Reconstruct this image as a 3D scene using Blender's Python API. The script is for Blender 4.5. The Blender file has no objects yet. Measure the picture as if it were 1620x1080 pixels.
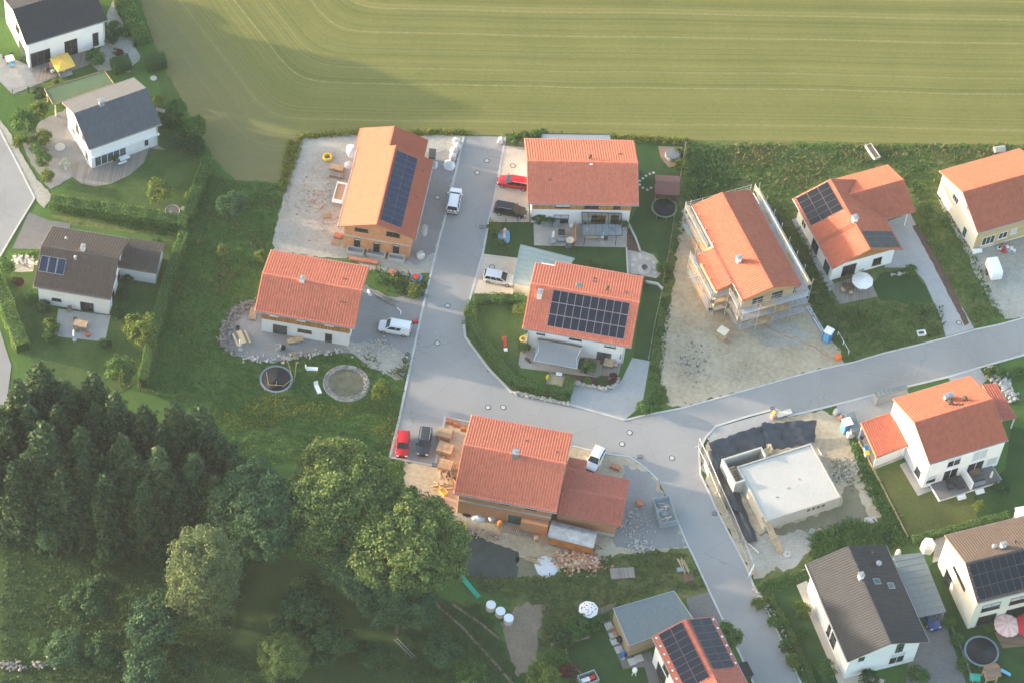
import bpy, math, random
import numpy as np
from mathutils import Vector, Matrix

random.seed(11)
rng = np.random.default_rng(11)
R = math.radians
scene = bpy.context.scene
col = scene.collection

# ------------------------------------------------------------------ camera
PITCH, ROLL, FPX, SCL = R(54.026), R(6.827), 4772.4, 11.5     # fitted from the houses' roof corners
DIST = FPX / SCL
_cp, _sp, _cr, _sr = math.cos(PITCH), math.sin(PITCH), math.cos(ROLL), math.sin(ROLL)
CAM = Vector((0, -DIST*_cp, DIST*_sp))
FWD = Vector((0, _cp, -_sp))
_u0, _r0 = Vector((0, _sp, _cp)), Vector((1, 0, 0))
RIGHT = _sr*_u0 + _cr*_r0
UP = _cr*_u0 - _sr*_r0
cd = bpy.data.cameras.new('camera')
cam = bpy.data.objects.new('camera', cd); col.objects.link(cam)
cd.sensor_width = 36; cd.lens = FPX/1620*36; cd.clip_start = 1; cd.clip_end = 6000
m = Matrix.Identity(4)
for i in range(3):
    m[i][0] = RIGHT[i]; m[i][1] = UP[i]; m[i][2] = -FWD[i]; m[i][3] = CAM[i]
cam.matrix_world = m
scene.camera = cam

# ------------------------------------------------------------------ sky, sun, exposure
SUN_AZ, SUN_EL = R(172.0), R(7.7)          # low evening sun, shadows run to +x
w = bpy.data.worlds.new('World'); scene.world = w; w.use_nodes = True
nt = w.node_tree
bg = nt.nodes['Background']
sk = nt.nodes.new('ShaderNodeTexSky'); sk.sky_type = 'NISHITA'; sk.sun_disc = False
sk.sun_elevation = SUN_EL; sk.sun_rotation = R(90) - SUN_AZ
sk.air_density = 1.0; sk.dust_density = 2.0; sk.ozone_density = 1.0
nt.links.new(sk.outputs[0], bg.inputs[0]); bg.inputs[1].default_value = 0.15
sl = bpy.data.lights.new('sun', 'SUN'); sl.energy = 2.2; sl.angle = R(1.0); sl.color = (1.0, 0.80, 0.60)
so = bpy.data.objects.new('sun', sl); col.objects.link(so)
sd = Vector((math.cos(SUN_AZ)*math.cos(SUN_EL), math.sin(SUN_AZ)*math.cos(SUN_EL), math.sin(SUN_EL)))
so.rotation_euler = sd.to_track_quat('Z', 'Y').to_euler(); so.location = sd*300
scene.view_settings.view_transform = 'Standard'; scene.view_settings.look = 'None'
scene.view_settings.exposure = 2.55; scene.view_settings.gamma = 1.0
scene.view_settings.use_curve_mapping = False
scene.render.engine = 'CYCLES'
scene.cycles.max_bounces = 6; scene.cycles.diffuse_bounces = 3; scene.cycles.glossy_bounces = 2
scene.cycles.transmission_bounces = 4; scene.cycles.transparent_max_bounces = 4
scene.cycles.use_denoising = True

# ------------------------------------------------------------------ survey helpers: plan position of a surveyed point at height z
def g(px, py, z=0.0):
    d = FWD + RIGHT*((px-810)/FPX) - UP*((py-540)/FPX)
    t = (z-CAM.z)/d.z
    return CAM + d*t
def ang(a, b):
    v = g(*b)-g(*a); return math.atan2(v.y, v.x)
def ray(px, py):
    return CAM, FWD + RIGHT*((px-810)/FPX) - UP*((py-540)/FPX)

# ------------------------------------------------------------------ objects
def tag(o, label=None, cat=None, group=None, kind=None):
    if label: o['label'] = label
    if cat: o['category'] = cat
    if group: o['group'] = group
    if kind: o['kind'] = kind
    return o
def thing(name, label, cat, loc=(0, 0, 0), rz=0.0, group=None):
    o = bpy.data.objects.new(name, None); col.objects.link(o)
    o.location = loc; o.rotation_euler = (0, 0, rz); o.empty_display_size = .3
    return tag(o, label, cat, group)
def obj(name, mesh, parent=None, loc=None, rz=None):
    o = bpy.data.objects.new(name, mesh); col.objects.link(o)
    if parent: o.parent = parent
    if loc is not None: o.location = loc
    if rz is not None: o.rotation_euler = (0, 0, rz)
    return o
def copy_tree(o, parent=None):
    c = o.copy(); col.objects.link(c); c.parent = parent
    for ch in o.children: copy_tree(ch, c)
    return c
def npmesh(name, V, F, mats, smooth=False):
    V = np.asarray(V, dtype=np.float32); F = np.asarray(F, dtype=np.int32)
    me = bpy.data.meshes.new(name)
    n, k = F.shape
    me.vertices.add(len(V)); me.vertices.foreach_set('co', V.ravel())
    me.loops.add(n*k); me.loops.foreach_set('vertex_index', F.ravel())
    me.polygons.add(n)
    me.polygons.foreach_set('loop_start', np.arange(0, n*k, k, dtype=np.int32))
    if smooth: me.polygons.foreach_set('use_smooth', np.ones(n, dtype=bool))
    for mm in (mats if isinstance(mats, (list, tuple)) else [mats]): me.materials.append(mm)
    me.update(calc_edges=True)
    return me

class MB:
    def __init__(s): s.v = []; s.f = []; s.mi = []; s.cur = 0
    def _add(s, vs, fs):
        b = len(s.v); s.v += [tuple(v) for v in vs]
        for f in fs: s.f.append([b+i for i in f]); s.mi.append(s.cur)
        return s
    def mat(s, i): s.cur = i; return s
    def box(s, x0, x1, y0, y1, z0, z1, M=None):
        vs = [Vector(p) for p in ((x0,y0,z0),(x1,y0,z0),(x1,y1,z0),(x0,y1,z0),(x0,y0,z1),(x1,y0,z1),(x1,y1,z1),(x0,y1,z1))]
        if M: vs = [M @ v for v in vs]
        return s._add(vs, [(3,2,1,0),(4,5,6,7),(0,1,5,4),(1,2,6,5),(2,3,7,6),(3,0,4,7)])
    def cbox(s, c, size, rz=0.0, tilt=0.0):
        M = Matrix.Translation(c) @ Matrix.Rotation(rz, 4, 'Z') @ Matrix.Rotation(tilt, 4, 'Y')
        a, b, d = size
        return s.box(-a/2, a/2, -b/2, b/2, -d/2, d/2, M)
    def prism(s, pts, z0, z1):
        n = len(pts)
        vs = [(p[0], p[1], z0) for p in pts] + [(p[0], p[1], z1) for p in pts]
        return s._add(vs, [tuple(range(n-1, -1, -1)), tuple(range(n, 2*n))] + [(i, (i+1) % n, n+(i+1) % n, n+i) for i in range(n)])
    def tube(s, p0, p1, r0, r1=None, n=6, cap=True):
        p0, p1 = Vector(p0), Vector(p1); r1 = r0 if r1 is None else r1
        d = (p1-p0); q = d.to_track_quat('Z', 'Y')
        vs = []
        for p, r in ((p0, r0), (p1, r1)):
            for i in range(n):
                a = 2*math.pi*i/n; vs.append(p + q @ Vector((r*math.cos(a), r*math.sin(a), 0)))
        fs = [(i, (i+1) % n, n+(i+1) % n, n+i) for i in range(n)]
        if cap: fs += [tuple(range(n-1, -1, -1)), tuple(range(n, 2*n))]
        return s._add(vs, fs)
    def path(s, pts, r, n=5):
        for a, b in zip(pts[:-1], pts[1:]): s.tube(a, b, r, n=n)
        return s
    def lathe(s, prof, n=20, c=(0, 0, 0), sx=1, sy=1):
        vs = []
        for r, z in prof:
            for i in range(n):
                a = 2*math.pi*i/n; vs.append((c[0]+r*sx*math.cos(a), c[1]+r*sy*math.sin(a), c[2]+z))
        fs = []
        for j in range(len(prof)-1):
            for i in range(n):
                fs.append((j*n+i, j*n+(i+1) % n, (j+1)*n+(i+1) % n, (j+1)*n+i))
        if prof[0][0] > 1e-4: fs.append(tuple(range(n-1, -1, -1)))
        if prof[-1][0] > 1e-4: fs.append(tuple(range((len(prof)-1)*n, len(prof)*n)))
        return s._add(vs, fs)
    def torus(s, c, R0, r, n=24, k=8):
        vs = []; fs = []
        for i in range(n):
            a = 2*math.pi*i/n
            for j in range(k):
                b = 2*math.pi*j/k; rr = R0 + r*math.cos(b)
                vs.append((c[0]+rr*math.cos(a), c[1]+rr*math.sin(a), c[2]+r*math.sin(b)))
        for i in range(n):
            for j in range(k):
                fs.append((i*k+j, ((i+1) % n)*k+j, ((i+1) % n)*k+(j+1) % k, i*k+(j+1) % k))
        return s._add(vs, fs)
    def quad(s, *p): return s._add(p, [tuple(range(len(p)))])
    def rock(s, c, r, zs=.7):
        t = (1+5**.5)/2
        vs = [(-1,t,0),(1,t,0),(-1,-t,0),(1,-t,0),(0,-1,t),(0,1,t),(0,-1,-t),(0,1,-t),(t,0,-1),(t,0,1),(-t,0,-1),(-t,0,1)]
        fs = [(0,11,5),(0,5,1),(0,1,7),(0,7,10),(0,10,11),(1,5,9),(5,11,4),(11,10,2),(10,7,6),(7,1,8),(3,9,4),(3,4,2),(3,2,6),(3,6,8),(3,8,9),(4,9,5),(2,4,11),(6,2,10),(8,6,7),(9,8,1)]
        out = []
        a = random.uniform(0, 6.28); ca, sa = math.cos(a), math.sin(a); e = random.uniform(.7, 1.3)
        for v in vs:
            k = r/1.9*random.uniform(.75, 1.2)
            x, y = v[0]*k*e, v[1]*k/e
            out.append((c[0]+x*ca-y*sa, c[1]+x*sa+y*ca, c[2]+v[2]*k*zs))
        return s._add(out, fs)
    def mesh(s, name, mats, smooth=False, recalc=True):
        me = bpy.data.meshes.new(name); me.from_pydata(s.v, [], s.f)
        ms = mats if isinstance(mats, (list, tuple)) else [mats]
        for mm in ms: me.materials.append(mm)
        if len(ms) > 1: me.polygons.foreach_set('material_index', s.mi)
        if smooth: me.polygons.foreach_set('use_smooth', [True]*len(s.f))
        me.update()
        return me
    def build(s, name, mats, parent=None, loc=None, rz=None, smooth=False):
        return obj(name, s.mesh(name, mats, smooth), parent, loc, rz)

# ------------------------------------------------------------------ materials
MATS = {}
def _new(name):
    mm = bpy.data.materials.new(name); mm.use_nodes = True
    return mm, mm.node_tree, mm.node_tree.nodes['Principled BSDF']
def N(nt, t, **kw):
    n = nt.nodes.new(t)
    for k, v in kw.items(): setattr(n, k, v)
    return n
def ramp(nt, fac, stops):
    r = N(nt, 'ShaderNodeValToRGB'); e = r.color_ramp.elements
    while len(e) < len(stops): e.new(.5)
    for el, (p, c) in zip(e, stops): el.position = p; el.color = (*c, 1)
    nt.links.new(fac, r.inputs[0]); return r.outputs[0]
def pos(nt): return N(nt, 'ShaderNodeNewGeometry').outputs['Position']
def noise_n(nt, scale, detail=4, rough=.6, vec=None, dist=0.0):
    n = N(nt, 'ShaderNodeTexNoise'); n.inputs['Scale'].default_value = scale; n.inputs['Detail'].default_value = detail
    n.inputs['Roughness'].default_value = rough; n.inputs['Distortion'].default_value = dist
    nt.links.new(vec if vec is not None else pos(nt), n.inputs['Vector']); return n.outputs['Fac']
def mixc(nt, fac, a, b, blend='MIX'):
    mx = N(nt, 'ShaderNodeMix', data_type='RGBA', blend_type=blend)
    if isinstance(fac, (int, float)): mx.inputs[0].default_value = fac
    else: nt.links.new(fac, mx.inputs[0])
    for i, c in ((6, a), (7, b)):
        if isinstance(c, tuple): mx.inputs[i].default_value = (*c, 1)
        else: nt.links.new(c, mx.inputs[i])
    return mx.outputs[2]
def mathn(nt, op, a, b=None, c=None):
    n = N(nt, 'ShaderNodeMath', operation=op)
    for i, x in enumerate((a, b, c)):
        if x is None: continue
        if isinstance(x, (int, float)): n.inputs[i].default_value = x
        else: nt.links.new(x, n.inputs[i])
    return n.outputs[0]
def maprange(nt, x, a, b, c=0.0, d=1.0):
    n = N(nt, 'ShaderNodeMapRange'); nt.links.new(x, n.inputs[0])
    for i, v in enumerate((a, b, c, d)): n.inputs[i+1].default_value = v
    return n.outputs[0]
def bump(nt, b, h, strength=.4, dist=.05):
    bp = N(nt, 'ShaderNodeBump'); bp.inputs['Strength'].default_value = strength; bp.inputs['Distance'].default_value = dist
    nt.links.new(h, bp.inputs['Height']); nt.links.new(bp.outputs[0], b.inputs['Normal'])
def plain(name, c, rough=.6, metal=0.0, var=.12, scale=2.0, spec=.3):
    """one paint or plastic with slight wear"""
    if name in MATS: return MATS[name]
    mm, nt, b = _new(name)
    f = noise_n(nt, scale, 5)
    lo = tuple(max(0, x*(1-var)) for x in c); hi = tuple(min(1, x*(1+var)) for x in c)
    nt.links.new(ramp(nt, f, [(.3, lo), (.7, hi)]), b.inputs['Base Color'])
    b.inputs['Roughness'].default_value = rough; b.inputs['Metallic'].default_value = metal
    b.inputs['Specular IOR Level'].default_value = spec
    MATS[name] = mm; return mm
def mottled(name, cols, s1=.25, s2=3.0, s3=None, rough=.9, bs=.5, bd=.05, bscale=None, mixf=.5, spec=.2, w=(.3, .7)):
    """ground-like surface: large patches and fine grain"""
    mm, nt, b = _new(name)
    a = noise_n(nt, s1, 5, .62); c = noise_n(nt, s2, 6, .7)
    f = mathn(nt, 'ADD', mathn(nt, 'MULTIPLY', a, 1-mixf), mathn(nt, 'MULTIPLY', c, mixf))
    k = len(cols); out = ramp(nt, f, [(w[0]+(w[1]-w[0])*i/(k-1), cc) for i, cc in enumerate(cols)])
    nt.links.new(out, b.inputs['Base Color'])
    h = noise_n(nt, bscale or s2*2.5, 6, .75)
    bump(nt, b, h, bs, bd)
    b.inputs['Roughness'].default_value = rough; b.inputs['Specular IOR Level'].default_value = spec
    MATS[name] = mm; return mm
def foliage(name, cols, trans=.35, big=.35):
    mm, nt, b = _new(name)
    ri = N(nt, 'ShaderNodeNewGeometry').outputs['Random Per Island']
    nz = noise_n(nt, big, 3)
    oi = N(nt, 'ShaderNodeObjectInfo').outputs['Random']
    f = mathn(nt, 'ADD', mathn(nt, 'ADD', mathn(nt, 'MULTIPLY', ri, .45), mathn(nt, 'MULTIPLY', nz, .45)), mathn(nt, 'MULTIPLY', oi, .12))
    k = len(cols); c = ramp(nt, f, [(.22+.56*i/(k-1), cc) for i, cc in enumerate(cols)])
    nt.links.new(c, b.inputs['Base Color']); b.inputs['Roughness'].default_value = .65; b.inputs['Specular IOR Level'].default_value = .25
    tr = N(nt, 'ShaderNodeBsdfTranslucent'); nt.links.new(c, tr.inputs[0])
    ms = N(nt, 'ShaderNodeMixShader'); ms.inputs[0].default_value = trans
    out = nt.nodes['Material Output']
    nt.links.new(b.outputs[0], ms.inputs[1]); nt.links.new(tr.outputs[0], ms.inputs[2]); nt.links.new(ms.outputs[0], out.inputs[0])
    MATS[name] = mm; return mm
def tilemat(name, c, var=.12, rough=.7):
    mm, nt, b = _new(name)
    wn = N(nt, 'ShaderNodeTexWhiteNoise')
    tc = N(nt, 'ShaderNodeTexCoord').outputs['Object']
    vm = N(nt, 'ShaderNodeVectorMath', operation='MULTIPLY'); nt.links.new(tc, vm.inputs[0]); vm.inputs[1].default_value = (1/.36, 1/.35, 0)
    vf = N(nt, 'ShaderNodeVectorMath', operation='FLOOR'); nt.links.new(vm.outputs[0], vf.inputs[0]); nt.links.new(vf.outputs[0], wn.inputs[0])
    big = noise_n(nt, .35, 4)
    f = mathn(nt, 'ADD', mathn(nt, 'MULTIPLY', wn.outputs[0], .55), mathn(nt, 'MULTIPLY', big, .45))
    lo = tuple(x*(1-var) for x in c); hi = tuple(min(1, x*(1+var)) for x in c)
    cc = ramp(nt, f, [(.15, lo), (.85, hi)])
    st = noise_n(nt, 1.3, 6, .75)
    cc = mixc(nt, maprange(nt, st, .60, .85, 0, .22), cc, tuple(x*.7 for x in c))
    nt.links.new(cc, b.inputs['Base Color'])
    b.inputs['Roughness'].default_value = rough; b.inputs['Specular IOR Level'].default_value = .25
    MATS[name] = mm; return mm
def planks(name, c, width=.14, axis=0, var=.25, rough=.75):
    """boards: colour changes board by board with dark joints"""
    mm, nt, b = _new(name)
    tc = N(nt, 'ShaderNodeTexCoord').outputs['Object']
    sp = N(nt, 'ShaderNodeSeparateXYZ'); nt.links.new(tc, sp.inputs[0])
    x = mathn(nt, 'DIVIDE', sp.outputs[axis], width)
    wn = N(nt, 'ShaderNodeTexWhiteNoise', noise_dimensions='1D'); nt.links.new(mathn(nt, 'FLOOR', x), wn.inputs['W'])
    gr = noise_n(nt, 4, 5)
    f = mathn(nt, 'ADD', mathn(nt, 'MULTIPLY', wn.outputs[0], .6), mathn(nt, 'MULTIPLY', gr, .4))
    cc = ramp(nt, f, [(.15, tuple(v*(1-var) for v in c)), (.85, tuple(min(1, v*(1+var)) for v in c))])
    fr = mathn(nt, 'FRACT', x)
    jt = mathn(nt, 'LESS_THAN', fr, .07)
    cc = mixc(nt, jt, cc, tuple(v*.4 for v in c))
    nt.links.new(cc, b.inputs['Base Color']); b.inputs['Roughness'].default_value = rough; b.inputs['Specular IOR Level'].default_value = .2
    bump(nt, b, mathn(nt, 'MINIMUM', mathn(nt, 'MULTIPLY', fr, 8), 1.0), .5, .01)
    MATS[name] = mm; return mm
def brickmat(name, c, c2, mortar, bw=.38, bh=.25, rough=.85, scale=1.0, axis='Z'):
    mm, nt, b = _new(name)
    tc = N(nt, 'ShaderNodeTexCoord').outputs['Object']
    sp = N(nt, 'ShaderNodeSeparateXYZ'); nt.links.new(tc, sp.inputs[0])
    cb = N(nt, 'ShaderNodeCombineXYZ')
    if axis == 'Z':
        nt.links.new(mathn(nt, 'ADD', sp.outputs[0], sp.outputs[1]), cb.inputs[0]); nt.links.new(sp.outputs[2], cb.inputs[1])
    else:
        nt.links.new(sp.outputs[0], cb.inputs[0]); nt.links.new(sp.outputs[1], cb.inputs[1])
    br = N(nt, 'ShaderNodeTexBrick'); nt.links.new(cb.outputs[0], br.inputs[0])
    br.inputs['Color1'].default_value = (*c, 1); br.inputs['Color2'].default_value = (*c2, 1); br.inputs['Mortar'].default_value = (*mortar, 1)
    br.inputs['Scale'].default_value = scale; br.inputs['Mortar Size'].default_value = .012; br.inputs['Brick Width'].default_value = bw; br.inputs['Row Height'].default_value = bh
    st = noise_n(nt, .8, 6, .7)
    cc = mixc(nt, maprange(nt, st, .45, .75, 0, .5), br.outputs[0], tuple(v*.72 for v in c))
    nt.links.new(cc, b.inputs['Base Color']); b.inputs['Roughness'].default_value = rough; b.inputs['Specular IOR Level'].default_value = .2
    bump(nt, b, mathn(nt, 'SUBTRACT', 1.0, br.outputs[1]), .4, .01)
    MATS[name] = mm; return mm
def panelmat(name, c, rough=.14):
    """solar cells: fine cell grid under glass"""
    mm, nt, b = _new(name)
    tc = N(nt, 'ShaderNodeTexCoord').outputs['Object']
    vm = N(nt, 'ShaderNodeVectorMath', operation='MULTIPLY'); nt.links.new(tc, vm.inputs[0]); vm.inputs[1].default_value = (1/.166,)*3
    vf = N(nt, 'ShaderNodeVectorMath', operation='FRACTION'); nt.links.new(vm.outputs[0], vf.inputs[0])
    sp = N(nt, 'ShaderNodeSeparateXYZ'); nt.links.new(vf.outputs[0], sp.inputs[0])
    e = mathn(nt, 'MAXIMUM', mathn(nt, 'LESS_THAN', sp.outputs[0], .05), mathn(nt, 'LESS_THAN', sp.outputs[1], .05))
    nz = noise_n(nt, 1.5, 3)
    base = ramp(nt, nz, [(.3, tuple(v*.8 for v in c)), (.7, tuple(v*1.25 for v in c))])
    cc = mixc(nt, mathn(nt, 'MULTIPLY', e, .5), base, (.06, .07, .09))
    nt.links.new(cc, b.inputs['Base Color']); b.inputs['Roughness'].default_value = rough; b.inputs['Specular IOR Level'].default_value = .3
    MATS[name] = mm; return mm
def glassmat(name, c, rough=.06):
    mm, nt, b = _new(name)
    nz = noise_n(nt, .9, 3)
    nt.links.new(ramp(nt, nz, [(.3, tuple(v*.6 for v in c)), (.7, tuple(v*1.3 for v in c))]), b.inputs['Base Color'])
    b.inputs['Roughness'].default_value = rough; b.inputs['Specular IOR Level'].default_value = .6
    MATS[name] = mm; return mm

# -- palette
T_RED = tilemat('red clay tile', (.60, .185, .116))
T_ORG = tilemat('orange clay tile', (.42, .124, .076))
T_ORM = tilemat('orange clay tile smooth', (.34, .094, .058), .06)
T_DRK = tilemat('anthracite tile', (.036, .040, .049))
T_BRN = tilemat('brown grey tile', (.115, .088, .075))
T_GRY = tilemat('slate grey tile', (.095, .105, .125))
T_OLD = tilemat('old red tile', (.42, .128, .092))
WHITE = plain('white render', (.78, .78, .78), .85, var=.05, scale=.7)
CREAM = plain('cream render', (.74, .68, .56), .85, var=.06, scale=.7)
BEIGE = plain('beige garage render', (.72, .63, .50), .85, var=.06)
BRICK = brickmat('orange hollow brick', (.55, .24, .11), (.62, .29, .14), (.42, .30, .22))
BRICK2 = brickmat('brown hollow brick', (.46, .21, .10), (.52, .25, .13), (.35, .25, .18))
W_BAND = planks('honey timber boards', (.46, .22, .07), .16, 0)
W_BAND2 = planks('larch boards', (.42, .21, .075), .2, 0)
W_FIR = planks('pale fir boards', (.55, .40, .22), .18, 2, .12)
W_DECK = planks('weathered deck boards', (.26, .23, .20), .16, 0, .2)
W_DECKB = planks('brown deck boards', (.25, .17, .12), .16, 1, .2)
W_RAW = plain('raw sawn timber', (.46, .33, .20), .8, var=.25, scale=1.5)
W_RAW2 = plain('new yellow timber', (.56, .43, .25), .75, var=.12)
W_DRK = plain('dark brown timber', (.13, .085, .055), .7, var=.25)
W_PAL = planks('pallet boards', (.42, .30, .19), .22, 1, .2)
W_FACE = plain('roof edge board', (.32, .19, .10), .7, var=.2)
W_SHED = planks('shed boards', (.34, .26, .17), .2, 2, .15)
ZINC = plain('zinc sheet', (.32, .345, .36), .45, .3, .08)
ZINCB = plain('blue grey roof sheet', (.15, .185, .195), .5, .1, .08)
MINT = plain('mint grey roof sheet', (.27, .33, .31), .6, 0, .07)
GREENR = plain('green garage roof', (.095, .145, .075), .75, 0, .12, .5)
PVRIM = plain('solar panel frame', (.16, .17, .18), .4, .4, .08)
ALU = plain('aluminium', (.62, .64, .66), .35, .7, .08)
GALV = plain('galvanised tube', (.40, .41, .42), .5, .4, .15)
IRON = plain('dark iron', (.07, .07, .075), .5, .2, .15)
BLACK = plain('black plastic', (.02, .02, .022), .5, 0, .2)
RUBBER = plain('tyre rubber', (.025, .025, .027), .85, 0, .15)
GREYP = plain('grey plastic', (.28, .30, .32), .5, 0, .1)
WHITEP = plain('white plastic', (.82, .82, .82), .4, 0, .03)
FRAMEW = plain('white window frame', (.75, .75, .75), .5, 0, .04)
FRAMED = plain('anthracite window frame', (.05, .055, .06), .5, 0, .1)
FRAMEB = plain('brown window frame', (.16, .09, .05), .6, 0, .15)
SHUT = plain('grey roller blind', (.52, .54, .56), .6, 0, .06)
GLASS = glassmat('dark window glass', (.022, .027, .032))
GLASSG = glassmat('greenish window glass', (.06, .085, .085))
CARGL = glassmat('car glass', (.014, .017, .02), .05)
PV = panelmat('solar cells', (.010, .012, .024))
PVB = panelmat('solar cells blue', (.014, .024, .055))
PVK = panelmat('black solar cells', (.010, .012, .017), .2)
CONC = mottled('concrete', [(.36, .35, .32), (.46, .45, .42), (.54, .53, .50)], .5, 4, bs=.2, bd=.01)
CONCW = mottled('pale concrete slab', [(.40, .39, .365), (.47, .455, .42), (.53, .51, .465)], .35, 3, bs=.15, bd=.01)
CONCR = mottled('concrete basement wall', [(.36, .35, .32), (.44, .43, .39), (.50, .48, .44)], .4, 2.5, bs=.2, bd=.01)
STONE = mottled('lime stone', [(.28, .26, .23), (.42, .40, .36), (.60, .58, .53)], 1.5, 6, bs=.4, bd=.02)
STONEG = mottled('grey boulder', [(.13, .125, .115), (.22, .21, .195), (.34, .33, .305)], 1.2, 5, bs=.4, bd=.02)
BAG = plain('white big bag', (.52, .52, .50), .7, 0, .10, 3)
TARP = plain('white tarpaulin', (.62, .64, .65), .5, 0, .08, 2)
FILM = plain('black pond film', (.042, .047, .058), .4, 0, .35, .8, .5)
TARPD = plain('dark green film', (.042, .052, .048), .45, 0, .3, .8, .4)
REDB = plain('red brick stack', (.48, .19, .11), .8, 0, .25, 4)
YEL = plain('yellow conduit coil', (.75, .52, .03), .5, 0, .15, 4)
ORANGE = plain('orange paint', (.46, .165, .05), .55, 0, .22, 1)
BLUEP = plain('blue plastic', (.02, .17, .50), .45, 0, .1)
BLUEL = plain('light blue plastic', (.12, .40, .62), .45, 0, .1)
REDP = plain('red plastic', (.62, .05, .03), .5, 0, .1)
GREENP = plain('teal green plastic', (.03, .42, .30), .5, 0, .15)
YELF = plain('yellow parasol fabric', (.80, .50, .10), .8, 0, .06)
PINKF = plain('pale pink fabric', (.72, .42, .38), .8, 0, .1)
REDF = plain('red fabric', (.55, .04, .05), .8, 0, .1)
WHITEF = plain('white fabric', (.80, .79, .76), .8, 0, .05)
AWN = plain('grey awning fabric', (.21, .235, .26), .75, 0, .06)
CARD = plain('brown cardboard', (.48, .34, .20), .85, 0, .1)
TRAMP = plain('trampoline mat', (.030, .036, .052), .7, 0, .15)
TRG = plain('green safety pad', (.14, .20, .10), .6, 0, .15)
TRB = plain('grey blue safety pad', (.15, .20, .24), .55, 0, .12)
NET = plain('dark safety net', (.03, .03, .033), .8, 0, .1)
WATERT = plain('pool water', (.25, .52, .60), .1, 0, .1)
BARK = mottled('bark', [(.05, .04, .03), (.10, .08, .06), (.15, .125, .10)], 2, 9, bs=.6, bd=.03)
BIRCHB = mottled('birch bark', [(.10, .09, .08), (.45, .43, .40), (.60, .58, .55)], 2, 5, bs=.3, bd=.02)
# foliage
F_TREE = foliage('broad leaf', [(.034, .084, .028), (.088, .162, .044), (.165, .235, .062), (.26, .305, .084)])
F_TREEB = foliage('ash leaf', [(.022, .070, .036), (.040, .108, .050), (.068, .148, .062), (.108, .188, .072)])
F_BIRCH = foliage('birch leaf', [(.0675, .1107, .0540), (.1080, .1593, .0675), (.1553, .2025, .0783), (.2093, .2430, .0878)])
F_CON = foliage('spruce needles', [(.014, .040, .017), (.028, .066, .025), (.050, .096, .035), (.095, .128, .050)], .2)
F_BUSH = foliage('bush leaf', [(.026, .080, .021), (.050, .132, .031), (.086, .182, .042), (.140, .230, .056)])
F_HEDGE = foliage('hedge leaf', [(.050, .120, .026), (.084, .178, .038), (.128, .228, .050), (.19, .275, .066)])
F_LIME = foliage('yellow green leaf', [(.05, .10, .02), (.095, .155, .028), (.145, .20, .036), (.20, .235, .05)])
F_DARK = foliage('dark leaf', [(.016, .052, .022), (.030, .080, .029), (.050, .112, .037), (.078, .144, .049)])
F_RED = foliage('red leaf', [(.06, .018, .02), (.11, .03, .03), (.16, .04, .04)])
F_GRASS = foliage('meadow grass', [(.036, .104, .020), (.056, .142, .026), (.084, .175, .033), (.128, .200, .046)], .35, .25)
F_DRY = foliage('dry grass', [(.09, .10, .034), (.15, .15, .05), (.22, .20, .075), (.30, .25, .11)], .3, .3)
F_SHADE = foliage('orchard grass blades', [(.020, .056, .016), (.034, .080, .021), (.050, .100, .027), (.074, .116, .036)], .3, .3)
F_FLOW = foliage('yellow flower meadow', [(.07, .12, .018), (.13, .17, .022), (.20, .22, .028), (.30, .29, .05)], .3, .4)
F_WEED = foliage('dark weeds', [(.045, .085, .026), (.072, .118, .034), (.108, .145, .045), (.155, .155, .062)], .3, .3)
F_WFL = foliage('white flowers', [(.3, .36, .2), (.6, .62, .5), (.7, .7, .62)], .2)

# ================================================================== the setting
def jitter_line(pts, amp, step=.6):
    out = []
    n = len(pts)
    for i in range(n):
        a, b = Vector(pts[i][:2]), Vector(pts[(i+1) % n][:2])
        L = (b-a).length; k = max(1, int(L/step)); t = Vector((-(b-a).y, (b-a).x))/max(L, 1e-6)
        for j in range(k):
            p = a+(b-a)*(j/k)
            if j: p = p + t*random.gauss(0, amp)
            out.append((p.x, p.y))
    return out
def sheet(name, px, z, mat, jit=0.0, kind='structure', world=None, step=.6):
    pts = world if world else [tuple(g(*p))[:2] for p in px]
    if jit: pts = jitter_line(pts, jit, step)
    me = bpy.data.meshes.new(name); me.from_pydata([(p[0], p[1], z) for p in pts], [], [list(range(len(pts)))])
    me.materials.append(mat); me.update()
    o = obj(name, me); o['kind'] = kind
    # face up
    if me.polygons[0].normal.z < 0: me.flip_normals()
    return o
def strip(name, px, width, z0, z1, mat, kind='structure', world=False, label=None, cat=None, off=0.0):
    pts = [Vector(p) for p in px] if world else [g(*p) for p in px]
    pts = [Vector((p[0], p[1])) for p in pts]
    n = len(pts); A = []; B = []
    for i in range(n):
        d = (pts[min(i+1, n-1)]-pts[max(i-1, 0)]).normalized(); t = Vector((-d.y, d.x))
        A.append(pts[i]+t*(width/2+off)); B.append(pts[i]-t*(width/2-off))
    b = MB()
    for i in range(n-1):
        q = [A[i], B[i], B[i+1], A[i+1]]
        b._add([(p.x, p.y, z0) for p in q]+[(p.x, p.y, z1) for p in q], [(0, 1, 2, 3), (4, 7, 6, 5), (0, 4, 5, 1), (1, 5, 6, 2), (2, 6, 7, 3), (3, 7, 4, 0)])
    me = b.mesh(name, mat)
    o = obj(name, me)
    if kind: o['kind'] = kind
    if label: tag(o, label, cat)
    import bmesh
    bm = bmesh.new(); bm.from_mesh(me); bmesh.ops.recalc_face_normals(bm, faces=bm.faces); bm.to_mesh(me); bm.free()
    return o

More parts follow.
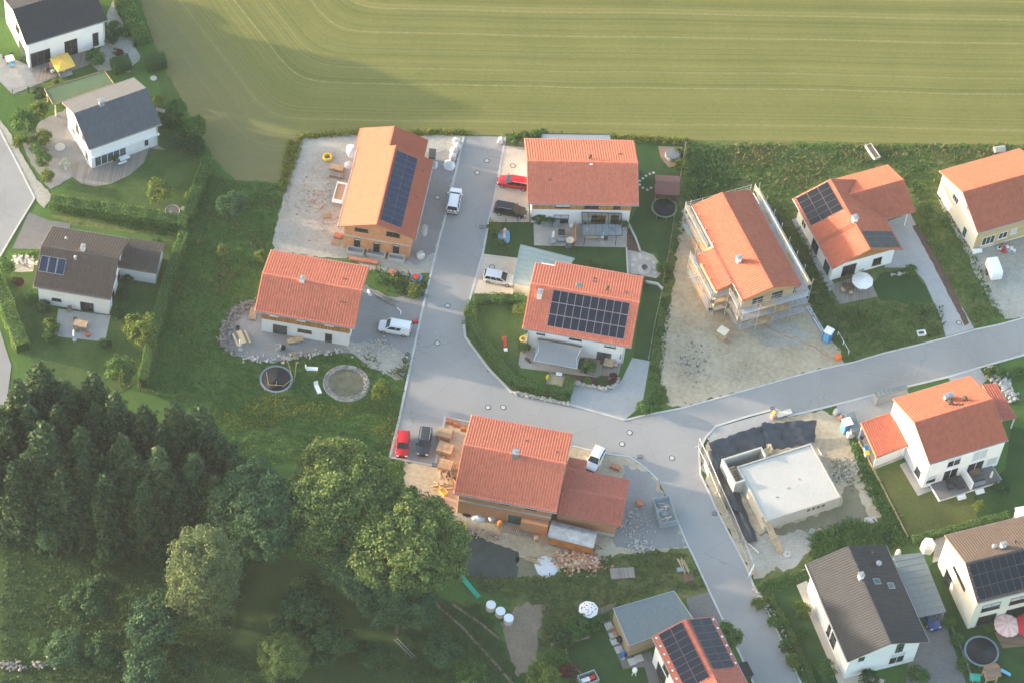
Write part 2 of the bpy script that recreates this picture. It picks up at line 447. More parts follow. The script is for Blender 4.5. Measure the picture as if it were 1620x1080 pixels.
# -- ground materials
G_BASE = mottled('grassland', [(.034, .086, .019), (.052, .116, .024), (.074, .140, .032), (.102, .148, .044)], .12, 2.5, bs=.9, bd=.12, bscale=5)
G_WEED = mottled('rough weedy ground', [(.040, .072, .020), (.066, .108, .027), (.105, .140, .038), (.15, .155, .055), (.20, .175, .08)], .35, 2.0, bs=1.0, bd=.25, bscale=2.2, w=(.36, .64))
G_LAWN = mottled('mown lawn', [(.030, .064, .016), (.046, .090, .022), (.068, .108, .030), (.09, .118, .040)], .3, 3, bs=.6, bd=.05, bscale=9, w=(.37, .63))
G_LAWND = mottled('deep green lawn', [(.020, .052, .015), (.032, .073, .020), (.048, .092, .026)], .3, 3, bs=.6, bd=.05, bscale=9, w=(.37, .63))
G_LAWNY = mottled('dry lawn', [(.060, .082, .022), (.090, .105, .030), (.125, .125, .042)], .25, 2.5, bs=.6, bd=.05, bscale=9, w=(.37, .63))
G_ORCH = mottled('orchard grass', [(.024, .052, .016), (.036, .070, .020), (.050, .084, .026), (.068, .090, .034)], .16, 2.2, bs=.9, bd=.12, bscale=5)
G_GRAVW = mottled('pale crushed gravel', [(.22, .207, .170), (.305, .292, .250), (.385, .372, .326), (.46, .447, .40)], .22, 2.2, bs=.6, bd=.05, bscale=9)
G_GRAVG = mottled('grey gravel', [(.19, .185, .18), (.25, .245, .24), (.31, .305, .30)], .3, 3.5, bs=.5, bd=.04, bscale=10)
G_GRAVB = mottled('beige site ground', [(.275, .215, .138), (.37, .305, .208), (.45, .38, .275), (.51, .445, .345)], .20, 1.6, bs=.6, bd=.06, bscale=7)
G_SOIL = mottled('bare soil', [(.16, .115, .078), (.225, .172, .122), (.30, .24, .18)], .5, 3, bs=.6, bd=.06)
G_SAND = mottled('yellow sand', [(.36, .29, .17), (.45, .37, .23), (.52, .44, .30)], .5, 3, bs=.4, bd=.04)
G_CLAY = mottled('greenish clay', [(.12, .12, .075), (.18, .17, .11), (.24, .215, .15)], .4, 2.5, bs=.5, bd=.05)
G_BARK = mottled('bark mulch', [(.07, .042, .032), (.11, .068, .05), (.16, .10, .075)], 1, 6, bs=.7, bd=.04)
G_PAVEC = brickmat('cream paving', (.534, .460, .368), (.570, .497, .405), (.405, .350, .285), .4, .2, axis='XY')
G_PAVEG = brickmat('light grey paving', (.361, .361, .353), (.394, .394, .385), (.279, .279, .271), .4, .2, axis='XY')
G_PAVED = brickmat('dark grey paving', (.16, .155, .15), (.19, .185, .18), (.11, .11, .105), .4, .2, axis='XY')
G_PAVEB = brickmat('beige grey flagstones', (.37, .34, .30), (.42, .39, .35), (.27, .25, .22), .8, .8, axis='XY')
G_SLATE = brickmat('grey stone flags', (.24, .25, .25), (.31, .31, .30), (.18, .18, .18), 1.4, .9, axis='XY')
def roadmat():
    mm, nt, b = _new('asphalt')
    a = noise_n(nt, .12, 5, .6); c = noise_n(nt, 6, 6, .8); s = noise_n(nt, .9, 5, .7, dist=.6)
    base = ramp(nt, mathn(nt, 'ADD', mathn(nt, 'MULTIPLY', a, .6), mathn(nt, 'MULTIPLY', c, .4)), [(.3, (.232, .230, .226)), (.5, (.272, .269, .263)), (.7, (.312, .307, .298))])
    base = mixc(nt, maprange(nt, s, .54, .74, 0, .5), base, (.35, .325, .285))
    base = mixc(nt, maprange(nt, noise_n(nt, .5, 6, .75), .62, .72, 0, .35), base, (.19, .19, .195))
    vo = N(nt, 'ShaderNodeTexVoronoi', feature='DISTANCE_TO_EDGE'); vo.inputs['Scale'].default_value = .11
    va = N(nt, 'ShaderNodeVectorMath', operation='ADD'); nz_ = N(nt, 'ShaderNodeTexNoise'); nz_.inputs['Scale'].default_value = .6; nt.links.new(pos(nt), nz_.inputs['Vector']); nt.links.new(pos(nt), va.inputs[0]); nt.links.new(nz_.outputs['Color'], va.inputs[1]); nt.links.new(va.outputs[0], vo.inputs['Vector'])
    base = mixc(nt, maprange(nt, vo.outputs['Distance'], .0, .006, .5, 0), base, (.15, .15, .155))
    base = mixc(nt, maprange(nt, noise_n(nt, .045, 3, .5), .50, .53, 0, .22), base, (.33, .33, .325))
    nt.links.new(base, b.inputs['Base Color']); b.inputs['Roughness'].default_value = .85; b.inputs['Specular IOR Level'].default_value = .25
    bump(nt, b, c, .15, .01); MATS['asphalt'] = mm; return mm
ROAD = roadmat()
KERB = mottled('kerb concrete', [(.38, .37, .35), (.48, .47, .45), (.56, .55, .53)], .6, 4, bs=.2, bd=.01)

def fieldmat():
    mm, nt, b = _new('mown meadow')
    p = pos(nt)
    def dist(o, d):           # signed distance from a line through o along d, shader side
        n = Vector((-d.y, d.x, 0)).normalized()
        vm = N(nt, 'ShaderNodeVectorMath', operation='DOT_PRODUCT'); nt.links.new(p, vm.inputs[0]); vm.inputs[1].default_value = n
        return mathn(nt, 'SUBTRACT', vm.outputs['Value'], n.dot(o))
    d1 = dist(g(1000, 220), g(1620, 229)-g(1000, 220))
    d2 = dist(g(400, 200), g(250, 0)-g(400, 200))
    d2 = mathn(nt, 'MULTIPLY', d2, -1.0)
    wob = mathn(nt, 'MULTIPLY', mathn(nt, 'SUBTRACT', noise_n(nt, .03, 2), .5), 1.2)
    s = mathn(nt, 'ADD', mathn(nt, 'SMOOTH_MIN', d1, d2, 6.0), wob)
    def n1(sc, det=2):
        n = N(nt, 'ShaderNodeTexNoise', noise_dimensions='1D'); n.inputs['Scale'].default_value = sc; n.inputs['Detail'].default_value = det
        nt.links.new(s, n.inputs['W']); return n.outputs['Fac']
    f = mathn(nt, 'ADD', mathn(nt, 'MULTIPLY', n1(.55, 5), .34), mathn(nt, 'MULTIPLY', noise_n(nt, .10, 4), .22))
    f = mathn(nt, 'ADD', f, mathn(nt, 'ADD', mathn(nt, 'MULTIPLY', noise_n(nt, 1.6, 6, .8), .30), mathn(nt, 'MULTIPLY', noise_n(nt, 5.5, 4, .9), .24)))
    f = mathn(nt, 'ADD', f, mathn(nt, 'SUBTRACT', mathn(nt, 'MULTIPLY', mathn(nt, 'SUBTRACT', n1(3.2, 3), .5), .26), .06))
    c = ramp(nt, f, [(.30, (.104, .116, .036)), (.45, (.146, .152, .046)), (.56, (.180, .178, .058)), (.72, (.235, .215, .084))])
    # pale swath lines of dry cut grass
    sw = maprange(nt, mathn(nt, 'ABSOLUTE', mathn(nt, 'SUBTRACT', mathn(nt, 'FRACT', mathn(nt, 'ADD', mathn(nt, 'MULTIPLY', s, .21), mathn(nt, 'MULTIPLY', n1(.11, 2), 3.0))), .5)), .0, .045, 1.0, 0.0)
    sw = mathn(nt, 'MULTIPLY', sw, maprange(nt, noise_n(nt, 1.4, 5, .75), .36, .60, .08, .8))
    c = mixc(nt, sw, c, (.29, .265, .13))
    # worn brownish headland along the left edge
    hd = maprange(nt, mathn(nt, 'ADD', d2, mathn(nt, 'MULTIPLY', noise_n(nt, .2, 4), 8.0)), 3, 11, .75, 0)
    c = mixc(nt, hd, c, mixc(nt, noise_n(nt, 1.2, 5, .7), (.125, .125, .055), (.195, .175, .085)))
    nt.links.new(c, b.inputs['Base Color']); b.inputs['Roughness'].default_value = .9; b.inputs['Specular IOR Level'].default_value = .1
    bump(nt, b, mathn(nt, 'ADD', noise_n(nt, 4, 6, .8), n1(1.1, 3)), .8, .10)
    MATS['field'] = mm; return mm
FIELD = fieldmat()

o = sheet('ground', None, 0, G_BASE, world=[(-450, -410), (450, -410), (450, 700), (-450, 700)])
sheet('field', [(478, 216), (740, 213), (815, 216), (1090, 226), (1300, 227), (1620, 229), (2500, 236), (2700, -900), (-300, -900), (190, -60), (222, 0), (240, 60), (262, 112), (300, 180), (338, 250), (372, 285), (440, 290), (462, 250)], .02, FIELD, .12)
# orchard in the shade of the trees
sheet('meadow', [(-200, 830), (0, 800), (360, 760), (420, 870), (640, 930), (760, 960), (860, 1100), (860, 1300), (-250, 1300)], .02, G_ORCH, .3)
# -- roads
ROADPX = [(734, 216), (800, 217), (790, 270), (782, 315), (774, 347), (764, 401), (750, 450), (741, 482), (734, 514), (736, 534), (774, 585), (809, 620), (902, 639), (988, 664.5), (1013, 658), (1080, 645), (1207, 609.5), (1264, 593), (1304, 583), (1350, 573), (1397, 559), (1494, 535.5), (1543, 521.5), (1580, 514), (1620, 503), (1800, 455),
 (1800, 512), (1614, 563), (1550, 581), (1500, 596), (1434, 611.5), (1378, 625.5), (1302, 645), (1247, 658), (1227, 646.5), (1180, 659), (1132, 674), (1116, 692), (1106, 712), (1108, 750), (1123, 781), (1131, 800), (1147, 832), (1183, 901), (1192, 926), (1223, 983), (1267, 1080), (1310, 1170), (1240, 1170), (1192, 1080), (1170, 1033), (1147, 987), (1123, 937), (1097, 880), (1087, 860), (1070, 820), (1052, 780), (1041, 759), (1023, 741), (996, 722), (957, 717), (905, 705), (860, 694), (745, 668), (704, 659), (688, 736.5), (616.6, 723), (628, 672), (632, 660), (650, 574), (666, 500), (681, 436), (697, 370), (701, 358)]
sheet('road', ROADPX, .035, ROAD)
sheet('road', [(-60, 110), (0, 207), (33, 270), (55, 314), (28, 358), (0, 406), (-60, 500)], .035, ROAD)
sheet('road', [(-60, 480), (0, 522), (18, 578), (10, 640), (-60, 640)], .035, ROAD)
K = [('l', [(734, 216), (701, 358), (697, 370), (681, 436), (666, 500), (650, 574), (632, 660), (616.6, 723)]),
     ('p', [(616.6, 723), (688, 736.5)]), ('q', [(688, 736.5), (704, 659), (745, 668)]),
     ('r', [(800, 217), (790, 270), (782, 315), (774, 347), (764, 401), (750, 450), (741, 482)]),
     ('s', [(905, 705), (957, 717), (996, 722), (1023, 741), (1041, 759)]), ('t', [(1070, 820), (1087, 860), (1097, 880), (1123, 937), (1147, 987), (1170, 1033), (1192, 1080), (1240, 1170)]),
     ('u', [(1106, 712), (1108, 750), (1123, 781), (1131, 800), (1147, 832), (1183, 901), (1192, 926), (1223, 983), (1267, 1080), (1310, 1170)]),
     ('v', [(1106, 712), (1116, 692), (1132, 674), (1180, 659), (1227, 646.5), (1247, 658), (1302, 645), (1378, 625.5), (1434, 611.5), (1500, 596), (1550, 581), (1614, 563), (1800, 512)]),
     ('w', [(988, 664.5), (1013, 658), (1080, 645), (1207, 609.5), (1264, 593), (1304, 583), (1350, 573), (1397, 559), (1494, 535.5), (1543, 521.5), (1580, 514), (1620, 503), (1800, 455)]),
     ('x', [(-60, 110), (0, 207), (33, 270), (55, 314), (28, 358), (0, 406)])]
for nm, line in K:
    strip('kerb', line, .30 if nm in 'lrv' else .24, .0, .085, KERB)
# low retaining edge round the corner garden
strip('kerb', [(734, 514), (736, 534), (774, 585), (809, 620), (902, 640), (988, 664.5)], .35, 0, .16, CONC)

# -- yards, drives, paths
sheet('rough_ground', [(1086, 228), (1300, 228), (1620, 230), (1750, 232), (1750, 300), (1640, 480), (1494, 534), (1350, 572), (1300, 560), (1080, 640), (1046, 640), (1030, 570), (1050, 440), (1075, 300)], .012, G_WEED, .2)
sheet('rough_ground', [(740, 905), (880, 905), (960, 878), (1090, 868), (1124, 937), (1085, 945), (900, 1012), (850, 1045), (800, 950)], .028, G_WEED, .2)
sheet('rough_ground', [(1290, 840), (1400, 815), (1442, 856), (1400, 880), (1280, 900), (1195, 925)], .026, G_WEED, .2)
sheet('gravel_yard', [(478, 217), (562, 214), (690, 214), (734, 216), (701, 358), (697, 370), (682, 432), (640, 436), (585, 428), (560, 412), (430, 398), (432, 380), (447, 312), (462, 262)], .025, G_GRAVW, .15)
sheet('gravel_yard', [(658, 250), (725, 235), (700, 360), (690, 400), (655, 420), (630, 412), (662, 330)], .03, G_GRAVG, .2)
sheet('gravel_yard', [(400, 480), (382, 484), (362, 500), (351, 525), (351, 546), (370, 561), (400, 570), (440, 572), (462, 565), (520, 556), (560, 560), (600, 585), (636, 600), (650, 572), (660, 525), (676, 455), (640, 468), (610, 470), (580, 450), (570, 455)], .025, G_GRAVG, .12)
sheet('gravel_yard', [(540, 545), (600, 540), (640, 560), (632, 600), (580, 580)], .03, G_GRAVW, .2)
sheet('driveway', [(798, 231), (832, 234), (838, 352), (774, 352), (782, 315), (790, 270)], .05, G_PAVEC)
sheet('driveway', [(800, 217), (834, 220), (832, 234), (798, 231)], .05, G_SOIL, .05)
sheet('driveway', [(763.7, 402), (830, 410), (812, 470), (830, 480), (748, 468), (750, 450)], .05, G_PAVEC)
sheet('lawn', [(775, 353), (846, 352), (846, 388), (990, 392), (993, 434), (905, 425), (820, 412), (764, 400)], .045, G_LAWND, .04)
sheet('lawn', [(1006, 226), (1082, 230), (1075, 300), (1062, 370), (1048, 450), (1040, 510), (1028, 570), (1003, 568), (1005, 545), (1020, 440), (1046, 440), (1040, 400), (1000, 400), (992, 360), (1008, 330)], .045, G_LAWND, .04)
sheet('lawn', [(752, 482), (835, 482), (825, 560), (820, 592), (895, 618), (890, 628), (810, 612), (776, 580), (746, 530), (745, 505)], .045, G_LAWN, .04)
sheet('terrace', [(844, 354), (996, 353), (991, 392), (845, 389)], .065, G_PAVEB)
sheet('terrace', [(820, 575), (828, 530), (842, 525), (985, 570), (974, 605), (905, 592), (824, 582)], .065, G_PAVEB)
sheet('terrace', [(930, 560), (985, 570), (974, 603), (925, 592)], .085, W_DECK)
sheet('driveway', [(905, 604), (975, 612), (984, 600), (1000, 566), (1028, 571), (1016, 640), (988, 664), (902, 639)], .05, G_PAVEG)
sheet('flower_bed', [(905, 592), (975, 600), (972, 612), (955, 616), (906, 606)], .08, G_BARK, .03)
sheet('path', [(992, 392), (1018, 398), (1034, 404), (1045, 420), (1045, 434), (1038, 441), (994, 432)], .06, G_PAVEB, .03)
sheet('path', [(1041, 232), (1080, 233), (1073, 262), (1058, 266), (1045, 250)], .06, W_DECKB)
# building site round the scaffolded house
sheet('building_site', [(1082, 330), (1100, 330), (1130, 470), (1180, 500), (1270, 470), (1300, 520), (1330, 560), (1337, 576), (1264, 593), (1207, 609.5), (1080, 644), (1056, 640), (1046, 600), (1048, 540), (1062, 470), (1070, 400)], .025, G_GRAVB, .25)
sheet('building_site', [(1150, 505), (1240, 498), (1285, 530), (1270, 550), (1205, 545)], .03, G_GRAVW, .45)
# house with the white parasol
sheet('driveway', [(1406, 350), (1440, 338), (1470, 400), (1510, 465), (1541, 520), (1496, 533), (1487, 500), (1462, 445), (1443, 424), (1400, 424), (1395, 400)], .05, G_PAVEG)
sheet('path', [(1252, 348), (1262, 345), (1322, 455), (1312, 462)], .05, G_PAVEG)
sheet('terrace', [(1312, 452), (1372, 432), (1388, 470), (1328, 482)], .10, W_DECK)
sheet('flower_bed', [(1443, 358), (1452, 356), (1500, 440), (1533, 512), (1526, 516), (1490, 445)], .055, G_BARK, .05)
sheet('lawn', [(1395, 432), (1440, 426), (1462, 450), (1475, 480), (1392, 475), (1380, 452)], .04, G_LAWND, .1)
# far right yard
sheet('gravel_yard', [(1482, 312), (1496, 310), (1548, 392), (1640, 370), (1700, 440), (1620, 503), (1590, 505), (1566, 478), (1540, 430), (1520, 380)], .025, G_GRAVW, .15)
# house under construction, lower middle
sheet('gravel_yard', [(640, 728), (688, 737), (704, 660), (745, 668), (860, 694), (905, 705), (957, 717), (996, 722), (1023, 741), (1041, 759), (1070, 820), (1090, 866), (1040, 878), (960, 888), (900, 890), (880, 905), (800, 892), (740, 860), (700, 830), (640, 780)], .022, G_GRAVB, .2)
sheet('gravel_yard', [(985, 735), (1030, 750), (1055, 800), (1085, 860), (1030, 870), (975, 865), (960, 840), (990, 790)], .028, G_GRAVG, .25)
sheet('tarpaulin_ground', [(700, 850), (740, 838), (770, 855), (820, 872), (818, 912), (760, 916), (715, 900)], .035, TARPD, .1)
sheet('sand_patch', [(818, 880), (850, 884), (868, 908), (818, 913)], .035, G_CLAY, .12)
sheet('dirt_track', [(790, 985), (835, 950), (870, 958), (850, 1000), (850, 1045), (820, 1070), (805, 1030)], .03, G_SOIL, .2)
strip('dirt_track', [(690, 955), (735, 995), (780, 1045), (815, 1085)], .35, 0, .032, G_SOIL)
strip('dirt_track', [(716, 955), (760, 985), (790, 1010)], .35, 0, .032, G_SOIL)
# basement pit plot
sheet('building_site', [(1247, 659), (1300, 648), (1330, 660), (1355, 730), (1395, 815), (1385, 840), (1300, 850), (1280, 900), (1192, 915), (1147, 832), (1120, 775), (1108, 720), (1130, 690), (1225, 665)], .022, G_GRAVB, .2)
sheet('building_site', [(1148, 800), (1200, 845), (1330, 800), (1335, 770), (1350, 765), (1375, 820), (1290, 840), (1210, 850)], .027, G_CLAY, .2)
sheet('building_site', [(1170, 850), (1290, 836), (1295, 860), (1260, 895), (1200, 905)], .030, G_GRAVW, .3)
sheet('pavement', [(1132, 676), (1228, 649), (1245, 658), (1180, 681), (1128, 699), (1118, 694)], .045, G_PAVEG)
# white semi-detached house
sheet('driveway', [(1322, 640), (1434, 612), (1442, 640), (1392, 660), (1360, 700), (1330, 660)], .05, G_PAVEG)
sheet('driveway', [(1500, 597), (1550, 582), (1562, 600), (1540, 620), (1510, 612)], .05, G_PAVEG)
sheet('terrace', [(1360, 690), (1432, 690), (1440, 720), (1384, 742)], .05, G_PAVEB)
sheet('path', [(1423, 735), (1432, 730), (1465, 768), (1476, 775), (1452, 784)], .05, G_PAVEB)
sheet('lawn', [(1388, 744), (1424, 735), (1452, 784), (1475, 780), (1600, 740), (1640, 760), (1640, 805), (1595, 818), (1440, 856)], .04, G_LAWNY)
sheet('lawn', [(1540, 786), (1590, 742), (1600, 672), (1650, 690), (1650, 805), (1595, 818), (1548, 830)], .045, G_LAWND)
# dark roofed house, lower right
sheet('lawn', [(1205, 930), (1275, 900), (1300, 1000), (1330, 1090), (1290, 1100), (1240, 1000)], .04, G_LAWND)
sheet('path', [(1260, 925), (1276, 918), (1350, 1060), (1400, 1075), (1395, 1085), (1330, 1090)], .05, G_PAVEC)
sheet('driveway', [(1440, 1010), (1490, 970), (1530, 1085), (1535, 1110), (1430, 1110)], .05, G_PAVED)
sheet('lawn', [(1470, 895), (1495, 880), (1560, 1000), (1640, 985), (1640, 1120), (1535, 1120), (1490, 985)], .04, G_LAWND)
sheet('terrace', [(1480, 850), (1500, 845), (1510, 880), (1475, 890)], .05, G_PAVEB)
# bottom house
sheet('driveway', [(1085, 945), (1122, 936), (1147, 987), (1100, 1000)], .05, G_PAVED)
sheet('lawn', [(900, 1010), (962, 968), (985, 1060), (1030, 1050), (1040, 1100), (900, 1100)], .04, G_LAWND)
sheet('path', [(955, 985), (965, 980), (1000, 1040), (1030, 1030), (1046, 1090), (1030, 1095), (1020, 1055), (985, 1056)], .05, G_PAVED)
# left gardens
sheet('lawn', [(105, 300), (118, 285), (180, 292), (240, 232), (262, 190), (248, 120), (268, 122), (300, 190), (325, 240), (325, 262), (298, 345), (190, 330), (100, 318)], .04, G_LAWN, .06)
sheet('lawn', [(25, 430), (60, 425), (60, 480), (100, 500), (180, 495), (215, 400), (240, 385), (290, 378), (228, 600), (150, 640), (60, 600), (30, 500)], .04, G_LAWN, .08)
sheet('driveway', [(46, 336), (76, 349), (112, 354), (100, 396), (20, 394)], .05, G_PAVED)
sheet('flower_bed', [(76, 340), (150, 347), (290, 368), (286, 378), (240, 374), (112, 356)], .045, G_WEED, .06)
sheet('gravel_yard', [(60, 195), (110, 170), (150, 262), (112, 282), (80, 300), (50, 262), (35, 225)], .035, G_GRAVG, .1)
sheet('gravel_yard', [(0, 190), (12, 205), (58, 285), (84, 310), (70, 330), (58, 318), (33, 270), (0, 207)], .045, G_GRAVW, .06)
sheet('gravel_yard', [(125, 95), (168, 70), (170, 20), (180, 0), (200, 40), (222, 90), (205, 115), (150, 108)], .035, G_GRAVW, .12)
sheet('terrace', [(-40, 70), (46, 104), (95, 100), (125, 90), (100, 118), (20, 150), (-40, 90)], .05, G_SLATE)
sheet('terrace', [(45, 106), (120, 82), (150, 86), (140, 104), (58, 132)], .07, W_DECK)
dk = [(113, 268), (118, 255), (141, 264), (250, 231), (262, 238), (236, 236), (228, 258), (205, 278), (175, 292), (150, 296), (128, 291), (115, 281)]
sheet('terrace', dk, .08, W_DECK)
sheet('terrace', [(92, 489), (175, 500), (166, 541), (86, 532)], .06, G_PAVEG)
sheet('path', [(200, 415), (237, 420), (234, 434), (200, 432)], .05, G_PAVED)
sheet('gravel_yard', [(20, 405), (55, 405), (52, 430), (20, 430)], .045, G_GRAVW, .1)

# ================================================================== houses
def tile_patch(x0, x1, d0, d1, side, zr, slope, colw=.36, course=.37, amp=.10, step=.035, yr=0.0):
    """real pantile relief on one roof slope; local ridge along x at y=yr; d = plan distance from the ridge"""
    sgn = 1 if side == 'a' else -1
    nc = max(1, round((x1-x0)/colw)); cw = (x1-x0)/nc
    t = np.array([0, .30, .46, .62]); prof = np.array([0, .95, 1.0, .03])
    xs = np.concatenate([x0+(i+t)*cw for i in range(nc)]+[[x1]]); hp = np.concatenate([prof]*nc+[[0]])*amp
    cs = math.cos(math.atan(slope)); nr = max(1, round((d1-d0)/(course*cs))); dr = (d1-d0)/nr
    ds = []; hs = []
    for j in range(nr):
        ds += [d0+j*dr, d0+(j+1)*dr]; hs += [0.0, step]
    ds = np.array(ds); hs = np.array(hs)
    X, D = np.meshgrid(xs, ds); Hh = hp[None, :]+hs[:, None]
    Z = zr-slope*D+Hh
    V = np.stack([X, yr+sgn*D, Z], -1).reshape(-1, 3)
    nx = len(xs); ny = len(ds)
    i, j = np.meshgrid(np.arange(nx-1), np.arange(ny-1)); k = (j*nx+i).ravel()
    F = np.stack([k, k+1, k+1+nx, k+nx], -1)
    if sgn < 0: F = F[:, ::-1]
    return V, F
def join(parts):
    Vs = []; Fs = []; b = 0
    for V, F in parts: Vs.append(V); Fs.append(F+b); b += len(V)
    return np.concatenate(Vs), np.concatenate(Fs)

class House:
    def __init__(s, name, label, x, y, a, L, Wa, Wb, zr, slope, wall, roof, oe=.7, og=.7, cat='house', patches=None, tiles=True, face=W_FACE, plinth=None, colw=.36, base=0.0, wall_cut=None):
        s.x, s.y, s.a, s.L, s.Wa, s.Wb, s.zr, s.sl, s.oe, s.og = x, y, R(a), L, Wa, Wb, zr, slope, oe, og
        s.root = thing(name, label, cat, (x, y, 0), s.a)
        s.hx = L/2-og; s.ya = Wa-oe; s.yb = -(Wb-oe); s.M = Matrix.Translation((x, y, 0)) @ Matrix.Rotation(s.a, 4, 'Z'); s.Mi = s.M.inverted()
        # walls: gabled block closed up to the underside of the roof
        def zt(yy): return zr-slope*abs(yy)-.16
        prof = [(s.yb, base), (s.ya, base), (s.ya, zt(s.ya)), (0, zt(0)), (s.yb, zt(s.yb))]
        b = MB(); n = 5
        b._add([(-s.hx, p[0], p[1]) for p in prof]+[(s.hx, p[0], p[1]) for p in prof], [tuple(range(n)), tuple(range(2*n-1, n-1, -1))]+[(i, n+i, n+(i+1) % n, (i+1) % n) for i in range(n)])
        s.wall = b.build('wall', wall, s.root)
        # roof deck + tiles
        s.patches = patches or [('a', -L/2, L/2, 0, Wa), ('b', -L/2, L/2, 0, Wb)]
        b = MB()
        for sd, x0, x1, d0, d1 in s.patches: s.slab(b, sd, x0, x1, d0, d1, -.17, -.012)
        s.roof = b.build('roof', face, s.root)
        if tiles:
            V, F = join([tile_patch(x0, x1, d0, d1, sd, zr, slope, colw) for sd, x0, x1, d0, d1 in s.patches])
            o = obj('roof_tiles', npmesh('roof_tiles', V, F, roof), s.roof); o['kind'] = 'stuff'
            b = MB(); n = int(L/.4); e = L/n
            for i in range(n):
                xa = -L/2+i*e; b.tube((xa, 0, zr-.01), (xa+e*1.04, 0, zr+.0), .115, .125, 8)
            b.build('ridge_cap', roof, s.roof)
        else:
            b = MB()
            for sd, x0, x1, d0, d1 in s.patches: s.slab(b, sd, x0, x1, d0, d1, -.01, .03)
            b.build('roof_covering', roof, s.roof)
        # gutters
        for sd, W in (('a', Wa), ('b', Wb)):
            sg = 1 if sd == 'a' else -1; z = zr-slope*W-.06
            xs = [p for p in s.patches if p[0] == sd and abs(p[4]-W) < .01] or [(sd, -L/2, L/2, 0, W)]
            b = MB()
            for p in xs: b.tube((p[1], sg*(W+.05), z), (p[2], sg*(W+.05), z), .075, n=6)
            b.build('gutter', ZINC, s.root)
    def slab(s, b, sd, x0, x1, d0, d1, h0, h1, yr=0.0):
        sg = 1 if sd == 'a' else -1
        q = lambda x, d, h: (x, yr+sg*d, s.zr-s.sl*d+h)
        vs = [q(x0, d0, h0), q(x1, d0, h0), q(x1, d1, h0), q(x0, d1, h0), q(x0, d0, h1), q(x1, d0, h1), q(x1, d1, h1), q(x0, d1, h1)]
        fs = [(3, 2, 1, 0), (4, 5, 6, 7), (0, 1, 5, 4), (1, 2, 6, 5), (2, 3, 7, 6), (3, 0, 4, 7)]
        if sg < 0: fs = [f[::-1] for f in fs]
        b._add(vs, fs)
    # ---- survey on this house
    def hit(s, side, px):
        o, d = ray(*px); o = s.Mi @ o; d = s.Mi.to_3x3() @ d
        if side == 'a': t = (s.ya-o.y)/d.y
        elif side == 'b': t = (s.yb-o.y)/d.y
        elif side == 'e1': t = (s.hx-o.x)/d.x
        else: t = (-s.hx-o.x)/d.x
        p = o+d*t
        return (p.x if side in 'ab' else p.y), p.z
    def frame(s, side, u, z):
        """matrix whose x runs along the wall, y outwards, z up"""
        if side == 'b': M = Matrix.Translation((u, s.yb, z)) @ Matrix.Rotation(math.pi, 4, 'Z')
        elif side == 'a': M = Matrix.Translation((u, s.ya, z))
        elif side == 'e1': M = Matrix.Translation((s.hx, u, z)) @ Matrix.Rotation(-math.pi/2, 4, 'Z')
        else: M = Matrix.Translation((-s.hx, u, z)) @ Matrix.Rotation(math.pi/2, 4, 'Z')
        return M
    def win(s, side, u0, u1, z0, z1, n=2, fm=None, gm=None, name='window', sill=True, blind=0.0):
        fm = fm or FRAMEW; gm = gm or GLASS
        W, Hh = u1-u0, z1-z0
        M = s.frame(side, (u0+u1)/2, (z0+z1)/2)
        b = MB(); t = .07
        b.box(-W/2, W/2, 0, .05, Hh/2-t, Hh/2); b.box(-W/2, W/2, 0, .05, -Hh/2, -Hh/2+t)
        for i in range(n+1):
            xx = -W/2+(W-t)*i/n; b.box(xx, xx+t, 0, .048, -Hh/2+t, Hh/2-t)
        if sill and name == 'window': b.box(-W/2-.08, W/2+.08, 0, .14, -Hh/2-.06, -Hh/2-.003)
        o = b.build(name, fm, s.root); o.matrix_local = M
        b = MB()
        for i in range(n):
            a0 = -W/2+(W-t)*i/n+t; a1 = -W/2+(W-t)*(i+1)/n
            if blind < .95: b.box(a0, a1, .004, .02, -Hh/2+t, Hh/2-t-(Hh-2*t)*blind)
        if b.f: b.build('pane', gm, o)
        if blind > 0:
            b = MB(); b.box(-W/2+t, W/2-t, .01, .045, Hh/2-t-(Hh-2*t)*blind, Hh/2-t); b.build('blind', SHUT, o)
        return o
    def wpx(s, side, p, q, n=2, **kw):
        u0, z1 = s.hit(side, p); u1, z0 = s.hit(side, q)
        if kw.pop('door', False): z0 = .08
        return s.win(side, min(u0, u1), max(u0, u1), z0, z1, n, **kw)
    def band(s, side, z0, z1, mat, name='timber_cladding', u0=None, u1=None, th=.05):
        if side in 'ab':
            u0 = -s.hx-.02 if u0 is None else u0; u1 = s.hx+.02 if u1 is None else u1
        else:
            u0 = s.yb-.02 if u0 is None else u0; u1 = s.ya+.02 if u1 is None else u1
        b = MB(); b.box(-(u1-u0)/2, (u1-u0)/2, -.02, th, z0, z1)
        o = b.build(name, mat, s.root); o.matrix_local = s.frame(side, (u0+u1)/2, 0); return o
    def gable_band(s, side, z0, mat, name='timber_cladding', th=.05):
        sg = 1 if side == 'e1' else -1
        zt = lambda yy: s.zr-s.sl*abs(yy)-.17
        ys = [s.yb, s.ya]
        pr = [(ys[0], z0), (ys[1], z0), (ys[1], max(z0+.01, zt(ys[1]))), (0, zt(0)), (ys[0], max(z0+.01, zt(ys[0])))]
        xa, xb = sg*(s.hx-.02), sg*(s.hx+th); n = 5
        b = MB(); b._add([(xa, p[0], p[1]) for p in pr]+[(xb, p[0], p[1]) for p in pr], [tuple(range(n)), tuple(range(2*n-1, n-1, -1))]+[(i, n+i, n+(i+1) % n, (i+1) % n) for i in range(n)])
        return b.build(name, mat, s.root)
    # ---- on the roof
    def rmat(s, side, x, d, h=0.0):
        sg = 1 if side == 'a' else -1
        an = math.atan(s.sl)*(-sg)
        return Matrix.Translation((x, sg*d, s.zr-s.sl*d+h)) @ Matrix.Rotation(an, 4, 'X')
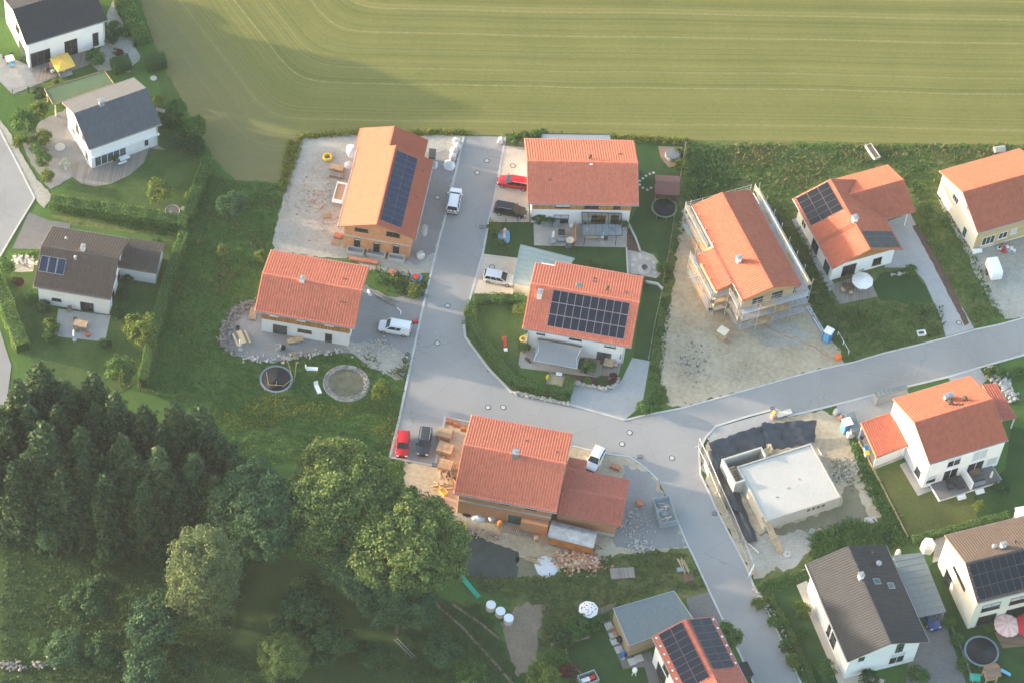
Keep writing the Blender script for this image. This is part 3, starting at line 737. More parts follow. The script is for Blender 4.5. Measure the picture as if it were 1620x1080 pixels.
    def panels(s, side, x0, x1, d0, d1, nx, nd, cell=None, h=.13, gap=.03, name='solar_panel', rim=None):
        cell = cell or PV; rim = rim or (ALU if cell is PV else PVRIM)
        pw = (x1-x0)/nx; cs = math.cos(math.atan(s.sl)); pd = (d1-d0)/nd/cs
        b = MB(); b.box(-pw/2+gap/2, pw/2-gap/2, -pd/2+gap, pd/2-gap, -.02, .018); fm = b.mesh('solar_panel', rim)
        b = MB(); b.box(-pw/2+gap/2+.022, pw/2-gap/2-.022, -pd/2+gap+.022, pd/2-gap-.022, .0, .024); cm_ = b.mesh('cells', cell)
        for i in range(nx):
            for j in range(nd):
                o = obj(name, fm, s.root); o.matrix_local = s.rmat(side, x0+(i+.5)*pw, d0+(j+.5)*(d1-d0)/nd, h)
                obj('cells', cm_, o)
        # mounting rails below the panels
        b = MB()
        for j in range(nd):
            for q in (.25, .75):
                dd = d0+(j+q)*(d1-d0)/nd; sg = 1 if side == 'a' else -1
                b.tube((x0-.1, sg*dd, s.zr-s.sl*dd+h-.05), (x1+.1, sg*dd, s.zr-s.sl*dd+h-.05), .03, n=4)
        b.build('mounting_rail', ALU, s.root)
    def chimney(s, side, x, d, w=.6, l=.6, h=1.1, mat=None, cap=True):
        sg = 1 if side == 'a' else -1; z = s.zr-s.sl*d
        b = MB(); b.box(x-w/2, x+w/2, sg*d-l/2, sg*d+l/2, z-.5, z+h); o = b.build('chimney', mat or WHITE, s.roof)
        if cap:
            b.v = []; b = MB(); b.box(x-w/2-.08, x+w/2+.08, sg*d-l/2-.08, sg*d+l/2+.08, z+h, z+h+.08); b.tube((x, sg*d, z+h+.08), (x, sg*d, z+h+.3), .12, n=10); b.build('chimney_cap', ZINC, s.roof)
        return o
    def vent(s, side, x, d, r=.09, h=.45, mat=None):
        sg = 1 if side == 'a' else -1; z = s.zr-s.sl*d
        b = MB(); b.tube((x, sg*d, z-.1), (x, sg*d, z+h), r, n=8); b.lathe([(r*2, h), (r*2, h+.08), (r*.3, h+.2)], 10, (x, sg*d, z)); b.box(x-.2, x+.2, sg*d-.2, sg*d+.2, z-.2, z+.08)
        b.build('roof_vent', mat or W_DRK, s.roof)
    def skylight(s, side, x, d, w=.78, l=1.2):
        b = MB(); b.box(-w/2, w/2, -l/2, l/2, -.05, .11); o = b.build('skylight', ZINC, s.roof); o.matrix_local = s.rmat(side, x, d)
        b = MB(); b.box(-w/2+.08, w/2-.08, -l/2+.08, l/2-.08, .10, .125); b.build('pane', GLASSG, o)
    def ladder(s, side, x, d0, d1):
        """steel snow steps / roof ladder"""
        sg = 1 if side == 'a' else -1
        b = MB(); q = lambda xx, d: (xx, sg*d, s.zr-s.sl*d+.14)
        b.tube(q(x-.2, d0), q(x-.2, d1), .025, n=4); b.tube(q(x+.2, d0), q(x+.2, d1), .025, n=4)
        n = int((d1-d0)/.3)
        for i in range(n): d = d0+(i+.5)*(d1-d0)/n; b.tube(q(x-.2, d), q(x+.2, d), .02, n=4)
        b.build('roof_ladder', W_DRK, s.roof)
    def step(s, side, x, d, w=.6, mat=None):
        sg = 1 if side == 'a' else -1; z = s.zr-s.sl*d
        b = MB(); b.box(x-w/2, x+w/2, sg*d-.12, sg*d+.12, z+.10, z+.15); b.tube((x-w/3, sg*d, z), (x-w/3, sg*d, z+.12), .02, n=4); b.tube((x+w/3, sg*d, z), (x+w/3, sg*d, z+.12), .02, n=4)
        b.build('chimney_step', mat or W_DRK, s.roof)
    def pipe(s, side, u, z1):
        M = s.frame(side, u, 0); b = MB(); b.tube((0, .08, 0), (0, .08, z1), .05, n=6); o = b.build('downpipe', ZINC, s.root); o.matrix_local = M

def wing(h, name, x0, x1, yr, Wa, Wb, zr, sl, wallmat, roofmat, wx=(.5, .5), wo=.5, posts=False, axis='x', walls=True):
    """lower gabled annex of a house, its ridge parallel to the house's"""
    b = MB()
    def slab(sd, d1, h0, h1):
        sg = 1 if sd == 'a' else -1
        q = lambda x, d, hh: (x, yr+sg*d, zr-sl*d+hh)
        vs = [q(x0, 0, h0), q(x1, 0, h0), q(x1, d1, h0), q(x0, d1, h0), q(x0, 0, h1), q(x1, 0, h1), q(x1, d1, h1), q(x0, d1, h1)]
        fs = [(3, 2, 1, 0), (4, 5, 6, 7), (0, 1, 5, 4), (1, 2, 6, 5), (2, 3, 7, 6), (3, 0, 4, 7)]
        b._add(vs, [f[::-1] for f in fs] if sg < 0 else fs)
    slab('a', Wa, -.16, -.012); slab('b', Wb, -.16, -.012)
    r = b.build('annex_roof', W_FACE, h.root)
    V, F = join([tile_patch(x0, x1, 0, Wa, 'a', zr, sl, yr=yr), tile_patch(x0, x1, 0, Wb, 'b', zr, sl, yr=yr)])
    o = obj('roof_tiles', npmesh('roof_tiles', V, F, roofmat), r); o['kind'] = 'stuff'
    b = MB(); n = int((x1-x0)/.4)
    for i in range(n):
        e = (x1-x0)/n; b.tube((x0+i*e, yr, zr-.01), (x0+(i+1.04)*e, yr, zr), .11, .12, 8)
    b.build('ridge_cap', roofmat, r)
    if walls:
        ya, yb = yr+Wa-wo, yr-Wb+wo
        zt = lambda yy: zr-sl*abs(yy-yr)-.15
        pr = [(yb, 0), (ya, 0), (ya, zt(ya)), (yr, zt(yr)), (yb, zt(yb))]; n = 5
        b = MB(); b._add([(x0+wx[0], p[0], p[1]) for p in pr]+[(x1-wx[1], p[0], p[1]) for p in pr], [tuple(range(n)), tuple(range(2*n-1, n-1, -1))]+[(i, n+i, n+(i+1) % n, (i+1) % n) for i in range(n)])
        b.build('annex_wall', wallmat, h.root)
    return r

# ---- timber banded house with the glass canopy (upper middle)
hB = House('house', 'white house with honey timber band under a red tiled roof, glass canopy on its terrace', 6.87, 26.91, 7.5, 15.77, 6.01, 5.83, 7.52, .384, WHITE, T_RED, .7, .95)
hB.band('b', 3.25, 4.95, W_BAND); hB.band('e0', 3.25, 4.95, W_BAND); hB.band('e1', 3.25, 4.95, W_BAND)
hB.gable_band('e0', 4.95, W_BAND); hB.gable_band('e1', 4.95, W_BAND)
hB.wpx('b', (879, 322), (901.5, 328), 2, blind=.9, fm=FRAMED); hB.wpx('b', (925, 323), (947, 329.5), 2, fm=FRAMED); hB.wpx('b', (970.5, 325), (981, 330), 1, fm=FRAMED)
for o in [c for c in hB.root.children if c.name.startswith('window')]: o.location.y -= .06
hB.wpx('b', (876.5, 340), (898.5, 354), 2, fm=FRAMED, blind=.4, name='terrace_door', door=True); hB.wpx('b', (936, 341), (956, 360), 2, fm=FRAMEB, name='terrace_door', door=True); hB.wpx('b', (967, 341), (977.5, 355), 1, fm=FRAMED, gm=GLASSG, name='terrace_door', door=True)
hB.vent('a', 1.1, 1.0, .16, .55); hB.step('a', 5.6, 2.2); hB.step('b', -4.6, 2.6); hB.step('b', 1.2, .35, .4, WHITE)
hB.pipe('b', -7.0, 5.0)

# ---- solar house in the corner garden
hC = House('house', 'white house with a block of thirty solar panels on its red roof, grey awning below', 9.09, 4.22, -3.9, 15.09, 6.35, 5.99, 7.39, .398, WHITE, T_RED, .72, .81,
           patches=[('a', -7.545, -4.85, 0, 5.15), ('a', -4.85, 7.545, 0, 6.35), ('b', -7.545, 7.545, 0, 5.99)])
hC.panels('b', -4.3, 6.3, .38, 5.2, 10, 3)
hC.skylight('a', -1.0, 1.5); hC.vent('a', 2.85, 1.6, .16, .6); hC.chimney('b', -6.0, 1.6, .6, .7, 1.3)
hC.step('a', 1.0, 3.0); hC.step('a', 1.0, 3.8); hC.step('a', 5.6, 1.8)
hC.wpx('b', (945, 555.5), (966, 568), 2, fm=FRAMED, gm=GLASSG, name='terrace_door', door=True)
hC.wpx('b', (901, 533), (920, 539), 2, fm=FRAMED); hC.win('b', -4.6, -2.0, .1, 2.3, 2, fm=FRAMED, name='terrace_door'); hC.win('b', -5.5, -4.4, 3.4, 4.4, 1, fm=FRAMED, blind=.9); hC.win('b', 3.9, 5.4, 3.3, 4.3, 2, fm=FRAMED, blind=.95)
hC.pipe('b', -6.6, 4.8); hC.pipe('b', 6.6, 4.8)

# ---- terrace house beside the pond
hD = House('house', 'white house with larch boarding under its red roof, beside the round pond', -27.89, .71, -3.6, 13.85, 5.74, 5.11, 7.14, .369, WHITE, T_RED, .73, .89)
hD.band('b', 2.95, 5.0, W_BAND2); hD.gable_band('e1', 2.95, W_BAND2); hD.gable_band('e0', 2.95, W_BAND2)
hD.wpx('b', (432, 512.5), (454, 527), 2, fm=FRAMEB, gm=GLASSG, name='terrace_door', door=True); hD.wpx('b', (471, 519.5), (493, 527.5), 2, fm=FRAMEB, gm=GLASSG); hD.wpx('b', (514.5, 527), (525, 541), 1, fm=FRAMEB, name='door', door=True)
for u in (-4.3, -.6, 3.3):
    o = hD.win('b', u-.55, u+.55, 4.05, 4.75, 1, blind=.9); o.location.y -= .06
hD.chimney('b', -1.35, .15, .55, .55, .9); hD.step('a', 4.2, 1.9, .7); hD.step('b', 4.7, 2.0, .7); hD.pipe('b', 6.2, 4.9)
b = MB(); b.box(-6.2, -2.5, 5.3, 6.2, 4.0, 4.12); b.build('balcony_slab', WHITEP, hD.root)

# ---- brick shell house with blue solar strip
hA = House('house', 'unplastered orange brick house with a long blue solar strip on its roof', -19.93, 18.80, -93.8, 14.41, 5.47, 5.42, 7.45, .356, BRICK, T_ORM, .8, .76)
hA.panels('a', -6.3, 6.3, .30, 3.35, 12, 2, PVB)
wing(hA, 'annex', -11.0, -7.15, -.9, 4.95, 5.0, 6.95, .356, BRICK, T_ORM)
for p, q in [((561.5, 360), (582, 368)), ((611.5, 366), (632, 376))]: hA.wpx('e1', p, q, 2, fm=FRAMED)
for p, q in [((560.5, 377), (569.5, 393)), ((591, 382.5), (600.5, 399.5)), ((622, 386.5), (631, 404))]:
    o = hA.wpx('e1', p, q, 1, fm=FRAMED, sill=False, blind=.12)
hA.band('e1', 2.75, 3.0, CONC, 'floor_slab_edge', th=.02)
hA.step('a', -4.6, 4.3, .5); hA.step('a', .2, 4.4, .5)

# ---- scaffolded house
hF = House('house', 'unfinished house with new orange roof standing inside scaffolding', 30.69, 16.45, -63.0, 17.48, 4.59, 4.40, 7.80, .279, W_FIR, T_ORG, .5, .9,
           patches=[('a', -8.74, 8.74, 0, 4.59), ('b', -8.74, 8.74, 0, 4.40), ('b', -1.0, 5.6, 4.40, 6.9)], face=REDP)
hF.chimney('b', 2.7, 2.45, .6, .6, 1.0)
for u in (-2.4, 0, 2.2): hF.win('e1', u-.6, u+.6, .9, 2.2, 2, fm=FRAMED)
for u in (-1.4, 1.6): hF.win('e1', u-.8, u+.8, 3.6, 4.9, 2, fm=FRAMED)
b = MB(); b.box(-.5, 5.0, -6.4, -3.8, 0, 5.6); b.build('bay_wall', W_FIR, hF.root)

# ---- house with parasol
hG = House('house', 'white house with two solar fields and a cross wing, white parasol on its deck', 45.06, 24.31, -62.9, 13.22, 5.64, 5.47, 6.36, .414, WHITE, T_ORG, .75, .9)
hG.panels('b', -6.35, -1.15, .5, 5.2, 5, 3, PVK); hG.panels('a', 3.3, 6.4, .35, 5.35, 3, 3, PVK)
hG.ladder('b', 1.9, .3, 5.3); hG.chimney('b', 1.3, -.05, .65, .65, .9)
hG.wpx('e1', (1334, 422), (1350, 437), 2, fm=FRAMEB, name='terrace_door', door=True); hG.wpx('e1', (1382, 410), (1393, 417), 2, fm=FRAMEB)
hG.win('b', -4.2, -3.0, .9, 2.2, 2); hG.win('b', -.6, 1.2, .1, 2.2, 2, fm=FRAMED, name='terrace_door'); hG.win('b', 3.4, 5.0, .1, 2.2, 2, fm=FRAMED, name='terrace_door')
hG.gable_band('e1', 3.4, W_BAND)
# cross wing, ridge square to the main one
b = MB(); wx0, wx1 = -8.1, .95; xm = -3.5; zr2, sl2 = 5.55, .414
rootw = hG.root
def cross(h, xm, half0, half1, y0, y1, zr, sl, mat):
    V1, F1 = tile_patch(y0, y1, 0, half0, 'b', zr, sl); V2, F2 = tile_patch(y0, y1, 0, half1, 'a', zr, sl)
    V, F = join([(V1, F1), (V2, F2)])
    V = np.stack([xm+V[:, 1], V[:, 0], V[:, 2]], -1); F = F[:, ::-1]
    b = MB()
    for sg, hh in ((-1, half0), (1, half1)):
        q = lambda d, y, z: (xm+sg*d, y, zr-sl*d+z)
        vs = [q(0, y0, -.16), q(hh, y0, -.16), q(hh, y1, -.16), q(0, y1, -.16), q(0, y0, -.012), q(hh, y0, -.012), q(hh, y1, -.012), q(0, y1, -.012)]
        fs = [(3, 2, 1, 0), (4, 5, 6, 7), (0, 1, 5, 4), (1, 2, 6, 5), (2, 3, 7, 6), (3, 0, 4, 7)]
        b._add(vs, [f[::-1] for f in fs] if sg < 0 else fs)
    r = b.build('annex_roof', W_FACE, h.root)
    o = obj('roof_tiles', npmesh('roof_tiles', V, F, mat), r); o['kind'] = 'stuff'
    b = MB(); b.tube((xm, y0, zr+.02), (xm, y1, zr+.02), .13, n=8); b.build('ridge_cap', mat, r)
cross(hG, -3.55, 4.5, 4.5, 1.5, 10.35, 5.75, .414, T_ORG)
b = MB(); b.box(-7.4, .3, 4.6, 6.4, 0, 3.4); b.build('annex_wall', WHITE, hG.root)
for xx in (-7.4, -3.5, .2):
    b = MB(); b.box(xx-.08, xx+.08, 9.6, 9.76, 0, 4.0); b.build('carport_post', WHITEP, hG.root)
b = MB(); b.box(-7.5, .3, 9.55, 9.8, 3.6, 3.85); b.build('carport_beam', W_FACE, hG.root)

# ---- pale house at the right border
hL = House('house', 'cream and fir boarded house with red roof beside the white box trailer', 66.6, 32.83, 27.4, 13.2, 6.30, 5.74, 7.41, .422, CREAM, T_ORG, .45, .45)
hL.band('b', .35, 5.1, W_FIR)
hL.wpx('b', (1555, 376.5), (1571, 383), 3, sill=True); hL.wpx('b', (1581, 369), (1591.5, 374.5), 2); hL.wpx('b', (1600, 363), (1607, 367.5), 1, blind=.9)
for o in [c for c in hL.root.children if c.name.startswith('window')]: o.location.y -= .06
hL.win('e0', .8, 2.3, 3.3, 4.5, 3); hL.win('e0', -2.0, -1.2, 5.2, 6.1, 1); hL.win('e0', 2.4, 3.0, 5.0, 5.6, 2); hL.win('e0', -3.0, -2.0, .1, 2.1, 1, gm=GLASSG, name='door')

# ---- brick house in the lower middle with tiled annex
hH = House('house', 'brown brick shell with broad red roof and annex amid building material', 2.10, -23.67, -4.6, 13.73, 6.58, 6.25, 7.84, .383, BRICK2, T_RED, .7, .7)
wing(hH, 'annex', 6.9, 15.4, -1.75, 4.15, 3.5, 4.75, .34, BRICK2, T_OLD, (.0, .6))
b = MB()
V, F = tile_patch(6.9, 9.4, 4.15, 6.4, 'a', 4.75, .34, yr=-1.75); o = obj('roof_tiles', npmesh('roof_tiles', V, F, T_OLD), hH.roof); o['kind'] = 'stuff'
q = [(6.9, 2.4, 3.15), (9.4, 2.4, 3.15), (9.4, 4.65, 2.4), (6.9, 4.65, 2.4)]
b._add([(x, y, z) for x, y, z in q]+[(x, y, z+.16) for x, y, z in q], [(3, 2, 1, 0), (4, 5, 6, 7), (0, 1, 5, 4), (1, 2, 6, 5), (2, 3, 7, 6), (3, 0, 4, 7)]); b.build('annex_roof', W_FACE, hH.root)
hH.chimney('b', .1, .35, .75, .75, 1.2, ZINC)
for p, q in [((744.5, 786), (763, 790)), ((790.5, 795), (806, 799.5)), ((831, 803), (849, 808))]: hH.wpx('b', p, q, 1, fm=FRAMED, sill=False)
hH.wpx('b', (803.5, 812), (838, 832), 1, fm=CONC, gm=GLASSG, name='terrace_door')
hH.band('b', 3.0, 3.2, CONC, 'floor_slab_edge', th=.12)
b = MB(); b.box(2.4, 6.0, -6.6, -5.5, .0, 2.3); b.build('bay_wall', BRICK2, hH.root)
hH.step('a', 1.2, 3.2, .4); hH.step('a', 5.4, 2.0, .4)
b = MB(); b.box(9.2, 14.7, -4.95, -4.7, .25, .7); b.build('plinth', CONCR, hH.root)

# ---- white semi-detached house
hI = House('house', 'tall white semi-detached house with steep orange roof and two red carport roofs', 59.68, -8.82, 27.3, 11.86, 5.66, 5.50, 8.54, .393, WHITE, T_ORG, .25, .2)
hI.chimney('a', .6, 2.6, 1.2, .5, .9, CONC); hI.vent('a', .2, 1.5, .2, .5); hI.vent('a', 2.4, 1.4, .2, .5); hI.step('a', .9, 1.0, .7); hI.step('a', 1.5, .6, .5)
hI.wpx('b', (1501, 726.5), (1518, 733), 2, blind=.3); hI.wpx('b', (1541, 715), (1559, 723), 2, blind=.95); hI.wpx('b', (1494, 745), (1511, 756), 2, name='terrace_door', door=True); hI.wpx('b', (1532, 734), (1551, 746), 2, name='terrace_door', door=True)
hI.wpx('b', (1467.5, 754), (1479, 761), 1, blind=.5); hI.wpx('b', (1563, 725), (1575, 732), 1, blind=.95)
hI.win('e0', -4.2, -2.9, .9, 2.4, 2, fm=FRAMED)
def leanroof(parent, name, pts, mat, th=.16, seam=None, tiles=None):
    b = MB(); n = len(pts)
    b._add([(p[0], p[1], p[2]-th) for p in pts]+[tuple(p) for p in pts], [tuple(range(n-1, -1, -1)), tuple(range(n, 2*n))]+[(i, (i+1) % n, n+(i+1) % n, n+i) for i in range(n)])
    return b.build(name, mat, parent)
def grid_tiles(parent, c00, c10, c11, c01, mat):
    """pantiles on a plane given by its corners: c00->c10 along the eave, c00->c01 up the slope"""
    c00, c10, c11, c01 = map(Vector, (c00, c10, c11, c01))
    W = (c10-c00).length; Lr = (c01-c00).length
    V, F = tile_patch(0, W, 0, Lr, 'a', 0, 0.0)
    u = V[:, 0]/W; v = V[:, 1]/Lr; h = V[:, 2]
    P = (1-u)[:, None]*(1-v)[:, None]*np.array(c00)+u[:, None]*(1-v)[:, None]*np.array(c10)+u[:, None]*v[:, None]*np.array(c11)+(1-u)[:, None]*v[:, None]*np.array(c01)
    P[:, 2] += h+.01
    nrm = (c10-c00).cross(c01-c00)
    if nrm.z < 0: F = F[:, ::-1]
    o = obj('roof_tiles', npmesh('roof_tiles', P, F, mat), parent); o['kind'] = 'stuff'

# ---- anthracite house lower right
hJ = House('house', 'white house under a big anthracite tiled roof with two skylights', 49.22, -38.69, -66.9, 15.02, 5.63, 5.58, 8.01, .380, WHITE, T_DRK, .77, .74)
hJ.chimney('b', -2.6, .2, .6, .6, .9); hJ.vent('a', -4.4, 3.2, .2, .5, ZINC); hJ.skylight('a', -1.9, 1.9, .9, 1.0); hJ.skylight('a', -1.15, 3.7, .9, 1.0); hJ.vent('a', -6.2, 3.0, .08, .35)
hJ.wpx('e1', (1410, 1034), (1428, 1045), 2, blind=.4); hJ.wpx('e1', (1419, 1018), (1428, 1030), 1, gm=GLASSG); hJ.win('e1', -3.6, -2.6, 3.6, 4.9, 1, gm=GLASSG)
hJ.win('b', .2, 1.0, 1.0, 3.2, 1, fm=FRAMED); hJ.win('b', 1.4, 2.8, 1.0, 3.2, 2, fm=FRAMED)
# ---- cream house with black panels at the right border
hK = House('house', 'cream rendered house with black solar sheets, brown roof and slit window', 68.2, -30.0, 23.3, 15.0, 5.83, 5.00, 9.11, .402, CREAM, T_BRN, .3, .2)
hK.panels('b', -7.2, 7.4, .25, 4.75, 14, 3, PVK)
hK.chimney('a', -1.6, 1.2, .6, .6, .8); hK.vent('a', -2.8, 1.4, .18, .5, ZINC); hK.vent('a', .3, 1.6, .08, .3)
hK.win('e0', -1.6, 2.2, 4.6, 5.1, 1, fm=FRAMED); hK.win('e0', 1.6, 3.4, .1, 2.3, 1, fm=FRAMED, name='door')
for u0, u1, z0, z1 in ((-6.2, -3.6, 3.9, 5.4), (-6.2, -3.6, .2, 2.5), (-2.2, .8, 3.9, 5.4), (-2.2, .8, .2, 2.5)): hK.win('b', u0, u1, z0, z1, 2, fm=FRAMED, blind=.45 if z0 > 2 else 0)
# ---- left houses
hM = House('house', 'white house with dark brown roof, three solar collectors and paved terrace', -59.75, 1.21, -3.2, 10.76, 5.61, 5.20, 6.94, .492, WHITE, T_BRN, .6, .5)
hM.panels('b', -5.1, -1.55, 1.2, 3.35, 3, 1, PVB, rim=WHITEP, gap=.10, h=.2); hM.chimney('a', .3, .5, .5, .8, .9, CREAM); hM.vent('b', -.4, .9, .12, .4, ZINC); hM.vent('a', -2.6, 2.6, .1, .4, ZINC)
hM.wpx('b', (82, 471), (97, 477), 2, fm=FRAMED); hM.wpx('b', (126.5, 477), (148.5, 494), 2, fm=FRAMED, name='terrace_door', door=True)
hM.win('e1', -2.8, -1.6, .2, 2.2, 1, fm=FRAMED); hM.win('e1', .4, 1.6, .9, 2.2, 1, fm=FRAMED); hM.win('e1', -1.4, -.4, 3.5, 4.8, 1, fm=FRAMED); hM.win('e1', 1.0, 2.0, 3.5, 4.6, 1, fm=FRAMED)
wing(hM, 'annex', 4.5, 10.2, 4.4, 2.2, 2.9, 3.9, .36, WHITE, T_BRN, (.0, .3), .3)
hN = House('house', 'slate grey roofed white house with curved wooden deck and glazed front', -60.17, 27.62, 33.8, 11.16, 4.55, 4.82, 7.69, .551, WHITE, T_GRY, .5, .45)
hN.chimney('a', -1.4, .0, .7, .7, .8, ZINC)
hN.win('b', -4.6, .2, .15, 2.3, 5, gm=GLASSG, name='terrace_door'); hN.win('b', 3.0, 3.7, .8, 2.2, 1); hN.band('b', 2.55, 2.75, FRAMEW, 'eaves_board', u0=-5.3, u1=5.3, th=.35)
hN.win('e0', -2.6, -1.4, 3.6, 4.9, 1, gm=GLASSG); hN.win('e0', -.4, .8, 2.8, 5.2, 1, gm=GLASSG); hN.win('e0', -3.4, -2.2, .2, 2.2, 1, gm=GLASSG); hN.win('e0', 1.2, 2.4, .9, 2.2, 1, gm=GLASSG); hN.pipe('b', 5.0, 5.0)
hP = House('house', 'white house with plain anthracite roof above the yellow parasol', -71.64, 45.40, 31.4, 12.33, 5.20, 5.11, 7.81, .442, WHITE, T_DRK, .35, .3)
hP.wpx('b', (48, 86), (81, 103), 3, fm=FRAMED, name='terrace_door', door=True); hP.wpx('b', (101.5, 67), (123, 79), 2, fm=FRAMED, name='terrace_door', door=True); hP.wpx('b', (146, 54), (156.5, 71.5), 1, fm=FRAMED, name='terrace_door')
hP.win('e0', -3.6, -.6, .15, 2.4, 3, fm=FRAMED, gm=GLASSG, name='terrace_door'); hP.win('e0', -1.4, .2, 3.6, 5.0, 1, fm=FRAMED); hP.pipe('b', 5.7, 5.3)
# ---- bottom house
hO = House('house', 'white house with red roof and two full solar fields beside a grey flat-roofed garage', 31.2, -55.5, -62.1, 22.6, 4.20, 4.36, 7.78, .413, WHITE, T_OLD, .5, .5)
hO.panels('b', -11.1, -2.7, .5, 3.65, 8, 2, PV, rim=PVRIM); hO.panels('a', -11.1, -3.5, .5, 3.65, 7, 2, PV, rim=PVRIM)
for i in range(8): hO.step('b', -10.8+1.25*i, 4.0, .25, WHITEP)
for i in range(6): hO.step('a', -10.8+1.35*i, 3.95, .25, WHITEP)
hO.win('b', -8.2, -6.6, 3.2, 4.9, 2, fm=FRAMED); hO.win('b', -9.5, -7.0, .1, 2.4, 2, fm=FRAMED, name='terrace_door')

# ================================================================== vegetation
def unit(n):
    v = rng.normal(size=(n, 3)); return v/np.linalg.norm(v, axis=1, keepdims=True)
def leaves(P, Nn, size, jit=.6, aspect=1.0):
    """small four-sided leaf clumps at P facing about Nn"""
    n = len(P)
    nn = Nn+jit*rng.normal(size=(n, 3)); nn /= np.linalg.norm(nn, axis=1, keepdims=True)+1e-9
    r = unit(n); t = np.cross(nn, r); t /= np.linalg.norm(t, axis=1, keepdims=True)+1e-9
    bt = np.cross(nn, t)
    s = (size*rng.uniform(.6, 1.35, n))[:, None]
    t = t*s*.5; bt = bt*s*.5*aspect
    k = nn*s*.18
    V = np.stack([P-t, P-bt*.8+k, P+t, P+bt], 1).reshape(-1, 3)
    F = np.arange(n*4).reshape(n, 4)
    return V, F
def clump_crown(rx, ry, rz, zc, nclump, per, lsize, cr=(.7, 1.3), low=-.75, hollow=.45, lumps=0):
    """crown of many leaf clumps in an uneven ellipsoid shell"""
    V = []; F = []; b = 0
    if lumps:
        lc = unit(lumps); lc[:, 2] = np.abs(lc[:, 2])*.8-.15
    for i in range(nclump):
        d = unit(1)[0]
        while d[2] < low: d = unit(1)[0]
        k = rng.uniform(hollow, 1.0)**.5
        if lumps:
            al = np.max(lc @ d); k *= .60+.48*max(0, (al-.6)/.4)**.7
        c = np.array([d[0]*rx*k, d[1]*ry*k, zc+d[2]*rz*k])
        r = rng.uniform(*cr)
        n = int(per*rng.uniform(.6, 1.3))
        dd = unit(n); dd[:, 2] = np.where(dd[:, 2] < -.3, -dd[:, 2], dd[:, 2])
        P = c+dd*r*np.array([1, 1, .7])*(rng.uniform(.25, 1.25, (n, 1))**.6)
        v, f = leaves(P, .6*dd+.4*d+np.array([0, 0, .35]), lsize, .75); V.append(v); F.append(f+b); b += len(v)
    return np.concatenate(V), np.concatenate(F)
def limbs(h, r, rx, nl=7, z0=.35, lean=0):
    b = MB(); pts = [(0, 0, -.1)]
    for i in range(1, 6): pts.append((random.gauss(0, .08)*i/3*r*2, random.gauss(0, .08)*i/3*r*2, h*i/5))
    for i in range(5): b.tube(pts[i], pts[i+1], r*(1-i/6), r*(1-(i+1)/6), 8, cap=(i == 0))
    for i in range(nl):
        a = 6.283*i/nl+random.uniform(-.4, .4); z = h*random.uniform(z0, .8); L = rx*random.uniform(.5, .85)
        e = (math.cos(a)*L, math.sin(a)*L, z+L*random.uniform(.5, 1.0)); m_ = (e[0]*.45, e[1]*.45, z+(e[2]-z)*.35)
        b.tube((0, 0, z), m_, r*.4, r*.28, 5); b.tube(m_, e, r*.28, r*.08, 5)
    return b
PROTO = {}
def proto_tree(key, rx, rz, zc, th, tr, ncl, per, ls, leafmat, barkmat, cr, lumps=0, low=-.75, hollow=.45, nl=7):
    V, F = clump_crown(rx, rx*rng.uniform(.9, 1.1), rz, zc, ncl, per, ls, cr, low, hollow, lumps)
    PROTO[key] = (npmesh('crown', V, F, leafmat), limbs(th, tr, rx, nl).mesh('trunk', barkmat, True))
proto_tree('ash', 6.8, 6.4, 11.0, 11, .42, 320, 170, .31, F_TREEB, BARK, (.7, 1.5), 14)
proto_tree('lime', 8.2, 6.8, 10.5, 11, .45, 480, 180, .31, F_TREE, BARK, (.7, 1.5), 16)
proto_tree('lime2', 7.8, 6.8, 10.5, 11, .42, 440, 180, .31, F_TREE, BARK, (.7, 1.4), 14)
proto_tree('birch', 4.4, 9.4, 10.0, 17, .24, 380, 120, .26, F_BIRCH, BIRCHB, (.5, 1.2), 0, low=-1.0, hollow=.3, nl=10)
proto_tree('small', 2.2, 1.9, 2.6, 2.4, .12, 64, 150, .18, F_DARK, BARK, (.4, .75), 5)
proto_tree('small2', 2.2, 2.0, 2.8, 2.6, .12, 64, 150, .18, F_TREEB, BARK, (.4, .75), 5)
proto_tree('ball', 1.35, 1.2, 2.4, 2.0, .09, 36, 75, .2, F_LIME, BARK, (.35, .5), 0, low=-.9, nl=5)
proto_tree('ballg', 1.35, 1.2, 2.6, 2.2, .09, 36, 75, .2, F_BUSH, BARK, (.35, .5), 0, low=-.9, nl=5)
proto_tree('bush', 1.0, .8, .75, .8, .05, 22, 60, .2, F_BUSH, BARK, (.3, .5), 0, low=-.4, nl=4)
proto_tree('bushd', 1.0, .8, .75, .8, .05, 22, 60, .2, F_DARK, BARK, (.3, .5), 0, low=-.4, nl=4)
proto_tree('bushl', 1.0, .8, .75, .8, .05, 22, 60, .2, F_LIME, BARK, (.3, .5), 0, low=-.4, nl=4)
proto_tree('bushr', 1.0, .8, .75, .8, .05, 20, 55, .2, F_RED, BARK, (.3, .5), 0, low=-.4, nl=4)
proto_tree('bushw', 1.0, .7, .65, .7, .05, 20, 55, .2, F_WFL, BARK, (.3, .45), 0, low=-.3, nl=4)
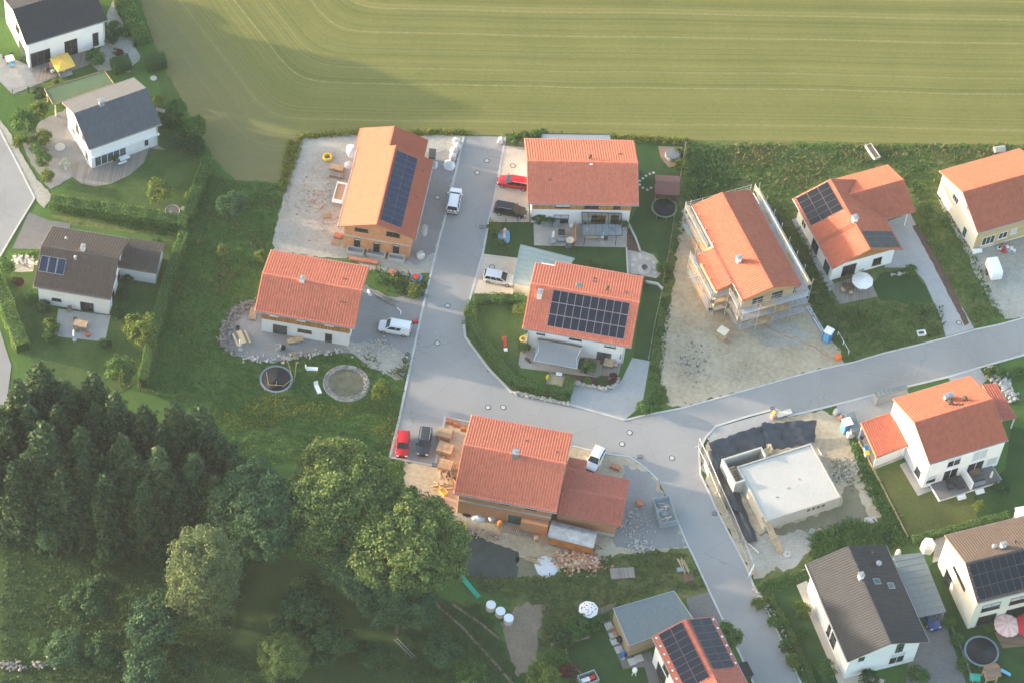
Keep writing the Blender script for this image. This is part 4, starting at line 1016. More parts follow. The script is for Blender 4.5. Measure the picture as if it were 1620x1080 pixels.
def spruce(key, H, R0):
    b = limbs(H*.97, .26, .8, 0); Vs = []; Fs = []; base = 0
    z = 1.2
    while z < H-.3:
        t = z/H; r = R0*(1-t)**.72*rng.uniform(.78, 1.18)+.12
        nb = max(5, int(2*math.pi*r/.62))
        a0 = rng.uniform(0, 6.28)
        for i in range(nb):
            a = a0+6.283*i/nb+rng.normal(0, .22); L = r*rng.uniform(.55, 1.2)*(1+.18*math.sin(3*a+z*.4))
            n = max(4, int(L*8)); s = np.sort(rng.uniform(.12, 1, n))
            droop = -.28*s*L+.16*(s**2)*L*.9-.05
            w = .42*(1-s*.45)*rng.normal(size=n)
            P = np.stack([np.cos(a)*s*L-np.sin(a)*w, np.sin(a)*s*L+np.cos(a)*w, z+droop+rng.normal(0, .14, n)], 1)
            Nn = np.tile(np.array([np.cos(a)*.35, np.sin(a)*.35, 1.0]), (n, 1))
            v, f = leaves(P, Nn, .56, .6, .7); Vs.append(v); Fs.append(f+base); base += len(v)
        z += .48+.25*(1-t)
    P = np.stack([rng.normal(0, .08, 14), rng.normal(0, .08, 14), H-.7+rng.uniform(0, .8, 14)], 1)
    v, f = leaves(P, unit(14), .3); Vs.append(v); Fs.append(f+base)
    PROTO[key] = (npmesh('crown', np.concatenate(Vs), np.concatenate(Fs), F_CON), b.mesh('trunk', BARK, True))
for k_, (H_, R_) in {'sp1': (19, 4.8), 'sp2': (17, 4.5), 'sp3': (20, 5.0)}.items(): spruce(k_, H_, R_)
def plant(key, p, s=1.0, label='', name='tree', cat='tree', sz=None, group=None, world=False):
    loc = Vector(p) if world else g(*p)
    root = thing(name, label, cat, (loc.x, loc.y, 0), random.uniform(0, 6.28), group)
    root.scale = (s, s, sz or s)
    c, t = PROTO[key]
    obj('crown' if name != 'bush' else 'foliage', c, root); obj('trunk' if name != 'bush' else 'stem', t, root)
    return root
def crown_at(key, px, zc, *a, **k):
    """plant so that the middle of the crown at height zc stands at the surveyed point"""
    q = g(px[0], px[1], zc); return plant(key, (q.x, q.y, 0), *a, world=True, **k)

# spruces: one row of tips and the ranks before it
SPR = [(28, 600, 'sp1', 1.0), (62, 572, 'sp3', 1.0), (105, 606, 'sp2', 1.0), (146, 588, 'sp1', 1.02), (182, 618, 'sp3', .95), (228, 642, 'sp2', 1.0), (276, 636, 'sp1', .98), (316, 642, 'sp3', .92), (350, 690, 'sp2', .85),
       (8, 660, 'sp2', 1.0), (66, 668, 'sp3', 1.0), (126, 676, 'sp1', .95), (192, 690, 'sp2', 1.02), (250, 706, 'sp3', .93), (306, 716, 'sp1', .88), (-30, 620, 'sp1', 1.05), (20, 730, 'sp1', .8), (96, 742, 'sp2', .85), (165, 748, 'sp3', .75), (228, 758, 'sp1', .75), (285, 770, 'sp2', .7), (340, 750, 'sp1', .75), (45, 640, 'sp3', .9), (150, 640, 'sp2', .95), (90, 640, 'sp1', .9), (255, 670, 'sp1', .85), (-20, 700, 'sp3', .85), (60, 712, 'sp1', .8), (215, 720, 'sp3', .8), (330, 680, 'sp2', .8), (130, 722, 'sp1', .78), (370, 720, 'sp3', .66), (270, 745, 'sp2', .72)]
for i, (x, y, k, s) in enumerate(SPR):
    H_ = {'sp1': 19, 'sp2': 17, 'sp3': 20}[k]*s; q = g(x, y, H_)
    plant(k, (q.x, q.y, 0), s*random.uniform(.96, 1.16), sz=s, label='tall dark spruce in the dense conifer stand below the garden hedge', name='spruce_tree', group='spruces of the conifer stand', world=True)
# broad-leaved trees
crown_at('ash', (412, 800), 11, .95, 'blue-green ash tree between the spruces and the great lime trees', 'ash_tree')
crown_at('lime', (535, 790), 11, 1.0, 'great lime tree, the widest crown, sunlit top, beside the meadow', 'lime_tree')
crown_at('lime2', (640, 862), 11, .98, 'great rounded tree reaching over the dark ground film', 'lime_tree')
crown_at('lime', (575, 850), 9, .72, 'smaller lime crown wedged between the two great trees', 'lime_tree')
crown_at('ash', (560, 900), 8, .72, 'lower dark tree under the two great lime trees', 'ash_tree')
crown_at('ash', (632, 950), 8, .74, 'broad shaded tree below the great lime crowns', 'small_tree')
crown_at('birch', (322, 912), 10.0, 1.0, 'slender grey-green birch with hanging twigs', 'birch_tree')
for px, k, s, lb in [((245, 990), 'small2', 1.75, 'dense green tree at the foot of the birch'), ((150, 945), 'small', 1.55, 'loose dark fruit tree in the middle of the orchard'), ((76, 850), 'small2', .95, 'small round fruit tree closest to the spruces'),
                      ((172, 875), 'small', .9, 'small fruit tree between the spruces and the birch'), ((105, 1030), 'small2', 1.25, 'fruit tree by the stone edge of the orchard'), ((160, 1030), 'small', 1.3, 'darker fruit tree crowding the one by the stone edge'),
                      ((225, 1065), 'small2', 1.4, 'bushy tree between the birch and the yellow-green tree'), ((62, 1022), 'ballg', .8, 'small light green sapling near the stone edge'), ((450, 1058), 'lime2', .42, 'yellow-green tree alone on the shaded grass below the birch'),
                      ((480, 960), 'small', 1.9, 'very dark tree in the gap below the lime trees'), ((520, 1010), 'small', 1.6, 'dark undergrowth tree beside the shaded grass'), ((700, 1035), 'small2', 1.15, 'round green tree beside the wheel tracks'), ((745, 1065), 'ballg', 1.3, 'small green tree at the end of the wheel tracks'), ((858, 1068), 'ball', 1.4, 'yellow-green bush tree at the end of the soil patch'),
                      ((290, 1045), 'small', 1.0, 'small dark tree under the birch'), ((600, 1040), 'small', 1.2, 'dark tree beside the lying ladder')]:
    crown_at(k, px, 2.6*s, s, lb, 'fruit_tree' if 'fruit' in lb else 'small_tree')
crown_at('ballg', (1150, 1010), 2.6, 1.25, 'bright green street tree beside the house with two solar fields', 'street_tree')
# garden trees
for px, k, s, lb in [((39, 197), 'ballg', 1.35, 'larger ball-shaped tree by the gravel strip'), ((62, 175), 'ball', .95, 'smaller yellowish ball-shaped tree by the green garage'), ((250, 303), 'ball', 1.25, 'sunlit yellow-green ball tree on the lawn below the curved deck'),
                      ((224, 522), 'ball', 1.6, 'sunlit yellow-green tree leaning on the long hedge'), ((278, 175), 'ballg', 1.0, 'bush tree at the edge of the mown field'), ((310, 205), 'ballg', 1.15, 'dark bush tree near the mown field corner'), ((280, 225), 'small', .75, 'dark round tree between the slate grey house and the field'), ((310, 230), 'small', .7, 'second dark round tree beside the clipped hedge end'),
                      ((368, 330), 'small2', 1.0, 'wild bush tree with white blossom in the meadow'), ((603, 618), 'ball', 1.0, 'sunlit yellow bush beside the pond'), ((190, 590), 'ballg', 1.4, 'pale green garden tree in front of the spruces')]:
    crown_at(k, px, 2.2*s, s, lb, 'garden_tree')
for px, lb in [((352, 392), 'thin staked young tree in the long grass'), ((412, 402), 'yellow young tree behind the terrace house')]:
    crown_at('ball', px, 2.0, .62, lb, 'young_tree')
# bushes
BU = [((80, 515), 'bushl', 1.0, 'yellow-green bush at the terrace corner of the brown-roofed house'), ((78, 530), 'bush', 1.05, 'plain green bush beside the paved terrace'), ((68, 486), 'bushd', .9, 'dark bush at the wall of the brown-roofed house'), ((48, 470), 'bush', .9, 'round bush between the hedge and the brown-roofed house'), ((28, 446), 'bushr', .7, 'small red-leaved shrub beside the field stones'),
      ((186, 497), 'bushd', .8, 'dark ball bush at the terrace corner by the white wall'), ((196, 465), 'bushd', .8, 'dark bush along the gable of the brown-roofed house'), ((202, 442), 'bushd', .8, 'dark bush nearest the annex of the brown-roofed house'), ((165, 545), 'bushd', .8, 'low dark bush below the paved terrace'), ((240, 425), 'bushl', .8, 'light bush at the annex path'), ((248, 386), 'bush', .8, 'bush behind the annex roof'), ((8, 422), 'bush', 1.1, 'broad bush beside the pile of field stones'),
      ((103, 260), 'bushw', .75, 'white-blossomed shrub on the gravel forecourt'), ((70, 218), 'bushl', 1.0, 'bush below the ball-shaped trees'), ((60, 238), 'bush', 1.1, 'green bush in the row along the gravel strip'), ((70, 255), 'bush', 1.0, 'second green bush along the gravel strip'), ((75, 280), 'bushl', .9, 'light bush at the corner of the curved deck lawn'), ((28, 226), 'bushl', .8, 'small round bush at the road bend'), ((48, 222), 'bush', .8, 'small bush by the ball-shaped tree'),
      ((152, 92), 'bush', 1.2, 'bush in the gravel garden beside the wooden deck'), ((186, 84), 'bushr', .7, 'purple low shrub in the gravel garden'), ((175, 60), 'bushd', 1.1, 'dark shrub at the house corner in the gravel garden'), ((180, 45), 'bush', 1.0, 'shrub along the anthracite house gable'), ((198, 52), 'bush', .8, 'small shrub on the gravel slope'),
      ((250, 158), 'bushl', .7, 'little bush at the stone bench'), ((262, 195), 'bushd', .9, 'dark bush at the slate house corner'), ((88, 132), 'bushl', .6, 'tiny yellow-green bush by the deck'), ((62, 148), 'bushd', .9, 'dark shrub between the terrace and the green garage'), ((300, 310), 'bushl', .7, 'sunlit low shrub by the clipped hedge'),
      ((812, 222), 'bush', .8, 'leafy shrub at the head of the road'), ((826, 217), 'bushl', .8, 'yellowish shrub at the roof corner by the field'), ((845, 216), 'bush', .9, 'leafy shrub behind the timber banded house'), ((860, 214), 'bush', .8, 'shrub next to the grey flat canopy at the field'), ((1078, 262), 'bushl', .9, 'flowering bush beside the hot tub'), ((1072, 240), 'bushl', .6, 'small bush behind the hot tub'),
      ((782, 362), 'bushl', .9, 'yellowish bush on the lawn by the paddling pool'), ((790, 385), 'bush', .7, 'low bush along the road lawn'), ((930, 417), 'bushl', .55, 'small yellow bush behind the solar house'), ((955, 421), 'bush', .5, 'small green bush behind the solar house'), ((1050, 425), 'bush', .9, 'grassy bush at the round patio'), ((1010, 445), 'bush', .8, 'bush at the corner behind the solar house'),
      ((745, 495), 'bushl', .8, 'light shrub in the corner hedge'), ((820, 490), 'bushl', .9, 'yellow shrub by the cream garage'), ((930, 603), 'bushl', .55, 'yellow-green shrub in the bark bed'), ((952, 603), 'bush', .7, 'green shrub in the bark bed'), ((967, 598), 'bushr', .75, 'dark red shrub at the rounded wall'), ((1018, 645), 'bush', .9, 'bush at the road corner of the grey drive'),
      ((604, 445), 'bush', .9, 'shrub on the rubble bank by the red roof'), ((655, 462), 'bushl', 1.0, 'sunlit yellow shrub on the rubble bank'), ((628, 448), 'bushl', .7, 'small shrub on the rubble bank'), ((1440, 428), 'bush', .8, 'shrub at the bend of the grey drive'), ((1360, 424), 'bush', .5, 'potted shrub at the house wall by the parasol'),
      ((1268, 965), 'bushl', 1.0, 'yellowish shrub on the lawn of the anthracite house'), ((1270, 1000), 'bush', .6, 'tiny shrub on the lawn of the anthracite house'), ((1305, 1058), 'bush', 1.2, 'big shrub at the path of the anthracite house'), ((1375, 1075), 'bushd', 1.2, 'dark shrub before the anthracite house porch'), ((1452, 1068), 'bush', 1.2, 'shrub at the dark drive'), ((1502, 985), 'bush', .8, 'shrub at the carport corner'), ((1515, 1010), 'bush', .8, 'shrub along the carport drive edge'), ((1522, 1050), 'bush', .8, 'shrub beside the grey trampoline'),
      ((1590, 660), 'bush', .0, ''), ((1548, 800), 'bushl', .7, 'light shrub between the two lawns'), ((1585, 770), 'bushd', .9, 'bush on the dark lawn by the white house'), ((1580, 588), 'bush', .9, 'shrub by the stone heap at the road'), ((1565, 590), 'bushl', .7, 'light shrub by the stone heap at the road'), ((1610, 590), 'bush', .9, 'shrub beyond the stone heap'),
      ((920, 990), 'bush', 1.3, 'broad bush at the low wall by the spotted parasol'), ((905, 1000), 'bush', 1.2, 'leafy bush at the end of the low wall'), ((890, 1012), 'bushd', 1.2, 'dark bush below the low wall'), ((880, 1040), 'bush', 1.2, 'bush along the fence of the cold frame lawn'), ((900, 1060), 'bushr', 1.1, 'dark red bush along the fence of the cold frame lawn'), ((940, 985), 'bush', 1.0, 'bush beside the garage wall'),
      ((1200, 955), 'bushl', .8, 'shrub at the foot of the roadside strip'), ((1225, 985), 'bush', .8, 'shrub in the roadside strip'), ((1245, 1020), 'bush', .9, 'green shrub in the roadside strip'), ((1255, 1045), 'bushl', .9, 'light shrub in the roadside strip')]
for px, k, s, lb in BU:
    if s > 0: crown_at(k, px, .7*s, s, lb, 'bush', 'bush')

def hedge(px, width, height, mat, label, cat='hedge', dens=60, ls=.16, group=None, lump=.07):
    pts = [g(*p) for p in px]
    root = thing('hedge', label, cat, (pts[0].x, pts[0].y, 0), 0, group); o0 = pts[0].copy()
    P = []; Nn = []
    core = MB()
    for a, b in zip(pts[:-1], pts[1:]):
        a = a-o0; b = b-o0; d = (b-a); L = d.length; d.normalize(); t = Vector((-d.y, d.x, 0))
        n = int((L*(width+2*height))*dens)
        u = rng.uniform(-.02, 1.02, n)*L; q = rng.uniform(0, width+2*height, n)
        wob = lump*np.sin(u*2.1+q)+rng.normal(0, .06, n)
        side = np.where(q < height, -1, np.where(q > height+width, 1, 0))
        off = np.where(side == -1, -width/2-wob, np.where(side == 1, width/2+wob, q-height-width/2))
        z = np.where(side == 0, height+wob, np.where(side == -1, q, width+2*height-q))
        nx = np.where(side == 0, 0, side); nz = np.where(side == 0, 1, .15)
        P.append(np.stack([a.x+d.x*u+t.x*off, a.y+d.y*u+t.y*off, np.maximum(z, .05)], 1)); Nn.append(np.stack([t.x*nx, t.y*nx, nz], 1))
        w2 = width/2*.8; h2 = height*.86
        q4 = [a+t*w2, a-t*w2, b-t*w2, b+t*w2]
        core._add([(p.x, p.y, 0) for p in q4]+[(p.x, p.y, h2) for p in q4], [(3, 2, 1, 0), (4, 5, 6, 7), (0, 1, 5, 4), (1, 2, 6, 5), (2, 3, 7, 6), (3, 0, 4, 7)])
    V, F = leaves(np.concatenate(P), np.concatenate(Nn), ls, .55)
    obj('foliage', npmesh('foliage', V, F, mat), root); core.build('branches', F_DARK, root)
    return root
hedge([(329, 262), (318, 292), (306, 325), (298, 350)], 1.5, 1.9, F_HEDGE, 'clipped hedge beside the lawn with the ball tree')
hedge([(80, 326), (110, 330), (170, 340), (230, 348), (296, 360)], 1.9, 1.7, F_HEDGE, 'broad hedge between the slate grey and the brown-roofed house', lump=.12)
hedge([(291, 380), (274, 430), (258, 480), (242, 540), (226, 612)], 1.25, 2.1, F_HEDGE, 'long straight hedge between the brown-roofed house garden and the meadow')
hedge([(-10, 440), (6, 475), (20, 515), (36, 555)], 2.0, 1.8, F_HEDGE, 'leafy hedge along the lane beside the brown-roofed house', lump=.12)
hedge([(186, -15), (198, 15), (212, 45), (226, 72)], 2.3, 1.9, F_HEDGE, 'row of lush hedge plants along the mown field', lump=.16, ls=.26)
hedge([(178, 112), (206, 104)], 2.2, 1.6, F_DARK, 'dark hedge block behind the green garage roof', lump=.12)
hedge([(232, 108), (262, 102)], 2.0, 1.8, F_DARK, 'round clipped hedge block at the field corner', lump=.12)
hedge([(748, 478), (790, 477), (828, 479)], 1.2, 1.3, F_HEDGE, 'hedge between the solar house lawn and the cream drive', lump=.12)
hedge([(746, 484), (745, 510), (752, 530), (778, 565), (812, 607)], 1.2, 1.3, F_HEDGE, 'hedge bordering the corner garden along the road bend', lump=.12)
hedge([(812, 607), (850, 617), (894, 626), (903, 604)], 1.3, 1.2, F_HEDGE, 'hedge above the low wall at the sandpit', lump=.12)
hedge([(1442, 857), (1500, 842), (1592, 818)], .8, 1.1, F_HEDGE, 'low thin hedge below the lawns of the white house')
hedge([(1216, 945), (1240, 985), (1262, 1030), (1285, 1080)], .8, .7, F_LIME, 'straggly low hedge along the road by the anthracite house', lump=.12)

# ---- long grass, weeds, flowers: uncountable
def inside(poly, x, y):
    c = np.zeros(len(x), bool); n = len(poly); j = n-1
    for i in range(n):
        xi, yi = poly[i]; xj, yj = poly[j]
        c ^= ((yi > y) != (yj > y)) & (x < (xj-xi)*(y-yi)/(yj-yi+1e-9)+xi); j = i
    return c
HOLES = [(g(548, 606), 3.2), (g(437, 604), 2.4), (g(494, 585), .8), (g(503, 617), .8), (g(1361, 457), .1), (g(984, 908), 1.8), (g(1380, 243), 1.3), (g(1457, 529), .9), (g(776, 962), .7), (g(791, 972), .7), (g(804, 983), .7), (g(1082, 895), 1.4), (g(1078, 905), 1.2), (g(1090, 915), 1.1)]
def tufts(name, polys, dens, hgt, wid, mat, label, cat='grass', blades=3, patchy=None, wmul=1.0):
    Vs = []; Fs = []; base = 0
    for poly in polys:
        wp = np.array([tuple(g(*p))[:2] for p in poly]); x0, y0 = wp.min(0); x1, y1 = wp.max(0)
        n = int((x1-x0)*(y1-y0)*dens)
        x = rng.uniform(x0, x1, n); y = rng.uniform(y0, y1, n)
        k = inside(wp, x, y); x, y = x[k], y[k]
        if patchy:
            v = np.sin(x*patchy[0]+1.3*np.sin(y*patchy[0]*.8+2))*np.cos(y*patchy[0]*1.1+.9*np.sin(x*patchy[0]*.6))+rng.normal(0, .35, len(x))
            k = v > patchy[1]; x, y = x[k], y[k]
        for hc, hr in HOLES:
            k = (x-hc.x)**2+(y-hc.y)**2 > hr*hr; x, y = x[k], y[k]
        n = len(x)
        for bl in range(blades):
            a = rng.uniform(0, 6.28, n); h = hgt*rng.uniform(.45, 1.3, n); w_ = wid*rng.uniform(.6, 1.4, n); ln = rng.uniform(.5, 1.5, n)*h*wmul
            px_ = x+rng.normal(0, .12, n); py_ = y+rng.normal(0, .12, n)
            ca, sa = np.cos(a), np.sin(a)
            z0 = np.full(n, -.01)
            V = np.stack([np.stack([px_-sa*w_, py_+ca*w_, z0], 1), np.stack([px_+sa*w_, py_-ca*w_, z0], 1), np.stack([px_+ca*ln+sa*w_*.5, py_+sa*ln-ca*w_*.5, h], 1), np.stack([px_+ca*ln*1.3-sa*w_*.5, py_+sa*ln*1.3+ca*w_*.5, h*.93], 1)], 1).reshape(-1, 3)
            Vs.append(V); Fs.append(np.arange(n*4).reshape(n, 4)+base); base += n*4
    o = obj(name, npmesh(name, np.concatenate(Vs), np.concatenate(Fs), mat))
    return tag(o, label, cat, kind='stuff')
MEADOW = [(345, 280), (372, 288), (440, 292), (446, 315), (432, 378), (425, 395), (400, 480), (362, 498), (349, 525), (350, 548), (372, 565), (405, 574), (462, 570), (525, 558), (570, 570), (632, 605), (645, 585), (630, 664), (614, 724), (640, 735), (636, 790), (560, 760), (480, 730), (370, 735), (330, 660), (232, 620), (262, 480), (296, 375), (305, 345), (330, 275)]
tufts('meadow_grass', [MEADOW], 11, .17, .08, F_GRASS, 'long lush meadow grass below the terrace house')
tufts('meadow_flowers', [[(345, 640), (420, 620), (560, 640), (630, 640), (622, 690), (560, 680), (470, 660), (380, 690), (330, 660)]], 11, .22, .07, F_FLOW, 'yellow flowering band across the meadow', 'flowers', patchy=(.35, .0))
tufts('meadow_weeds', [[(345, 285), (440, 295), (440, 330), (420, 400), (330, 480), (290, 560), (270, 480), (300, 370)]], 5, .36, .09, F_WEED, 'tall dark weeds beside the brick house yard', 'weeds', patchy=(.5, .1))
tufts('field_margin_grass', [[(478, 214), (560, 208), (740, 207), (740, 214), (560, 214), (482, 220)], [(800, 212), (1006, 216), (1090, 222), (1090, 230), (1006, 224), (800, 219)], [(455, 228), (480, 214), (478, 222), (450, 310), (440, 312)]], 22, .34, .07, F_FLOW, 'uncut yellowish grass along the field edge')
RIGHTW = [(1086, 228), (1300, 229), (1620, 231), (1700, 232), (1700, 260), (1605, 236), (1484, 272), (1490, 312), (1540, 398), (1560, 440), (1575, 480), (1590, 503), (1545, 520), (1512, 462), (1450, 356), (1455, 330), (1404, 255), (1312, 282), (1250, 314), (1258, 350), (1312, 465), (1330, 490), (1390, 475), (1480, 482), (1492, 530), (1350, 571), (1330, 560), (1280, 485), (1190, 300), (1095, 322), (1078, 330)]
tufts('wild_grass', [RIGHTW], 6, .24, .085, F_GRASS, 'waist-high wild grass round the parasol house and the cream house')
tufts('dry_grass', [[(1130, 228), (1620, 231), (1700, 232), (1640, 240), (1480, 262), (1400, 252), (1310, 275), (1260, 300), (1190, 295), (1130, 280)]], 6, .28, .08, F_DRY, 'dry straw-coloured grass patches below the field', patchy=(.42, .05))
tufts('nettles', [[(1190, 300), (1260, 350), (1315, 470), (1330, 490), (1490, 485), (1490, 530), (1350, 570), (1330, 555), (1280, 490)]], 5, .34, .12, F_WEED, 'dark nettles behind the scaffold and below the wooden deck', 'weeds', patchy=(.45, -.1))
tufts('nettles', [[(1086, 235), (1130, 235), (1160, 290), (1095, 320)]], 10, .4, .11, F_BUSH, 'bright green nettles beside the hot tub garden', 'weeds')
tufts('weedy_bank', [[(745, 905), (818, 914), (880, 910), (910, 892), (960, 880), (1085, 872), (1122, 935), (1040, 930), (960, 965), (905, 985), (880, 1010), (850, 1040), (860, 960), (830, 945), (780, 940), (735, 925)]], 7, .28, .10, F_WEED, 'weedy bank between the brick house and the garage', 'weeds')
tufts('weedy_bank', [[(925, 890), (1060, 875), (1075, 890), (1000, 905), (930, 905)]], 8, .3, .08, F_DRY, 'yellow grass fringe under the rubble yard', 'weeds', patchy=(.5, -.2))
tufts('weedy_bank', [[(1285, 845), (1340, 825), (1400, 830), (1440, 855), (1400, 870), (1340, 865), (1280, 895)]], 12, .45, .11, F_BUSH, 'bright weeds behind the anthracite roof', 'weeds')
tufts('weedy_bank', [[(1345, 700), (1362, 705), (1440, 850), (1410, 850), (1365, 770)]], 10, .32, .09, F_BUSH, 'weeds along the fence of the white house', 'weeds')
tufts('weedy_bank', [[(1195, 925), (1280, 900), (1275, 915), (1205, 945)], [(1196, 928), (1212, 935), (1275, 1075), (1262, 1075)]], 9, .28, .08, F_GRASS, 'weeds between the road and the path of the anthracite house', 'weeds')
tufts('weedy_bank', [[(585, 425), (680, 440), (668, 480), (640, 470), (600, 455)], [(560, 556), (600, 570), (646, 560), (650, 575), (632, 602)]], 7, .45, .08, F_WEED, 'weeds on the rubble bank beside the white van', 'weeds', patchy=(.8, .0))
tufts('weedy_bank', [[(1050, 440), (1060, 380), (1082, 335), (1090, 345), (1070, 400), (1062, 470), (1046, 600), (1058, 640), (1018, 655), (1032, 570)]], 7, .25, .08, F_GRASS, 'weeds along the garden fence by the building site', 'weeds')
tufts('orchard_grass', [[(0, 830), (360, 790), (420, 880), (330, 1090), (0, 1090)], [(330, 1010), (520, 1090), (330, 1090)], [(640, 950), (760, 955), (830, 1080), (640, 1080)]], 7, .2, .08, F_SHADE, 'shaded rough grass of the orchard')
tufts('weedy_bank', [[(130, 385), (60, 400), (55, 412), (20, 405)], [(160, 350), (290, 365), (285, 378), (240, 370)], [(235, 150), (300, 200), (330, 250), (310, 255), (250, 180)]], 12, .35, .07, F_GRASS, 'rough grass at the edges of the brown and grey roofed houses', 'weeds')

# ================================================================== outbuildings
def flat_building(name, label, cat, corners, z, wallmat, roofmat, th=.2, over=.25, seams=None, walls=True, tilt=0.0, wall_cut=0.0, rim=None):
    """flat or gently tilted roof on walls, from roof corners surveyed at height z (order: along front)"""
    P = [g(px, py, z) for px, py in corners]; c = sum(P, Vector())/len(P)
    root = thing(name, label, cat, (c.x, c.y, 0), math.atan2((P[1]-P[0]).y, (P[1]-P[0]).x))
    Mi = Matrix.Rotation(-root.rotation_euler.z, 4, 'Z') @ Matrix.Translation((-c.x, -c.y, 0))
    L = [Mi @ p for p in P]
    zz = [p.z+tilt*p.y for p in L]
    b = MB(); n = len(L)
    b._add([(p.x, p.y, q-th) for p, q in zip(L, zz)]+[(p.x, p.y, q) for p, q in zip(L, zz)], [tuple(range(n-1, -1, -1)), tuple(range(n, 2*n))]+[(i, (i+1) % n, n+(i+1) % n, n+i) for i in range(n)])
    import bmesh
    me = b.mesh('roof', roofmat); bm = bmesh.new(); bm.from_mesh(me); bmesh.ops.recalc_face_normals(bm, faces=bm.faces); bm.to_mesh(me); bm.free()
    r = obj('roof', me, root)
    if seams:
        axis, step = seams; b = MB()
        xs = [p.x for p in L]; ys = [p.y for p in L]
        v0, v1 = (min(xs), max(xs)) if axis == 'x' else (min(ys), max(ys)); k = int((v1-v0)/step)
        def cut(v, ax):
            out = []
            for i in range(n):
                a, d = L[i], L[(i+1) % n]; av, dv = (a.x, d.x) if ax == 'x' else (a.y, d.y)
                if (av-v)*(dv-v) < 0: t = (v-av)/(dv-av); out.append((a+(d-a)*t, zz[i]+(zz[(i+1) % n]-zz[i])*t))
            return out
        for i in range(1, k):
            cc = cut(v0+(v1-v0)*i/k, axis)
            if len(cc) >= 2: b.tube((cc[0][0].x, cc[0][0].y, cc[0][1]+.01), (cc[1][0].x, cc[1][0].y, cc[1][1]+.01), .035, n=4)
        b.build('seam', roofmat, r)
    if rim:
        b = MB()
        for i in range(n): b.tube((L[i].x, L[i].y, zz[i]+.03), (L[(i+1) % n].x, L[(i+1) % n].y, zz[(i+1) % n]+.03), .06, n=4)
        b.build('roof_edge', rim, r)
    if walls:
        cc = sum((Vector((p.x, p.y)) for p in L), Vector((0, 0)))/n
        W = []
        for p in L:
            v = Vector((p.x, p.y))-cc; W.append(cc+v*(1-over/max(v.length, .1)*1.3))
        b = MB(); b._add([(p.x, p.y, 0) for p in W]+[(p.x, p.y, q-th) for p, q in zip(W, zz)], [tuple(range(n-1, -1, -1)), tuple(range(n, 2*n))]+[(i, (i+1) % n, n+(i+1) % n, n+i) for i in range(n)])
        me = b.mesh('wall', wallmat); bm = bmesh.new(); bm.from_mesh(me); bmesh.ops.recalc_face_normals(bm, faces=bm.faces); bm.to_mesh(me); bm.free()
        obj('wall', me, root)
    else:
        for p, q in zip(L, zz):
            v = Vector((p.x, p.y)); v = v*(1-.35/max(v.length, .1)); b = MB(); b.box(v.x-.08, v.x+.08, v.y-.08, v.y+.08, 0, q-th); b.build('post', wallmat, root)
    return root
flat_building('garage', 'cream garage with flat mint grey sheet roof behind the silver car', 'garage', [(811, 446), (868, 459), (909, 409), (824, 387.5)], 2.9, BEIGE, MINT, seams=('y', .8), rim=ZINC)
flat_building('garage', 'long low garage with mossy green flat roof between two houses', 'garage', [(84, 166), (180, 133), (165, 112), (70, 141)], 2.8, BEIGE, GREENR, rim=W_FACE, walls=False)
flat_building('garage', 'brown boarded garage with blue grey standing seam roof', 'garage', [(995, 1021), (1063, 996), (1102, 986), (1066, 934), (970, 962)], 3.0, W_SHED, ZINCB, seams=('x', .62), over=.15, rim=ZINC)
flat_building('carport', 'grey sheet metal carport leaning on the anthracite house', 'carport', [(1452, 976), (1497, 967), (1459, 873), (1412, 878)], 2.9, GALV, ZINCB, th=.12, seams=('y', .9), walls=False)
flat_building('canopy', 'narrow grey flat canopy at the field behind the timber banded house', 'canopy', [(857, 221), (966, 224), (965, 213), (858, 212)], 2.6, GALV, ZINC, th=.12, walls=False, rim=FRAMED)
flat_building('canopy', 'black roofed bin shelter at the road beside the solar field house', 'shelter', [(1178, 1070), (1193, 1067), (1182, 1045), (1168, 1048)], 2.0, FRAMED, BLACK, th=.1, walls=False)
flat_building('garden_shed', 'grey roofed box shelter on the drive of the white house', 'shed', [(1388, 628), (1438, 613), (1432, 608), (1382, 620)], 2.2, ZINC, ZINCB, seams=('x', .6), over=.1)
flat_building('garden_shed', 'slim grey shelter beside the blue site toilet', 'shed', [(1348, 683), (1360, 678), (1352, 650), (1338, 655)], 1.9, ZINC, ZINCB, over=.1)
flat_building('garden_shed', 'small white roofed shed behind the cream house with the slit window', 'shed', [(1612, 820), (1650, 812), (1645, 795), (1606, 802)], 2.4, CREAM, CREAM, over=.15)
flat_building('shed', 'tall dark grey box beside the brick house eave', 'shed', [(678, 250), (689, 251), (690, 236), (679, 235)], 2.2, GREYP, FRAMED, over=.1)
